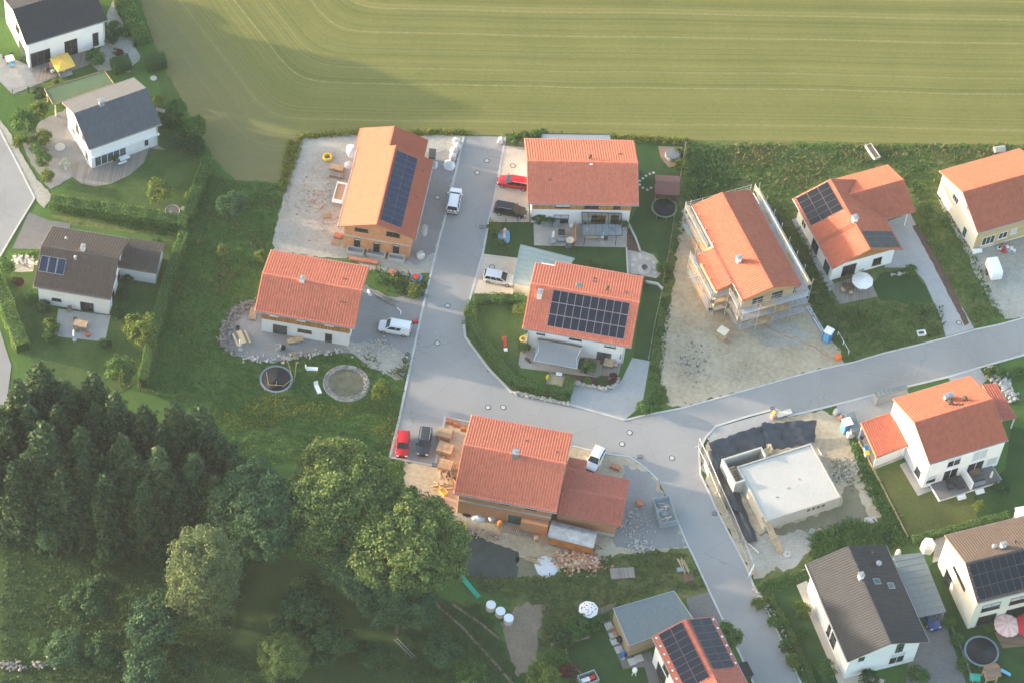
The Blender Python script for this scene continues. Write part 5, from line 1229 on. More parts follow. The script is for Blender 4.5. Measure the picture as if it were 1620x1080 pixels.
# carport roofs of the white house
for lb, cs, zs in (('bright red tiled carport over the waste bins at the tall white house', [(1386, 724), (1437, 704), (1408, 652), (1361, 668)], (3.0, 3.0, 3.5, 3.5)), ('dull red tiled carport between the tall white house and the stone heap', [(1586, 665), (1609, 660), (1577, 606), (1553, 608)], (2.9, 2.9, 3.2, 3.2))):
    P = [g(x, y, z) for (x, y), z in zip(cs, zs)]; c = sum(P, Vector())/4
    root = thing('carport', lb, 'carport', (c.x, c.y, 0)); L = [p-Vector((c.x, c.y, 0)) for p in P]
    leanroof(root, 'roof', [tuple(p) for p in L], W_FACE)
    grid_tiles(root.children[0], L[0], L[1], L[2], L[3], T_ORG if 'bins' in lb else T_OLD)
    for p in L:
        v = Vector((p.x, p.y))*.9; b = MB(); b.box(v.x-.08, v.x+.08, v.y-.08, v.y+.08, 0, p.z-.1); b.build('post', WHITEP, root)
    if 'bins' in lb:
        b = MB(); q = [Vector((L[i].x, L[i].y))*.86 for i in (0, 1)]; d = (q[1]-q[0]).normalized()
        b._add([(q[0].x, q[0].y, 0), (q[1].x, q[1].y, 0), (q[1].x+.1, q[1].y+.3, 0), (q[0].x+.1, q[0].y+.3, 0), (q[0].x, q[0].y, 2.2), (q[1].x, q[1].y, 2.2), (q[1].x+.1, q[1].y+.3, 2.2), (q[0].x+.1, q[0].y+.3, 2.2)], [(3, 2, 1, 0), (4, 5, 6, 7), (0, 1, 5, 4), (1, 2, 6, 5), (2, 3, 7, 6), (3, 0, 4, 7)])
        b.build('back_wall', WHITE, root)

# ================================================================== basement shell in its pit
zB = 2.3
cs = [(1213, 824), (1331, 786), (1284, 701), (1164, 738)]
P = [g(x, y, zB) for x, y in cs]; c = sum(P, Vector())/4; rz = math.atan2((P[1]-P[0]).y, (P[1]-P[0]).x)
root = thing('basement_shell', 'pale concrete basement with its new floor slab and stairwell, in an open pit', 'foundation', (c.x, c.y, 0), rz)
Mi = Matrix.Rotation(-rz, 4, 'Z') @ Matrix.Translation((-c.x, -c.y, 0))
L = [Mi @ p for p in P]; x0 = min(p.x for p in L)+.1; x1 = max(p.x for p in L)-.1; y0 = (L[0].y+L[1].y)/2; y1 = (L[2].y+L[3].y)/2
b = MB(); b.box(x0, x1, y0, y1, 0, zB-.12); b.build('wall', CONCR, root)
b = MB(); b.box(x0+.28, x1-.28, y0+.28, y1-.28, zB-.12, zB+.02); b.build('floor_slab', CONCW, root)
for a in ((x0, x1, y0, y0+.22), (x0, x1, y1-.22, y1), (x0, x0+.22, y0+.22, y1-.22), (x1-.22, x1, y0+.22, y1-.22)):
    b = MB(); b.box(a[0], a[1], a[2], a[3], zB-.12, zB+.14); b.build('parapet', CONCR, root)
# stair tower at the upper left
sx0, sx1, sy0, sy1 = x0-1.5, x0+4.4, y1-2.6, y1+1.6
for a in ((sx0, sx1, sy1-.25, sy1), (sx0, sx0+.25, sy0, sy1-.25), (sx0+.25, x0-.003, sy0, sy0+.25), (sx1-.25, sx1, y1+.003, sy1-.25)):
    b = MB(); b.box(*a, 0, zB+.45); b.build('stairwell_wall', CONCR, root)
for i in range(9):
    b = MB(); b.box(sx0+.3, x0-.05, sy0+.35+i*.3, sy0+.6+i*.3, .3+.2*i, .5+.2*i); b.build('stair_step', W_RAW, root)
for i in range(12):
    b = MB(); xx = x0+.2+i*.32; b.tube((xx, y1+.05, zB-.2), (xx, y1+.05, zB+.45), .03, n=4); b.build('rebar', W_DRK, root)
for i in range(4):
    b = MB(); xx = x0+6.2+i*.72; b.box(xx, xx+.45, y0-.03, y0+.02, 1.45, 1.95); b.build('cellar_window', FRAMED, root)
for k in range(3):
    b = MB(); b.cbox((x0+3+2*k, y0+3+.8*k, zB+.05), (.35, .1, .06), .9*k); b.build('loose_block', W_RAW, root)
# black film over the pit slope
def film(px, z0s, mat, label, name='plastic_film', sub=9, amp=.12, cat='tarpaulin', th=.012):
    """draped sheet over four surveyed corners"""
    P = [g(*p, z) for p, z in zip(px, z0s)]; c = sum(P, Vector())/4; V = []; F = []
    for j in range(sub+1):
        for i in range(sub*2+1):
            u, v = i/(sub*2), j/sub
            p = P[0]*(1-u)*(1-v)+P[1]*u*(1-v)+P[2]*u*v+P[3]*(1-u)*v
            e = min(u, 1-u)*min(v, 1-v)*4
            V.append((p.x-c.x+random.gauss(0, .08), p.y-c.y+random.gauss(0, .08), max(.04, p.z+.10+amp*math.sin(9*u+2*v)*.6+random.uniform(-amp, amp)*.8)))
    w_ = sub*2+1
    for j in range(sub):
        for i in range(sub*2): F.append((j*w_+i, j*w_+i+1, (j+1)*w_+i+1, (j+1)*w_+i))
    me = npmesh(name, V, F, mat, True)
    if me.polygons[0].normal.z < 0: me.flip_normals()
    o = obj(name, me, loc=(c.x, c.y, 0)); tag(o, label, cat)
    return o
film([(1132, 728), (1215, 712), (1206, 672), (1120, 700)], (.1, .2, 1.0, 1.0), FILM, 'black plastic film over the pit slope behind the stairwell', amp=.22)
film([(1212, 714), (1290, 700), (1292, 664), (1204, 670)], (.1, .15, .9, 1.0), FILM, 'broad black plastic film over the pit slope at the road', amp=.22)
film([(1118, 712), (1150, 724), (1182, 812), (1150, 805)], (.8, .2, .1, .7), FILM, 'long strip of black film between fence and basement', sub=7, amp=.2)
film([(1150, 800), (1178, 808), (1200, 855), (1182, 860)], (.3, .1, .1, .3), FILM, 'short end of the black film by the loose plank', sub=6)
film([(1204, 722), (1222, 716), (1220, 702), (1212, 702)], (.3, .3, .7, .6), G_SAND, 'bare sandy gap in the black film', 'sand_pile', 4, .05, 'sand')

# ================================================================== scaffold round the unfinished house
root = thing('scaffold', 'steel scaffold with plank decks round the new orange roof', 'scaffold', (hF.x, hF.y, 0), hF.a)
def scaffold_run(p, q, zs, top, wdt=.75, n=None):
    p, q = Vector(p), Vector(q); d = q-p; Ln = d.length; d.normalize(); t = Vector((-d.y, d.x, 0)); n = n or max(1, round(Ln/2.5))
    for i in range(n+1):
        for s in (0, 1):
            a = p+d*(Ln*i/n)+t*wdt*s; b = MB(); b.tube((a.x, a.y, 0), (a.x, a.y, top), .045, n=5); b.build('post', GALV, root)
    for z in zs:
        for i in range(n):
            a = p+d*(Ln*i/n); e = p+d*(Ln*(i+1)/n)
            b = MB(); q4 = [a+t*.05, e+t*.05, e+t*(wdt-.05), a+t*(wdt-.05)]
            b._add([(v.x, v.y, z-.05) for v in q4]+[(v.x, v.y, z) for v in q4], [(3, 2, 1, 0), (4, 5, 6, 7), (0, 1, 5, 4), (1, 2, 6, 5), (2, 3, 7, 6), (3, 0, 4, 7)])
            b.build('deck_board', (GALV if (i+int(z)) % 3 else W_RAW), root)
    for z in [zs[-1]+.5, zs[-1]+1.0] + [zz+1.0 for zz in zs[:-1]]:
        b = MB(); b.tube(p+Vector((0, 0, z)), q+Vector((0, 0, z)), .035, n=5); b.build('guard_rail', GALV, root)
    b = MB(); b.tube(p+Vector((0, 0, zs[-1]+.1)), q+Vector((0, 0, zs[-1]+.1)), .07, n=4); b.build('toe_board', W_RAW, root)
scaffold_run((8.9, 5.4, 0), (-9.0, 5.4, 0), (2.2, 4.2, 6.1), 7.4, -.75)
scaffold_run((9.3, -4.9, 0), (9.3, 5.2, 0), (2.0, 4.0, 5.6), 6.7, -.9)
scaffold_run((-9.2, -5.2, 0), (-1.6, -5.2, 0), (2.0, 4.0, 6.0), 7.3, .8)
scaffold_run((-1.4, -7.8, 0), (6.0, -7.8, 0), (2.0, 3.8, 5.4), 6.6, .8)
scaffold_run((6.2, -7.6, 0), (6.2, -5.2, 0), (2.0, 3.8, 5.2), 6.4, .8, 1)
scaffold_run((6.4, -5.3, 0), (9.2, -5.3, 0), (2.0, 4.0, 5.8), 7.0, .7, 1)
scaffold_run((-9.3, 5.0, 0), (-9.3, -5.0, 0), (4.2, 5.8), 6.9, .8)
for k, (a, e) in enumerate([((9.5, -4.9, 0), (9.5, 0, 5.6)), ((9.5, 5.2, 0), (9.5, .2, 5.6)), ((-1.5, -7.9, 0), (2, -7.9, 5.4))]):
    b = MB(); b.tube(a, e, .035, n=5); b.build('brace', GALV, root)

# ================================================================== vehicles
PAINT = {'white': plain('white car paint', (.80, .81, .82), .25, 0, .02, spec=.5), 'red': plain('red car paint', (.50, .012, .022), .22, 0, .05, spec=.5), 'black': plain('black car paint', (.014, .015, .018), .18, 0, .1, spec=.6),
         'silver': plain('silver car paint', (.62, .63, .64), .28, .35, .04, spec=.5), 'grey': plain('dark grey car paint', (.055, .065, .08), .25, .3, .08, spec=.5), 'blue': plain('blue car paint', (.03, .06, .18), .25, .2, .08, spec=.5)}
LAMP = plain('headlamp glass', (.6, .62, .64), .15, 0, .05, spec=.6); TAIL = plain('tail lamp glass', (.35, .01, .01), .25, 0, .05); RIM = plain('alloy rim', (.5, .51, .52), .35, .7, .1)
def loft(st, half):
    """body from stations (x, zlow, zbelt, halfwidth)"""
    b = MB(); k = 10; vs = []
    for x, zl, zb, w_ in st:
        pr = [(-w_*.86, zl), (-w_, zl+.18), (-w_*1.0, zl+(zb-zl)*.62), (-w_*.965, zb-.05), (-w_*.86, zb), (w_*.86, zb), (w_*.965, zb-.05), (w_, zl+(zb-zl)*.62), (w_, zl+.18), (w_*.86, zl)]
        vs += [(x, y, z) for y, z in pr]
    n = len(st); fs = []
    for i in range(n-1):
        for j in range(k): fs.append((i*k+j, (i+1)*k+j, (i+1)*k+(j+1) % k, i*k+(j+1) % k))
    fs += [tuple(range(k)), tuple(range((n-1)*k+k-1, (n-1)*k-1, -1))]
    b._add(vs, fs); return b
def car(px, toward, paint, label, kind='estate', L=4.5, W=1.8, Hh=1.47, name='parked_car'):
    """px = ground point under the middle; toward = point the nose looks to"""
    c = g(*px); root = thing(name, label, 'van' if kind == 'van' else 'car', (c.x, c.y, .035), ang(px, toward), 'parked cars' if kind != 'van' else None)
    pm = PAINT[paint]; h = L/2; w_ = W/2
    van = kind == 'van'
    bon = .98 if kind == 'suv' else (1.02 if van else .90); belt = {'suv': 1.08, 'van': 1.15}.get(kind, .96)
    st = [(-h, .42, belt-.14, w_*.86), (-h+.12, .30, belt-.02, w_*.95), (-h+.6, .24, belt, w_), (0, .22, belt, w_), (h*.42, .22, belt-.02, w_), (h*.52, .22, bon+.02, w_*.99), (h-.35, .25, bon-.12, w_*.94), (h-.08, .32, bon-.27, w_*.84), (h, .42, bon-.40, w_*.74)]
    body = loft(st, 0).build('body', pm, root, smooth=True)
    md = body.modifiers.new('bevel', 'BEVEL'); md.width = .03; md.segments = 2; md.limit_method = 'ANGLE'; md.angle_limit = R(50)
    r0 = {'hatch': -h+.45, 'estate': -h+.38, 'suv': -h+.35, 'van': -h+.12, 'sedan': -h+1.25}[kind]; r1 = {'van': h*.24}.get(kind, h*.12)
    g0 = {'sedan': -h+.75, 'van': -h+.03}.get(kind, -h+.10); g1 = {'van': h*.54}.get(kind, h*.50)
    zt = Hh; wt = w_*(.84 if van else .76); wb = w_*.93
    A = [(g0, -wb, belt), (g1, -wb, belt), (g1, wb, belt), (g0, wb, belt)]; T = [(r0, -wt, zt-.05), (r1, -wt, zt-.05), (r1, wt, zt-.05), (r0, wt, zt-.05)]
    b = MB(); b._add(A+T, [(3, 2, 1, 0), (4, 5, 6, 7), (0, 1, 5, 4), (1, 2, 6, 5), (2, 3, 7, 6), (3, 0, 4, 7)]); cabin = b.build('cabin', pm, root)
    # roof skin
    b = MB(); n = 7; vs = []; fs = []
    for i in range(n):
        u = i/(n-1); x = r0-.06+(r1-r0+.14)*u
        for j in range(7):
            v = j/6*2-1; vs.append((x, v*wt*1.02, zt-.055+.075*(1-v*v)*(1-(2*u-1)**4*.6)))
    for i in range(n-1):
        for j in range(6): fs.append((i*7+j, (i+1)*7+j, (i+1)*7+j+1, i*7+j+1))
    b._add(vs, fs); b.build('car_roof', pm, root, smooth=True)
    def pane(nm, a, bb, cc, dd, off, ins=.07):
        a, bb, cc, dd = map(Vector, (a, bb, cc, dd)); m_ = (a+bb+cc+dd)/4; nr = Vector(off)
        q = [p+(m_-p)*ins+nr*.012 for p in (a, bb, cc, dd)]; b = MB(); b._add([tuple(p) for p in q]+[tuple(p-nr*.02) for p in q], [(0, 1, 2, 3), (7, 6, 5, 4), (0, 4, 5, 1), (1, 5, 6, 2), (2, 6, 7, 3), (3, 7, 4, 0)]); b.build(nm, CARGL, root)
    pane('windscreen', A[1], A[2], T[2], T[1], (.7, 0, .7), .10); pane('rear_window', A[3], A[0], T[0], T[3], (-.8, 0, .5), .12)
    for s in (0, 1):
        a0, a1, t0, t1 = (A[0], A[1], T[0], T[1]) if s == 0 else (A[3], A[2], T[3], T[2]); sg = -1 if s == 0 else 1
        lp = lambda p, q, t: tuple(Vector(p)+(Vector(q)-Vector(p))*t)
        cuts = [.03, .34, .62, .97] if not van else [.40, .62, .97]
        for u0, u1 in zip(cuts[:-1], cuts[1:]): pane('side_window', lp(a0, a1, u0), lp(a0, a1, u1), lp(t0, t1, u1), lp(t0, t1, u0), (0, sg, .25), .09)
    for sx in (-h+.82, h-.85):
        for sg in (-1, 1):
            b = MB(); b.tube((sx, sg*(w_-.22), .32), (sx, sg*(w_+.012), .32), .32, n=16); o = b.build('wheel', RUBBER, root); b = MB(); b.tube((sx, sg*(w_+.005), .32), (sx, sg*(w_+.03), .32), .2, .17, 10); b.build('rim', RIM, o)
    for sg in (-1, 1):
        b = MB(); b.cbox((h-.16, sg*w_*.66, bon-.30), (.24, .34, .16), sg*.35); b.build('headlight', LAMP, root)
        b = MB(); b.cbox((-h+.06, sg*w_*.80, belt-.2), (.12, .18, .34)); b.build('tail_light', TAIL, root)
        b = MB(); b.cbox((h*.36, sg*(w_+.08), belt+.05), (.18, .2, .13)); b.build('wing_mirror', pm, root)
    b = MB(); b.cbox((h-.03, 0, bon-.45), (.08, .9, .14)); b.build('grille', BLACK, root)
    b = MB(); b.cbox((h-.02, 0, .42), (.09, W*.78, .12)); b.build('bumper', BLACK, root)
    b = MB(); b.cbox((-h+.0, 0, .40), (.09, W*.86, .14)); b.build('bumper', BLACK, root)
    if kind in ('estate', 'suv', 'van'):
        for sg in (-1, 1):
            b = MB(); b.tube((r0+.1, sg*wt*.92, zt+.05), (r1-.1, sg*wt*.92, zt+.05), .02, n=5); b.build('roof_rail', ALU if paint != 'white' else GREYP, root)
    return root
cw = car((718, 322), (728, 270), 'white', 'white off-road car on the road with a bicycle on its rear rack', 'suv', 4.6, 1.86, 1.75)
b = MB()
for dx in (-.45, .45):
    b.torus((0, 0, 0), .31, .03, 18, 5)
bk = thing('bicycle', 'dark bicycle hanging on the rack of the white off-road car', 'bicycle', tuple(cw.location), cw.rotation_euler.z)
for dy in (-.5, .5):
    b = MB(); b.torus((0, 0, 0), .30, .03, 20, 6); o = b.build('wheel', RUBBER, bk); o.matrix_local = Matrix.Translation((-2.62, dy, .95)) @ Matrix.Rotation(math.pi/2, 4, 'Y') @ Matrix.Rotation(.15*dy, 4, 'X')
b = MB(); b.path([(-2.62, -.5, .95), (-2.62, -.12, 1.35), (-2.62, .35, 1.40), (-2.62, .5, .95)], .03); b.path([(-2.62, -.12, 1.35), (-2.62, 0, .92), (-2.62, .35, 1.4)], .03); b.path([(-2.75, .4, 1.5), (-2.4, .4, 1.5)], .025); b.build('frame', IRON, bk)
b = MB(); b.cbox((-2.62, -.16, 1.45), (.12, .28, .07)); b.build('saddle', BLACK, bk)
car((812, 293), (780, 288), 'red', 'red estate car half under the eave of the timber banded house', 'estate', 4.7)
car((807, 337), (840, 343), 'black', 'black estate car on the cream drive behind the lawn', 'estate', 4.6, 1.82, 1.55)
car((789, 444), (820, 450), 'silver', 'silver white estate car in front of the mint grey garage', 'estate', 4.4)
car((624, 523), (590, 517), 'white', 'white van parked beside the terrace house', 'van', 4.45, 1.8, 1.82, 'parked_van')
car((637, 706), (634, 740), 'red', 'red hatchback parked on the bay beside the meadow', 'hatch', 4.1, 1.75)
car((671, 702), (665, 740), 'grey', 'dark grey car parked next to the red hatchback', 'estate', 4.4)
car((941, 729), (930, 750), 'white', 'small white car behind the brick house annex', 'hatch', 4.0, 1.75)
car((1470, 978), (1482, 1004), 'blue', 'dark blue car under the grey carport', 'hatch', 4.1, 1.75)
# box trailer
c = g(1570, 434); tr = thing('box_trailer', 'white box trailer with rounded top in the gravel yard', 'trailer', (c.x, c.y, .03), ang((1565, 415), (1580, 455)))
b = loft([(-1.5, .5, 2.0, .80), (-1.4, .45, 2.1, .85), (1.0, .45, 2.1, .85), (1.35, .5, 1.9, .82), (1.5, .6, 1.5, .75)], 0); o = b.build('body', WHITEP, tr)
md = o.modifiers.new('bevel', 'BEVEL'); md.width = .08; md.segments = 3
for sg in (-1, 1):
    b = MB(); b.tube((-.1, sg*.8, .32), (-.1, sg*.98, .32), .32, n=14); o = b.build('wheel', RUBBER, tr); b = MB(); b.tube((-.1, sg*.97, .32), (-.1, sg*1.0, .32), .18, n=10); b.build('rim', RIM, o)
    b = MB(); b.cbox((-.1, sg*.92, .7), (.9, .26, .06)); b.build('mudguard', BLACK, tr)
b = MB(); b.path([(1.4, .5, .45), (2.4, 0, .45)], .04); b.path([(1.4, -.5, .45), (2.4, 0, .45), (2.7, 0, .5)], .04); b.tube((2.3, 0, .0), (2.3, 0, .6), .05, n=6); b.build('drawbar', GALV, tr)

# ================================================================== street and site furniture
b = MB(); b.lathe([(.42, 0), (.42, .012), (.30, .014)], 20); ring = b.mesh('manhole_ring', IRON)
b = MB(); b.lathe([(.31, 0), (.30, .022), (.0001, .022)], 20); lid = b.mesh('lid', CONCW)
for px in [(770, 255), (755, 274), (708, 484), (692, 543), (772, 644), (796, 644), (996, 684), (984, 702), (692, 313), (811.5, 263), (778.5, 423), (1517, 511), (1063, 724)]:
    c = g(*px); t = thing('manhole_cover', 'round manhole cover with pale centre in a dark ring', 'manhole', (c.x, c.y, .036 if px not in [(811.5, 263), (778.5, 423), (1517, 511)] else .052), 0, 'manhole covers')
    obj('frame', ring, t); obj('lid', lid, t)
for px in [(762, 360), (734, 511), (774, 585), (1012, 722), (687, 735), (1222, 646), (1130, 812)]:
    c = g(*px); t = thing('street_drain', 'square dark gully grate at the kerb', 'drain', (c.x, c.y, .04), random.uniform(-.4, .4), 'street drains')
    b = MB(); b.box(-.3, .3, -.3, .3, -.03, .05); b.build('frame', IRON, t)
    for i in range(5): b = MB(); b.box(-.22+i*.1, -.18+i*.1, -.25, .25, .05, .062); b.build('bar', GALV, t)

def pallet(px, label, load=None, rz=0.0, h=.6, sx=1.2, sy=.9, grp=None, z=0.0, loadname='load'):
    c = g(*px); t = thing('pallet', label, 'pallet', (c.x, c.y, z), rz, grp)
    for i in range(5): b = MB(); b.box(-sx/2, sx/2, -sy/2+i*sy/5+.01, -sy/2+(i+1)*sy/5-.03, .11, .135); b.build('board', W_PAL, t)
    for i in (-1, 0, 1): b = MB(); b.box(i*sx*.44-.06, i*sx*.44+.06, -sy/2, sy/2, .02, .11); b.build('bearer', W_RAW, t)
    if load:
        b = MB(); n = max(1, int(h/.24))
        for k in range(n):
            for i in range(3):
                for j in range(2):
                    b.box(-sx/2+.04+i*(sx-.08)/3, -sx/2+.02+(i+1)*(sx-.08)/3, -sy/2+.04+j*(sy-.08)/2, -sy/2+.02+(j+1)*(sy-.08)/2, .135+k*h/n+.003, .135+(k+1)*h/n-.012)
        b.build(loadname, load, t)
    return t
def bigbag(px, label, s=1.0, mat=None, grp=None, fill=None):
    c = g(*px); t = thing('big_bag', label, 'bag', (c.x, c.y, .02), random.uniform(0, 1.5), grp)
    b = MB(); b.lathe([(.46*s, 0), (.55*s, .2*s), (.57*s, .6*s), (.5*s, .9*s), (.42*s, 1.0*s)], 20); o = b.build('sack', mat or BAG, t, smooth=True)
    co = np.array([v.co for v in o.data.vertices]); a_ = np.arctan2(co[:, 1], co[:, 0]); q_ = .9/(np.abs(np.cos(a_))**5+np.abs(np.sin(a_))**5)**.2
    co[:, 0] *= q_; co[:, 1] *= q_; o.data.vertices.foreach_set('co', (co+rng.normal(0, .03, co.shape)).ravel())
    b = MB(); b.lathe([(.44*s, .94*s), (.2*s, .98*s), (.0001, .99*s)], 12); b.build('filling', fill or BAG, t)
    for sg in (-1, 1): b = MB(); b.path([(sg*.35*s, -.3*s, .95*s), (sg*.42*s, 0, 1.2*s), (sg*.35*s, .3*s, .95*s)], .025); b.build('lifting_loop', BAG, t)
    return t
def sheetpile(px, w_, d_, h_, mat, label, name='tarpaulin', cat='tarpaulin', rz=0.0, n=10):
    """crumpled heap or sheet"""
    c = g(*px); V = []; F = []
    for j in range(n+1):
        for i in range(n+1):
            u, v = i/n*2-1, j/n*2-1; r = max(abs(u), abs(v)); k = 1-.25*(u*v)**2
            V.append((u*w_/2*k+random.gauss(0, .04), v*d_/2*k+random.gauss(0, .04), .03 if r > .97 else max(.035, h_*(1-r**2)*random.uniform(.45, 1.1))))
    for j in range(n):
        for i in range(n): F.append((j*(n+1)+i, j*(n+1)+i+1, (j+1)*(n+1)+i+1, (j+1)*(n+1)+i))
    o = obj(name, npmesh(name, V, F, mat), loc=(c.x, c.y, .02), rz=rz); return tag(o, label, cat)
def coil(px, label, r=.55, z=.12):
    c = g(*px); t = thing('conduit_coil', label, 'coil', (c.x, c.y, .03))
    for k in range(3): b = MB(); b.torus((0, 0, z+k*.13), r+.04*(k % 2), .14, 26, 8); b.build('winding', YEL, t, smooth=True)
def beams(px, n, L, label, rz, mat=None, name='timber_stack', cat='timber', spread=.25, messy=.0, h0=.05, th=.1):
    c = g(*px); t = thing(name, label, cat, (c.x, c.y, 0), rz)
    for i in range(n):
        b = MB(); b.cbox((random.gauss(0, messy), (i % 4-1.5)*spread+random.gauss(0, messy*.6), h0+th/2+th*1.1*(i//4)), (L*random.uniform(.7, 1.05), th*1.2, th), random.gauss(0, messy*.9)); b.build('beam', mat or random.choice([W_RAW, W_RAW2]), t)
    return t
# brick house yard
coil((518, 251), 'yellow conduit coil on the pale gravel yard'); coil((730, 835), 'yellow conduit coil beside the dark ground film')
sheetpile((556, 240), 1.5, 2.6, .5, TARP, 'white tarpaulin heap beside the brick house', rz=.2); sheetpile((551, 262), 1.2, 1.4, .35, TARP, 'small white tarpaulin end beside the brick house')
pallet((533, 268), 'pallet of planks behind the white tarpaulin', W_RAW, -.1, .4, 2.0, 1.0); pallet((532, 279), 'second pallet of planks beside the yellow coil', W_DECK, -.1, .3, 2.0, .9)
pallet((517, 342), 'pallet lying alone in the gravel yard', None, .4); pallet((535, 375), 'pallet of red bricks at the yard corner of the brick house', REDB, -.15, .35); pallet((531, 385), 'empty pallet on the yard beside the red brick pallet', None, -.2)
c = g(537, 312); t = thing('formwork_tray', 'white bordered formwork tray leaning at the brick house', 'frame', (c.x, c.y, 0), R(-95))
for a in ((-1.9, 1.9, -.75, -.6), (-1.9, 1.9, .6, .75), (-1.9, -1.6, -.6, .6), (1.3, 1.9, -.6, .6)): b = MB(); b.box(*a, .95, 1.05); b.build('rim', WHITEP, t)
b = MB(); b.box(-1.6, 1.3, -.6, .6, .93, .97); b.build('tray', W_PAL, t)
for x in (-1.7, 1.7):
    for y in (-.6, .6): b = MB(); b.box(x-.05, x+.05, y-.05, y+.05, 0, .95); b.build('leg', W_RAW, t)
for px, lb, w_ in [((562, 400), 'grey light-shaft trough at the brick front farthest from the road', 2.4), ((595, 404), 'grey light-shaft trough in the middle of the brick front', 2.6), ((627, 411), 'grey light-shaft trough at the brick front nearest the road', 2.3)]:
    c = g(*px); t = thing('light_shaft', lb, 'trough', (c.x, c.y, 0), R(-4))
    for a in ((-w_/2, w_/2, -.5, -.4), (-w_/2, w_/2, .4, .5), (-w_/2, -w_/2+.1, -.4, .4), (w_/2-.1, w_/2, -.4, .4)): b = MB(); b.box(*a, 0, .7); b.build('side', CONC, t)
    b = MB(); b.box(-w_/2+.1, w_/2-.1, -.4, .4, 0, .2); b.build('bottom', GREYP, t)
pallet((563, 412), 'long pallet of red bricks before the brick front', REDB, -.08, .25, 2.0, .6); pallet((586, 416), 'pallet of red roof tiles before the brick front', REDB, -.08, .4, 2.2, .7); pallet((621, 432), 'small pallet of tiles on the gravel by the rubble bank', REDB, -.6, .2, 1.0, .8)
bigbag((665, 408), 'white bag with bricks near the road kerb', 1.0, fill=REDB); c = g(659, 441)
t = thing('sand_tub', 'blue and red shell sandbox at the road kerb', 'sandbox', (c.x, c.y, 0)); b = MB(); b.lathe([(.6, 0), (.8, .3), (.72, .3), (.62, .12), (.0001, .12)], 16); b.build('tub', BLUEL, t); b = MB(); b.lathe([(.5, .12), (.45, .38), (.0001, .4)], 12, (-.1, .2, 0)); b.build('lid', REDP, t)
b = MB()
for i, (px, s) in enumerate([((722, 228), 1.0), ((724, 236), .95), ((718, 243), 1.0), ((716, 252), .95)]): bigbag(px, 'white building-material bag in the row along the road head', s, grp='bags along the road head')
sheetpile((711, 262), 1.6, 2.0, .6, TARP, 'crumpled white sheet at the end of the bag row'); bigbag((792, 226), 'single white bag between road head and cream drive', .85)
sheetpile((688, 262), .8, 1.4, .3, TARP, 'white sheet scrap between brick house and road'); sheetpile((672, 365), .8, 2.2, .12, CONCW, 'pale spilled mortar along the brick house wall', 'mortar_spill', 'spill')
# terrace house
def bench_set(px, rz, label, mat):
    c = g(*px); t = thing('beer_table', label, 'table', (c.x, c.y, 0), rz)
    b = MB(); b.box(-1.1, 1.1, -.35, .35, .72, .76); b.build('table_top', mat, t)
    for x in (-.8, .8): b = MB(); b.path([(x, -.25, 0), (x, 0, .72), (x, .25, 0)], .03); b.build('leg', IRON, t)
    for sg, nm in ((-1, 'nearer'), (1, 'farther')):
        v = Matrix.Rotation(rz, 3, 'Z') @ Vector((0, sg*.85, 0)); q = thing('beer_bench', 'long pale bench between the yellow table and the %s' % ('house wall' if sg > 0 else 'stone wall'), 'bench', (c.x+v.x, c.y+v.y, 0), rz)
        b = MB(); b.box(-1.1, 1.1, -.14, .14, .43, .47); b.build('seat', mat, q)
        for x in (-.8, .8): b = MB(); b.path([(x, -.12, 0), (x, 0, .43), (x, .12, 0)], .025); b.build('leg', IRON, q)
bench_set((382, 538), R(-62), 'pale yellow beer table in the round stone bay', W_RAW2)
c = g(400, 498); t = thing('sun_lounger', 'brown slatted lounger at the corner of the terrace house', 'lounger', (c.x, c.y, 0), R(-90)); 
for i in range(6): b = MB(); b.box(-1.0+i*.33, -.7+i*.33, -.5, .5, .32, .36); b.build('slat', W_PAL, t)
for x in (-.9, .9):
    for y in (-.42, .42): b = MB(); b.box(x-.04, x+.04, y-.04, y+.04, 0, .32); b.build('leg', W_RAW, t)
c = g(467, 541); t = thing('timber_bench', 'short wooden work bench before the terrace house', 'bench', (c.x, c.y, 0), R(18))
b = MB(); b.box(-1.1, -.02, -.4, .4, .45, .55); b.build('top', W_RAW, t); b = MB(); b.box(.02, 1.1, -.35, .45, .45, .55); b.build('top', W_RAW, t)
for x in (-.9, .9): b = MB(); b.box(x-.06, x+.06, -.3, .3, 0, .45); b.build('trestle', W_PAL, t)
def pot(px, r, h, mat, label, plantkey=None, name='plant_pot', s=.5):
    c = g(*px); t = thing(name, label, 'pot', (c.x, c.y, .05)); b = MB(); b.lathe([(r*.7, 0), (r, h), (r*.86, h), (r*.75, h*.7), (.0001, h*.7)], 14); b.build('pot', mat, t, smooth=False)
    if plantkey:
        o = obj('foliage', PROTO[plantkey][0], t); o.scale = (s, s, s); o.location = (0, 0, h*.7)
pot((440, 553), .45, .8, CONC, 'pale concrete ring pot beside the terrace slope'); pot((448, 552), .35, .5, BLACK, 'black tub next to the concrete ring pot'); pot((376, 521), .3, .5, BLACK, 'black bucket by the beer table'); pot((465, 562), .3, .5, W_RAW, 'wooden tub with tangle of bare twigs')
pot((139, 531), .42, .5, REDB, 'brown fire bowl on the paved terrace'); pot((828, 556), .35, .6, REDB, 'clay pot with fern at the white wall', 'bush', s=.7); pot((926, 588), .4, .6, BLACK, 'tall potted palm at the step of the terrace', 'bush', s=1.1); pot((852, 354), .4, .6, IRON, 'dark planter with leafy plant at the terrace corner', 'bush', s=.9); pot((870, 352), .35, .5, BLACK, 'dark round planter beside the blinds door', 'bushd', s=.7); pot((985, 361), .35, .5, CONC, 'planter at the canopy corner', 'bush', s=.6)
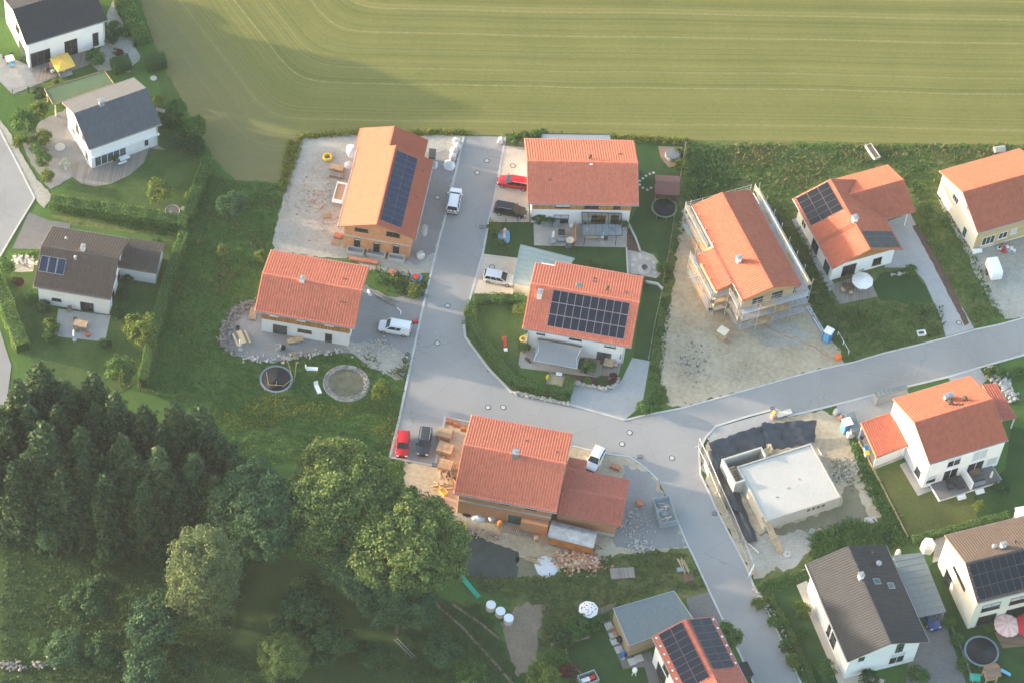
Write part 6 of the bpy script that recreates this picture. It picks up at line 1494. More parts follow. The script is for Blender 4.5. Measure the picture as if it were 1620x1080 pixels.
def tramp(px, r, padmat, label, net=False, h=.75, broken=False):
    c = g(*px); t = thing('trampoline', label, 'trampoline', (c.x, c.y, .03), random.uniform(0, 1))
    b = MB(); b.lathe([(r*.88, h), (r*.88, h+.05), (r, h+.04), (r, h-.04), (r*.88, h)], 32); b.build('safety_pad', padmat, t)
    b = MB(); b.lathe([(r*.89, h+.01), (r*.4, h), (.0001, h)], 32); b.build('jumping_mat', TRAMP, t, smooth=True)
    for i in range(8):
        a = 6.283*i/8; b = MB(); b.path([(r*.95*math.cos(a), r*.95*math.sin(a), 0), (r*.97*math.cos(a), r*.97*math.sin(a), h)], .03); b.build('leg', GALV, t)
    if net:
        for i in range(8):
            a = 6.283*i/8; b = MB(); b.tube((r*1.02*math.cos(a), r*1.02*math.sin(a), h), (r*1.04*math.cos(a), r*1.04*math.sin(a), h+1.6), .025, n=5); b.build('net_pole', GALV if i % 2 else W_RAW, t)
        b = MB(); n = 48
        for k in range(n):
            a = 6.283*k/n; b.tube((r*1.0*math.cos(a), r*1.0*math.sin(a), h), (r*1.0*math.cos(a), r*1.0*math.sin(a), h+1.5), .006, n=3, cap=False)
        for z in np.linspace(h+.1, h+1.5, 10): b.torus((0, 0, z), r*1.0, .006, 36, 3)
        b.build('safety_net', NET, t)
tramp((437, 604), 2.25, TRB, 'large dark trampoline with pole ring beside the pond', False, .7)
for i in range(0): pass
tramp((1050, 334), 1.85, TRG, 'green edged trampoline beside the brown playhouse', False, .75); tramp((1551, 1034), 2.3, TRB, 'grey blue edged trampoline beside the wooden play tower', False, .75)
c = g(437, 604); t = thing('net_poles', 'fallen wooden net poles of the dark trampoline', 'poles', (c.x, c.y, 0))
for a, e in [((-1.5, 1.0, .8), (-.9, -1.2, 1.0)), ((1.0, -1.2, .85), (2.0, -.2, 1.2)), ((.1, -.3, .75), (.1, -1.3, .9)), ((2.1, .6, .8), (1.0, 3.0, 1.6)), ((2.4, .3, .1), (2.4, 2.6, 1.6)), ((-.9, -1.2, .95), (1.0, -1.1, 1.0))]: b = MB(); b.tube(a, e, .04, n=5); b.build('pole', W_RAW, t)
# pond
c = g(548, 606); t = thing('garden_pond', 'round garden pond with muddy water and a ring of pale boulders', 'pond', (c.x, c.y, 0))
WATER = glassmat('muddy pond water', (.125, .12, .065), .15)
b = MB(); b.lathe([(2.35, .0), (2.35, .06), (.0001, .062)], 36, sx=1.06, sy=.98); b.build('water', WATER, t)
b = MB(); b.lathe([(3.15, .03), (2.9, .10), (2.3, .04)], 36, sx=1.02, sy=.97); b.build('rim', G_GRAVW, t)
b = MB()
for i in range(210):
    a = random.uniform(0, 6.283); rr = random.uniform(2.3, 2.95); b.rock((rr*1.03*math.cos(a), rr*.97*math.sin(a), .1), random.uniform(.08, .2))
o = b.build('stones', [STONEG], t); o['kind'] = 'stuff'
def stones(px, label, n, r=(.15, .4), spread=.3, mat=None, name='stone_wall', cat='stones', layers=1):
    """dry stone row along a surveyed line"""
    pts = [g(*p) for p in px]; o0 = pts[0].copy(); b = MB()
    seg = [(a, e, (e-a).length) for a, e in zip(pts[:-1], pts[1:])]; tot = sum(s[2] for s in seg)
    for i in range(n):
        d = random.uniform(0, tot)
        for a, e, L in seg:
            if d <= L: break
            d -= L
        p = a+(e-a)*(d/L)-o0; b.rock((p.x+random.gauss(0, spread), p.y+random.gauss(0, spread), .08+random.uniform(0, .25)*layers), random.uniform(*r))
    o = b.build(name, mat or STONE, loc=(o0.x, o0.y, 0)); return tag(o, label, cat, kind='stuff')
stones([(400, 478), (384, 484), (364, 500), (352, 524), (352, 546), (372, 561)], 'curved dry stone wall round the seating bay', 260, (.09, .24), .28, STONEG, layers=2)
stones([(398, 486), (386, 490), (372, 503), (363, 525), (364, 545)], 'inner step of stones and planks in the seating bay', 60, (.15, .3), .12, STONEG)
stones([(372, 561), (400, 568), (440, 570), (470, 565), (540, 556)], 'loose stones between the seating bay and the trampoline', 120, (.08, .25), .35, STONE)
stones([(1565, 585), (1580, 600), (1600, 632)], 'heap of pale rock slabs beside the dull red carport', 150, (.2, .5), .5, STONE, 'stone_heap', layers=2)
stones([(905, 606), (955, 617), (974, 611), (978, 600)], 'pale rounded garden wall of the bark bed', 130, (.12, .28), .1, STONE, layers=2)
stones([(815, 622), (900, 640)], 'low stone wall under the sandpit hedge', 120, (.12, .25), .12, STONE, layers=1)
stones([(24, 412), (48, 414), (50, 426)], 'pile of field stones at the drive of the brown-roofed house', 60, (.12, .35), .35, STONE)
stones([(0, 1052), (60, 1055), (82, 1050)], 'pale stones along the orchard edge by the fruit trees', 60, (.1, .32), .3, STONEG)
stones([(1440, 430), (1420, 436), (1408, 436)], 'stone edging at the drive bend', 30, (.1, .22), .1, STONE)
stones([(560, 560), (600, 545), (630, 565)], 'broken stones scattered beside the white van', 90, (.07, .2), .6, STONE)
stones([(1192, 930), (1210, 950), (1235, 990), (1270, 1060)], 'little stone border along the roadside strip', 90, (.08, .18), .12, STONE)
for px, lb, rz in [((494, 585), 'white lounger on the lawn by the trampoline', .1), ((503, 617), 'white lounger tipped over on the lawn by the pond', -1.1)]:
    c = g(*px); t = thing('sun_lounger', lb, 'lounger', (c.x, c.y, 0), rz); b = MB(); b.box(-.75, .75, -.3, .3, .3, .36); b.build('seat', WHITEP, t); b = MB(); b.cbox((-.85, 0, .6), (.06, .6, .6), 0, -.3); b.build('backrest', WHITEP, t)
    for x in (-.6, .6):
        for y in (-.25, .25): b = MB(); b.box(x-.03, x+.03, y-.03, y+.03, 0, .3); b.build('leg', WHITEP, t)
beams((610, 473), 5, 3.2, 'grey plank stack on the rubble bank', R(-28), W_DECK, messy=.05); beams((600, 468), 2, 2.6, 'long grey beam beside the plank stack', R(-28), CONC, messy=.02)
sheetpile((585, 464), .5, 1.3, .25, TARP, 'white rag by the red roof corner', 'cloth', 'cloth', .5)
c = g(633, 492); t = thing('downpipe_piece', 'bent white pipe piece lying near the van', 'pipe', (c.x, c.y, .1), R(-40)); b = MB(); b.path([(-.6, 0, 0), (.2, 0, 0), (.5, -.4, 0)], .07, 8); b.build('pipe', WHITEP, t)
c = g(657, 510); t = thing('ride_on_toy', 'red toy vehicle by the kerb behind the van', 'toy', (c.x, c.y, 0), .4); b = MB(); b.cbox((0, 0, .3), (.7, .4, .25)); b.build('body', REDP, t)
for x in (-.25, .25):
    for y in (-.22, .22): b = MB(); b.tube((x, y-.05, .12), (x, y+.05, .12), .13, n=10); b.build('wheel', BLACK, t)

# ================================================================== gardens of the two middle houses
def canopy_frame(px4, z, label, glass, frame, zback=None, nbar=6, front_posts=2):
    """px4: back-left, back-right, front-right, front-left at height z"""
    P = [g(*p, (zback or z) if i < 2 else z) for i, p in enumerate(px4)]; c = sum(P, Vector())/4; t = thing('terrace_canopy', label, 'canopy', (c.x, c.y, 0)); L = [p-Vector((c.x, c.y, 0)) for p in P]
    for i in range(4): b = MB(); b.tube(L[i], L[(i+1) % 4], .07, n=4); b.build('beam', frame, t)
    for i in range(1, nbar): u = i/nbar; b = MB(); b.tube(L[0].lerp(L[1], u), L[3].lerp(L[2], u), .045, n=4); b.build('rafter', frame, t)
    for i in range(nbar):
        a, e = i/nbar, (i+1)/nbar; q = [L[0].lerp(L[1], a), L[0].lerp(L[1], e), L[3].lerp(L[2], e), L[3].lerp(L[2], a)]; b = MB(); b._add([tuple(v+Vector((0, 0, .03))) for v in q]+[tuple(v+Vector((0, 0, .045))) for v in q], [(3, 2, 1, 0), (4, 5, 6, 7), (0, 1, 5, 4), (1, 2, 6, 5), (2, 3, 7, 6), (3, 0, 4, 7)]); b.build('pane', glass, t)
    for i in range(front_posts): u = i/(front_posts-1); p = L[3].lerp(L[2], .06+.80*u); b = MB(); b.box(p.x-.05, p.x+.05, p.y-.05, p.y+.05, 0, p.z); b.build('post', frame, t)
    return t
mm, nt_, bb = _new('clear canopy glass'); tp = N(nt_, 'ShaderNodeBsdfTransparent'); gl = N(nt_, 'ShaderNodeBsdfGlossy'); gl.inputs['Roughness'].default_value = .05; tp.inputs[0].default_value = (.80, .86, .88, 1)
ms_ = N(nt_, 'ShaderNodeMixShader'); ms_.inputs[0].default_value = .16; nt_.links.new(tp.outputs[0], ms_.inputs[1]); nt_.links.new(gl.outputs[0], ms_.inputs[2]); nt_.links.new(ms_.outputs[0], nt_.nodes['Material Output'].inputs[0]); CLEAR = mm
canopy_frame([(920.4, 336), (983, 338), (984.4, 373), (922, 373)], 2.35, 'glass terrace canopy on dark metal posts at the timber banded house', CLEAR, FRAMED, 2.75)
def table(px, rz, label, w_=1.6, d_=.9, mat=None, h=.74, name='garden_table'):
    c = g(*px); t = thing(name, label, 'table', (c.x, c.y, .07), rz); b = MB(); b.box(-w_/2, w_/2, -d_/2, d_/2, h-.05, h); b.build('table_top', mat or W_RAW, t)
    for x in (-w_/2+.1, w_/2-.1):
        for y in (-d_/2+.1, d_/2-.1): b = MB(); b.box(x-.035, x+.035, y-.035, y+.035, 0, h-.05); b.build('leg', IRON, t)
def chair(px, rz, label, mat=None, grp=None, h=.45, w_=.55):
    c = g(*px); t = thing('garden_chair', label, 'chair', (c.x, c.y, .07), rz, grp); b = MB(); b.box(-w_/2, w_/2, -w_/2, w_/2, h-.08, h); b.build('seat', mat or GREYP, t)
    b = MB(); b.cbox((-w_/2+.03, 0, h+.25), (.07, w_, .5)); b.build('backrest', mat or GREYP, t)
    for x in (-w_/2+.06, w_/2-.06):
        for y in (-w_/2+.06, w_/2-.06): b = MB(); b.box(x-.025, x+.025, y-.025, y+.025, 0, h-.08); b.build('leg', IRON, t)
table((937, 369), .12, 'wooden table under the glass canopy', 2.0, .9, W_RAW); table((935, 379), .12, 'wooden bench at the canopy table', 1.9, .35, W_RAW2, .46, 'garden_bench')
for px, lb in [((958, 380), 'dark chair at the end of the canopy table'), ((968, 366), 'chair under the glass canopy by the glass door'), ((925, 358), 'chair at the wall under the glass canopy')]: chair(px, 1.5, lb, IRON)
c = g(909, 378); t = thing('privacy_screen', 'honey wooden screen wall dividing the terrace', 'screen', (c.x, c.y, .06), ang((909, 385), (909, 352)))
for i in range(9): b = MB(); b.box(-1.8+i*.4, -1.42+i*.4, -.05, .05, .05, 1.75+.12*math.sin(i)); b.build('board', W_BAND, t)
for px, mt, lb, wd in [((888, 372), IRON, 'black grill trolley on the terrace half without the canopy', .9), ((888, 382), GREYP, 'grey cushion box below the black grill', .9), ((903, 361), WHITEP, 'white stool by the wooden screen', .5), ((880, 357), GREYP, 'grey rattan seat by the blinds door', .9), ((868, 357), GREYP, 'grey rattan armchair at the planter', .9)]:
    c = g(*px); t = thing('garden_box' if 'box' in lb or 'grill' in lb else 'rattan_armchair' if 'arm' in lb else 'rattan_stool', lb, 'furniture', (c.x, c.y, .07), .1); b = MB(); b.box(-wd/2, wd/2, -wd/2.6, wd/2.6, .12, .5); b.build('body', mt, t); b = MB(); b.box(-wd/2, wd/2, wd/2.6-.1, wd/2.6, .5, .85); b.build('back', mt, t)
    for x in (-wd/2+.05, wd/2-.05): b = MB(); b.box(x-.04, x+.04, -wd/3, wd/3, 0, .12); b.build('foot', BLACK, t)
def closed_parasol(px, label, mat, h=2.4, lean=.0):
    c = g(*px); t = thing('folded_parasol', label, 'parasol', (c.x, c.y, .05)); b = MB(); b.tube((0, 0, 0), (lean, 0, h), .03, n=6); b.build('pole', GALV, t); b = MB(); b.lathe([(.06, .9), (.2, 1.0), (.14, h-.3), (.03, h)], 10); b.build('canopy', mat, t); b = MB(); b.lathe([(.3, 0), (.3, .1), (.05, .14)], 14); b.build('base', CONC, t)
closed_parasol((874, 382), 'closed white parasol on the terrace half without the canopy', WHITEF); closed_parasol((952, 383), 'closed white parasol by the canopy table', WHITEF); closed_parasol((118, 538), 'closed white parasol on the paved terrace', WHITEF); closed_parasol((380, 553), 'closed grey white parasol by the beer table', WHITEF); closed_parasol((1565, 760), 'closed pale parasol on the raised terrace', CREAM); closed_parasol((980, 573), 'slim closed parasol at the deck corner', GREYP)
for px, mt, r_, lb in [((872, 384), GREYP, .65, 'round grey seat shell on the terrace edge'), ((902, 384), CREAM, .6, 'round pale table at the wooden screen'), ((899, 393), GLASSG, .5, 'glass garden globe on the lawn edge')]:
    c = g(*px); t = thing('shell_chair' if 'seat' in lb else 'garden_globe' if 'globe' in lb else 'round_table', lb, 'furniture', (c.x, c.y, .06)); b = MB(); b.lathe([(r_*.5, 0), (r_*.9, .3), (r_, .55), (r_*.8, .6), (r_*.5, .45), (.0001, .42)], 18); b.build('shell', mt, t, smooth=True); b = MB(); b.lathe([(r_*.4, 0), (r_*.4, .05), (.05, .06)], 12); b.build('foot', IRON, t)
# paddling pool, slide, sandpit
c = g(797, 376); t = thing('paddling_pool', 'light blue paddling pool with pink slide figure', 'pool', (c.x, c.y, .05), .1)
for i in range(2):
    b = MB(); n = 16; pts = []
    for k in range(n+1):
        a = 6.283*k/n; pts.append((.72*math.copysign(abs(math.cos(a))**.5, math.cos(a)), 1.0*math.copysign(abs(math.sin(a))**.5, math.sin(a)), .12+i*.2))
    b.path(pts, .12, 6); b.build('inflated_ring', BLUEL if i else WHITEP, t)
b = MB(); b.box(-.62, .62, -.9, .9, .05, .14); b.build('water', WATERT, t); b = MB(); b.lathe([(.18, .2), (.28, .5), (.2, 1.0), (.0001, 1.1)], 10, (.1, .7, 0)); b.build('slide', PINKF, t); b = MB(); b.cbox((.05, .05, .4), (.4, 1.1, .12)); b.build('chute', PINKF, t)
c = g(799, 549); t = thing('garden_slide', 'red children slide on the corner garden lawn', 'slide', (c.x, c.y, .05), R(-75)); b = MB(); b.cbox((-.5, 0, .6), (1.5, .42, .06), 0, .5); b.build('chute', REDP, t); b = MB(); b.box(.25, .75, -.25, .25, .0, .12); b.build('foot', WHITEP, t)
for y in (-.2, .2): b = MB(); b.tube((-1.1, y, 0), (-1.0, y, 1.0), .04, n=6); b.build('support', YELF, t)
c = g(879, 602); t = thing('sandpit', 'square wooden sandpit behind the hedge', 'sandpit', (c.x, c.y, .05), R(-8))
for a in ((-1.1, 1.1, -1.0, -.85), (-1.1, 1.1, .85, 1.0), (-1.1, -.95, -.85, .85), (.95, 1.1, -.85, .85)): b = MB(); b.box(*a, 0, .28); b.build('border', W_DECK, t)
b = MB(); b.box(-.95, .95, -.85, .85, 0, .12); b.build('sand', G_SAND, t)
c = g(866, 599); t = thing('toy', 'yellow toy figure beside the sandpit', 'toy', (c.x, c.y, .05)); b = MB(); b.lathe([(.25, 0), (.28, .3), (.15, .6), (.17, .8), (.0001, .9)], 10); b.build('body', YEL, t)
c = g(884, 594); t = thing('toy_box', 'light blue toy box beside the sandpit', 'box', (c.x, c.y, .05), -.1); b = MB(); b.box(-.4, .4, -.25, .25, 0, .35); b.build('box', BLUEL, t); b = MB(); b.box(-.42, .42, -.27, .27, .35, .42); b.build('lid', WHITEP, t)
c = g(828, 538); t = thing('swim_ring', 'yellow and blue swim ring at the wall by the awning', 'ring', (c.x, c.y, .07)); b = MB(); b.torus((0, 0, .15), .45, .15, 20, 8); b.build('ring', YELF, t, smooth=True); b = MB(); b.torus((.1, -.35, .1), .35, .1, 16, 6); b.build('second_ring', BLUEL, t, smooth=True)
# awning
P = [g(*p, z) for p, z in (((851, 536), 2.9), ((921, 548), 2.9), ((913, 583), 2.2), ((844, 570), 2.2))]; c = sum(P, Vector())/4; t = thing('awning', 'grey extended awning on the wall of the solar house', 'awning', (c.x, c.y, 0)); L = [p-Vector((c.x, c.y, 0)) for p in P]
b = MB(); n = 10; vs = []; fs = []
for j in range(6):
    for i in range(n+1):
        p = L[0].lerp(L[1], i/n).lerp(L[3].lerp(L[2], i/n), j/5); p.z -= .10*math.sin(math.pi*j/5); vs.append(tuple(p))
for j in range(5):
    for i in range(n): fs.append((j*(n+1)+i, (j+1)*(n+1)+i, (j+1)*(n+1)+i+1, j*(n+1)+i+1))
b._add(vs, fs); b.build('fabric', AWN, t, smooth=True)
b = MB(); b.tube(L[0], L[1], .1, n=8); b.build('cassette', FRAMED, t); b = MB(); b.tube(L[3], L[2], .05, n=6); b.build('front_rail', ALU, t)
for a, e in ((0, 3), (1, 2)):
    b = MB(); b.path([L[a], (L[a]+L[e])/2+Vector((.4 if a == 0 else -.4, 0, -.1)), L[e]], .035); b.build('arm', ALU, t)
table((880, 577), -.07, 'wooden table under the awning edge', 1.8, .8, W_RAW); table((962, 578), -.1, 'square wooden table on the dark deck', 1.3, 1.3, W_RAW)
for px, rz, lb in [((952, 576), 0, 'dark chair between the palm and the square deck table'), ((973, 579), 3.1, 'pinkish chair at the square deck table')]: chair(px, rz, lb, PINKF if 'pink' in lb else W_DRK)
c = g(835, 572); t = thing('scooter', 'dark folded bicycle trailer at the terrace corner', 'trailer', (c.x, c.y, .07), -.6); b = MB(); b.torus((0, 0, 0), .25, .04, 16, 6); 
o = b.build('wheel', RUBBER, t); o.matrix_local = Matrix.Translation((.3, 0, .27)) @ Matrix.Rotation(math.pi/2, 4, 'X'); b = MB(); b.cbox((-.1, 0, .4), (.7, .3, .3)); b.build('body', IRON, t)
# back garden: hot tub, playhouse
c = g(1063, 249); t = thing('hot_tub', 'round grey covered hot tub on the wooden deck', 'hot tub', (c.x, c.y, .06)); b = MB(); b.lathe([(.98, 0), (1.05, .2), (1.05, .6), (1.0, .7)], 30); b.build('tub', GREYP, t); b = MB(); b.lathe([(1.03, .66), (.99, .78), (.0001, .82)], 30); b.build('cover', plain('tub cover', (.15, .165, .18), .5, 0, .1), t)
c = g(1053, 308); rzp = ang((1036, 320), (1070, 322)); t = thing('playhouse', 'brown wooden garden hut with red-brown pitched roof', 'hut', (c.x, c.y, 0), rzp)
b = MB(); b.box(-1.45, 1.45, -1.2, 1.6, .2, 2.0); b.build('wall', W_DRK, t); b = MB(); b.box(-1.6, 1.6, -1.5, 1.7, 0, .2); b.build('base', W_DECKB, t)
TIN = plain('brown roof felt', (.20, .095, .08), .8, 0, .1)
for sg, nm in ((1, 'a'), (-1, 'b')):
    b = MB(); q = [(-1.75, .1, 2.75), (1.75, .1, 2.75), (1.75, .1+sg*1.75, 2.0), (-1.75, .1+sg*1.75, 2.0)]; q = q if sg < 0 else q
    b._add(q+[(x, y, z+.07) for x, y, z in q], [(0, 1, 2, 3), (7, 6, 5, 4), (0, 4, 5, 1), (1, 5, 6, 2), (2, 6, 7, 3), (3, 7, 4, 0)]); b.build('roof', TIN, t)
b = MB(); b.lathe([(.8, .0), (.8, .0001)], 8); 
for i in range(5): b = MB(); b.box(-1.3+i*.6, -.9+i*.6, -1.24, -1.2, .3, 1.8); b.build('board', W_DRK, t)
def firepit(px, label):
    c = g(*px); t = thing('fire_bowl', label, 'fire bowl', (c.x, c.y, .07)); b = MB(); b.lathe([(.9, 0), (.9, .05), (.0001, .05)], 20); b.build('stone_base', CONCW, t); b = MB(); b.lathe([(.15, .05), (.12, .3), (.45, .6), (.4, .6), (.1, .4), (.0001, .4)], 16); b.build('bowl', IRON, t)
firepit((1019, 427), 'black fire bowl on a pale round base on the patio')
for i, px in enumerate([(1004, 411), (1013, 408), (1024, 410), (1034, 416), (1036, 432), (1036, 424), (1001, 420), (1012, 404)]):
    c = g(*px); o = MB(); o.lathe([(.28, 0), (.3, .03), (.0001, .035)], 9); t = o.build('stepping_stone', CONCW, loc=(c.x, c.y, .06)); tag(t, 'round pale stepping stone on the patio by the fire bowl', 'stepping stone', 'stepping stones on the patio')
for i, px in enumerate([(1012, 287), (1017, 283), (1022, 279), (1028, 276), (1034, 274), (1012, 293), (1017, 298), (1024, 301), (1030, 298)]):
    c = g(*px); o = MB(); o.lathe([(.2, 0), (.2, .03), (.0001, .035)], 9); t = o.build('stepping_stone', CONCW, loc=(c.x, c.y, .045)); tag(t, 'small pale stepping stone in the lawn by the brown hut', 'stepping stone', 'stepping stones in the lawn')
strip('garden_wall', [(995, 358), (1005, 378), (1013, 400)], .2, 0, .45, CONC, kind=None, label='slanting low concrete wall at the terrace bed', cat='wall'); strip('garden_wall', [(991, 393), (993, 434)], .2, 0, .3, CONC, kind=None, label='straight kerb wall between lawn and round patio', cat='wall')
strip('garden_wall', [(1014, 446), (1040, 451), (1048, 459)], .3, 0, .4, CONC, kind=None, label='pale low wall below the round patio', cat='wall')
sheet('flower_bed', [(992, 360), (1003, 378), (1012, 400), (992, 396)], .075, G_BARK, .03)
def fence(px, label, h=1.0, n=None, mat=None, rails=2, name='fence', wire=False, pr=.05):
    pts = [g(*p) for p in px]; o0 = pts[0]; t = thing(name, label, 'fence', (o0.x, o0.y, 0))
    for a, e in zip(pts[:-1], pts[1:]):
        a = a-o0; e = e-o0; L = (e-a).length; k = max(1, round(L/2.2))
        for i in range(k+1): p = a.lerp(e, i/k); b = MB(); b.box(p.x-pr, p.x+pr, p.y-pr, p.y+pr, 0, h); b.build('post', mat or GALV, t)
        for r in range(rails): z = h*(r+1)/rails-.05; b = MB(); b.tube((a.x, a.y, z), (e.x, e.y, z), .02 if wire else .035, n=4); b.build('rail', mat or GALV, t)
    return t
fence([(1084, 232), (1070, 320), (1058, 400), (1048, 450)], 'wire fence between the hot tub garden and the building site', 1.1, rails=3, mat=W_DECK, wire=True)
fence([(1048, 460), (1034, 520), (1026, 568)], 'thin fence along the lawn beside the grey drive', .9, rails=2, mat=GALV, wire=True)
fence([(775, 350), (800, 352), (838, 352)], 'low dark fence between cream drive and lawn', .8, rails=2, mat=IRON, wire=True)
fence([(1358, 700), (1392, 765), (1435, 850)], 'wooden edged fence beside the yellow lawn', .6, rails=2, mat=W_RAW)
fence([(20, 152), (45, 147), (68, 142)], 'grey board fence in line with the green garage', 1.5, rails=4, mat=W_DECK)
fence([(1500, 985), (1520, 1030), (1538, 1080)], 'thin fence between carport drive and trampoline', .9, rails=2, wire=True)
fence([(282, 386), (264, 440), (250, 490), (234, 556), (222, 618)], 'dark wire fence on the meadow side of the long hedge', 1.2, rails=4, mat=IRON, wire=True)
fence([(1325, 530), (1342, 560)], 'white tilted barrier rail by the site toilet', .8, rails=1, mat=WHITEP)
fence([(893, 1008), (897, 1045), (925, 1075)], 'pale post fence at the lawn of the brown garage', .9, rails=2, mat=W_DECK)
# ================================================================== lower building site
c = g(1050, 816); t = thing('skip_container', 'grey metal skip container at the road', 'container', (c.x, c.y, .04), ang((1040, 780), (1056, 828)))
def tub(L_, W_, H_, th, flare=.25):
    b = MB(); lo = [(-L_/2+flare, -W_/2+.05, 0), (L_/2-flare, -W_/2+.05, 0), (L_/2-flare, W_/2-.05, 0), (-L_/2+flare, W_/2-.05, 0)]; hi = [(-L_/2, -W_/2, H_), (L_/2, -W_/2, H_), (L_/2, W_/2, H_), (-L_/2, W_/2, H_)]
    hi2 = [(-L_/2+th, -W_/2+th, H_), (L_/2-th, -W_/2+th, H_), (L_/2-th, W_/2-th, H_), (-L_/2+th, W_/2-th, H_)]; li = [(-L_/2+flare+th, -W_/2+th, H_*.55), (L_/2-flare-th, -W_/2+th, H_*.55), (L_/2-flare-th, W_/2-th, H_*.55), (-L_/2+flare+th, W_/2-th, H_*.55)]
    b._add(lo+hi+hi2+li, [(3, 2, 1, 0)]+[(i, (i+1) % 4, 4+(i+1) % 4, 4+i) for i in range(4)]+[(4+i, 4+(i+1) % 4, 8+(i+1) % 4, 8+i) for i in range(4)]+[(8+i, 8+(i+1) % 4, 12+(i+1) % 4, 12+i) for i in range(4)]+[(12, 13, 14, 15)]); return b
tub(4.0, 2.3, 1.7, .08, .2).build('hull', plain('skip steel', (.30, .35, .38), .5, .2, .15), t)
for i in range(6):
    for sg in (-1, 1): b = MB(); x = -1.6+i*.64; b.box(x-.05, x+.05, sg*1.15-.06, sg*1.15+.06, .1, 1.65); b.build('rib', plain('skip rib', (.34, .39, .42), .5, .2, .1), t)
for i in range(14): b = MB(); b.cbox((random.uniform(-1.4, 1.4), random.uniform(-.8, .8), 1.05+random.uniform(0, .2)), (random.uniform(.4, 1.3), .2, .1), random.uniform(0, 3)); b.build('debris', random.choice([W_RAW, CONC, GREYP, W_DECK]), t)
# orange site trailer
P = [g(*p, 2.4) for p in ((870, 846), (938, 863), (941, 838), (876, 824))]; c = sum(P, Vector())/4
t = thing('site_wagon', 'orange construction wagon with rounded grey metal roof', 'wagon', (c.x, c.y, 0), math.atan2((P[1]-P[0]).y, (P[1]-P[0]).x))
hx, hy = 3.0, 1.25
b = MB(); b.box(-hx, hx, -hy, hy, .45, 2.15); b.build('body', ORANGE, t)
b = MB(); n = 8; vs = []; fs = []
for i in range(n+1):
    u = i/n*2-1; z = 2.15+.42*(1-u*u); vs += [(-hx-.1, u*(hy+.08), z), (hx+.1, u*(hy+.08), z)]
for i in range(n): fs.append((2*i, 2*i+1, 2*i+3, 2*i+2))
fs.append(tuple(range(0, 2*n+2, 2))); fs.append(tuple(range(2*n+1, 0, -2))); b._add(vs, fs); b.build('roof', plain('weathered roof tin', (.34, .36, .37), .5, .3, .3, 1.2), t)
for i in range(7): b = MB(); x = -2.8+i*.93; b.box(x-.03, x+.03, -hy-.02, -hy, .5, 2.1); b.build('rib', ORANGE, t)
for x in (-2.0, 2.0):
    for y in (-1.0, 1.0): b = MB(); b.tube((x, y-.1, .32), (x, y+.1, .32), .32, n=12); b.build('wheel', RUBBER, t)
b = MB(); b.path([(hx, .4, .5), (hx+1.2, 0, .5), (hx, -.4, .5)], .05); b.build('drawbar', IRON, t)
# rubble, tarps
def heap(px, w_, d_, h_, n, r, mats, label, name, cat, rz=0.0):
    c = g(*px); b = MB()
    for i in range(n):
        u, v = random.gauss(0, .36), random.gauss(0, .36); k = max(0, 1-(u*u+v*v)*1.4)
        b.mat(random.randrange(len(mats))); b.cbox((u*w_, v*d_, h_*k*random.uniform(.3, 1)+.05), (random.uniform(*r)*1.5, random.uniform(*r), random.uniform(*r)*.8), random.uniform(0, 3), random.uniform(-.5, .5))
    o = b.build(name, mats, loc=(c.x, c.y, .03), rz=rz); return tag(o, label, cat, kind='stuff')
heap((915, 888), 4.4, 2.0, .7, 420, (.12, .32), [REDB, plain('pale brick rubble', (.62, .42, .30), .85, 0, .2, 3), W_RAW], 'heap of broken orange bricks behind the site wagon', 'brick_rubble', 'rubble', -.05)
sheetpile((864, 896), 2.8, 3.2, .22, TARP, 'white spotted tarpaulin over a heap at the rubble', rz=.4)
beams((845, 886), 6, 2.2, 'yellowish plank stack before the white tarpaulin', R(-15), W_RAW, messy=.12)
for k, (px, rz, n, L_) in enumerate([((705, 690), R(75), 8, 2.2), ((703, 712), R(80), 8, 2.4), ((706, 742), R(70), 6, 3.0), ((712, 758), R(100), 4, 2.6)]): beams(px, n, L_, ['pale plank stack along the red roof gable', 'brown board stack behind the plank stack', 'cross-laid beams at the roof gable corner', 'thin posts leaning along the gable'][k], rz, [W_PAL, W_RAW, None, W_RAW][k], messy=.10 if k < 2 else .35, spread=.4, th=.14)
beams((700, 768), 10, 2.6, 'messy pile of bright beams at the gable corner', R(10), W_RAW2, messy=.4)
for px, lb, m_ in [((711, 668), 'bag of red bricks at the corner of the parking bay', REDB), ((722, 672), 'second bag of red bricks beside the parking bay', REDB), ((734, 679), 'orange bag beside the red roof', ORANGE)]: pallet(px, lb, m_, -.1, .6, .9, .8)
c = g(701, 779); t = thing('mortar_tub', 'yellow mortar tub beside the beam pile', 'tub', (c.x, c.y, .03), -.7); b = tub(1.1, .75, .45, .06, .08); b.build('tub', YELF, t); b = MB(); b.tube((-.55, -.37, .45), (.55, -.37, .45), .04, n=5); b.build('rim', YEL, t)
sheetpile((690, 793), 2.4, 1.6, .4, plain('dark crumpled film', (.09, .085, .08), .6, 0, .3), 'dark crumpled film heap below the yellow tub')
sheetpile((738, 812), 1.3, 1.0, .4, BLACK, 'black film bundle under the brick wall'); sheetpile((757, 818), 1.8, 1.3, .45, TARP, 'pale foil heap under the brick wall'); beams((772, 815), 5, 2.0, 'orange battens under the brick wall', R(-10), W_RAW, messy=.2); bigbag((777, 822), 'half-empty pale bag under the brick wall', .7)
c = g(770, 806); t = thing('board_wall', 'long board walkway along the brick front', 'boards', (c.x, c.y, 0), R(-12)); b = MB(); b.box(-4.2, 2.6, -.25, .25, .75, .85); b.build('board', W_RAW, t)
for x in (-3.6, -.5, 2.2): b = MB(); b.box(x-.06, x+.06, -.2, .2, 0, .75); b.build('trestle', W_RAW, t)
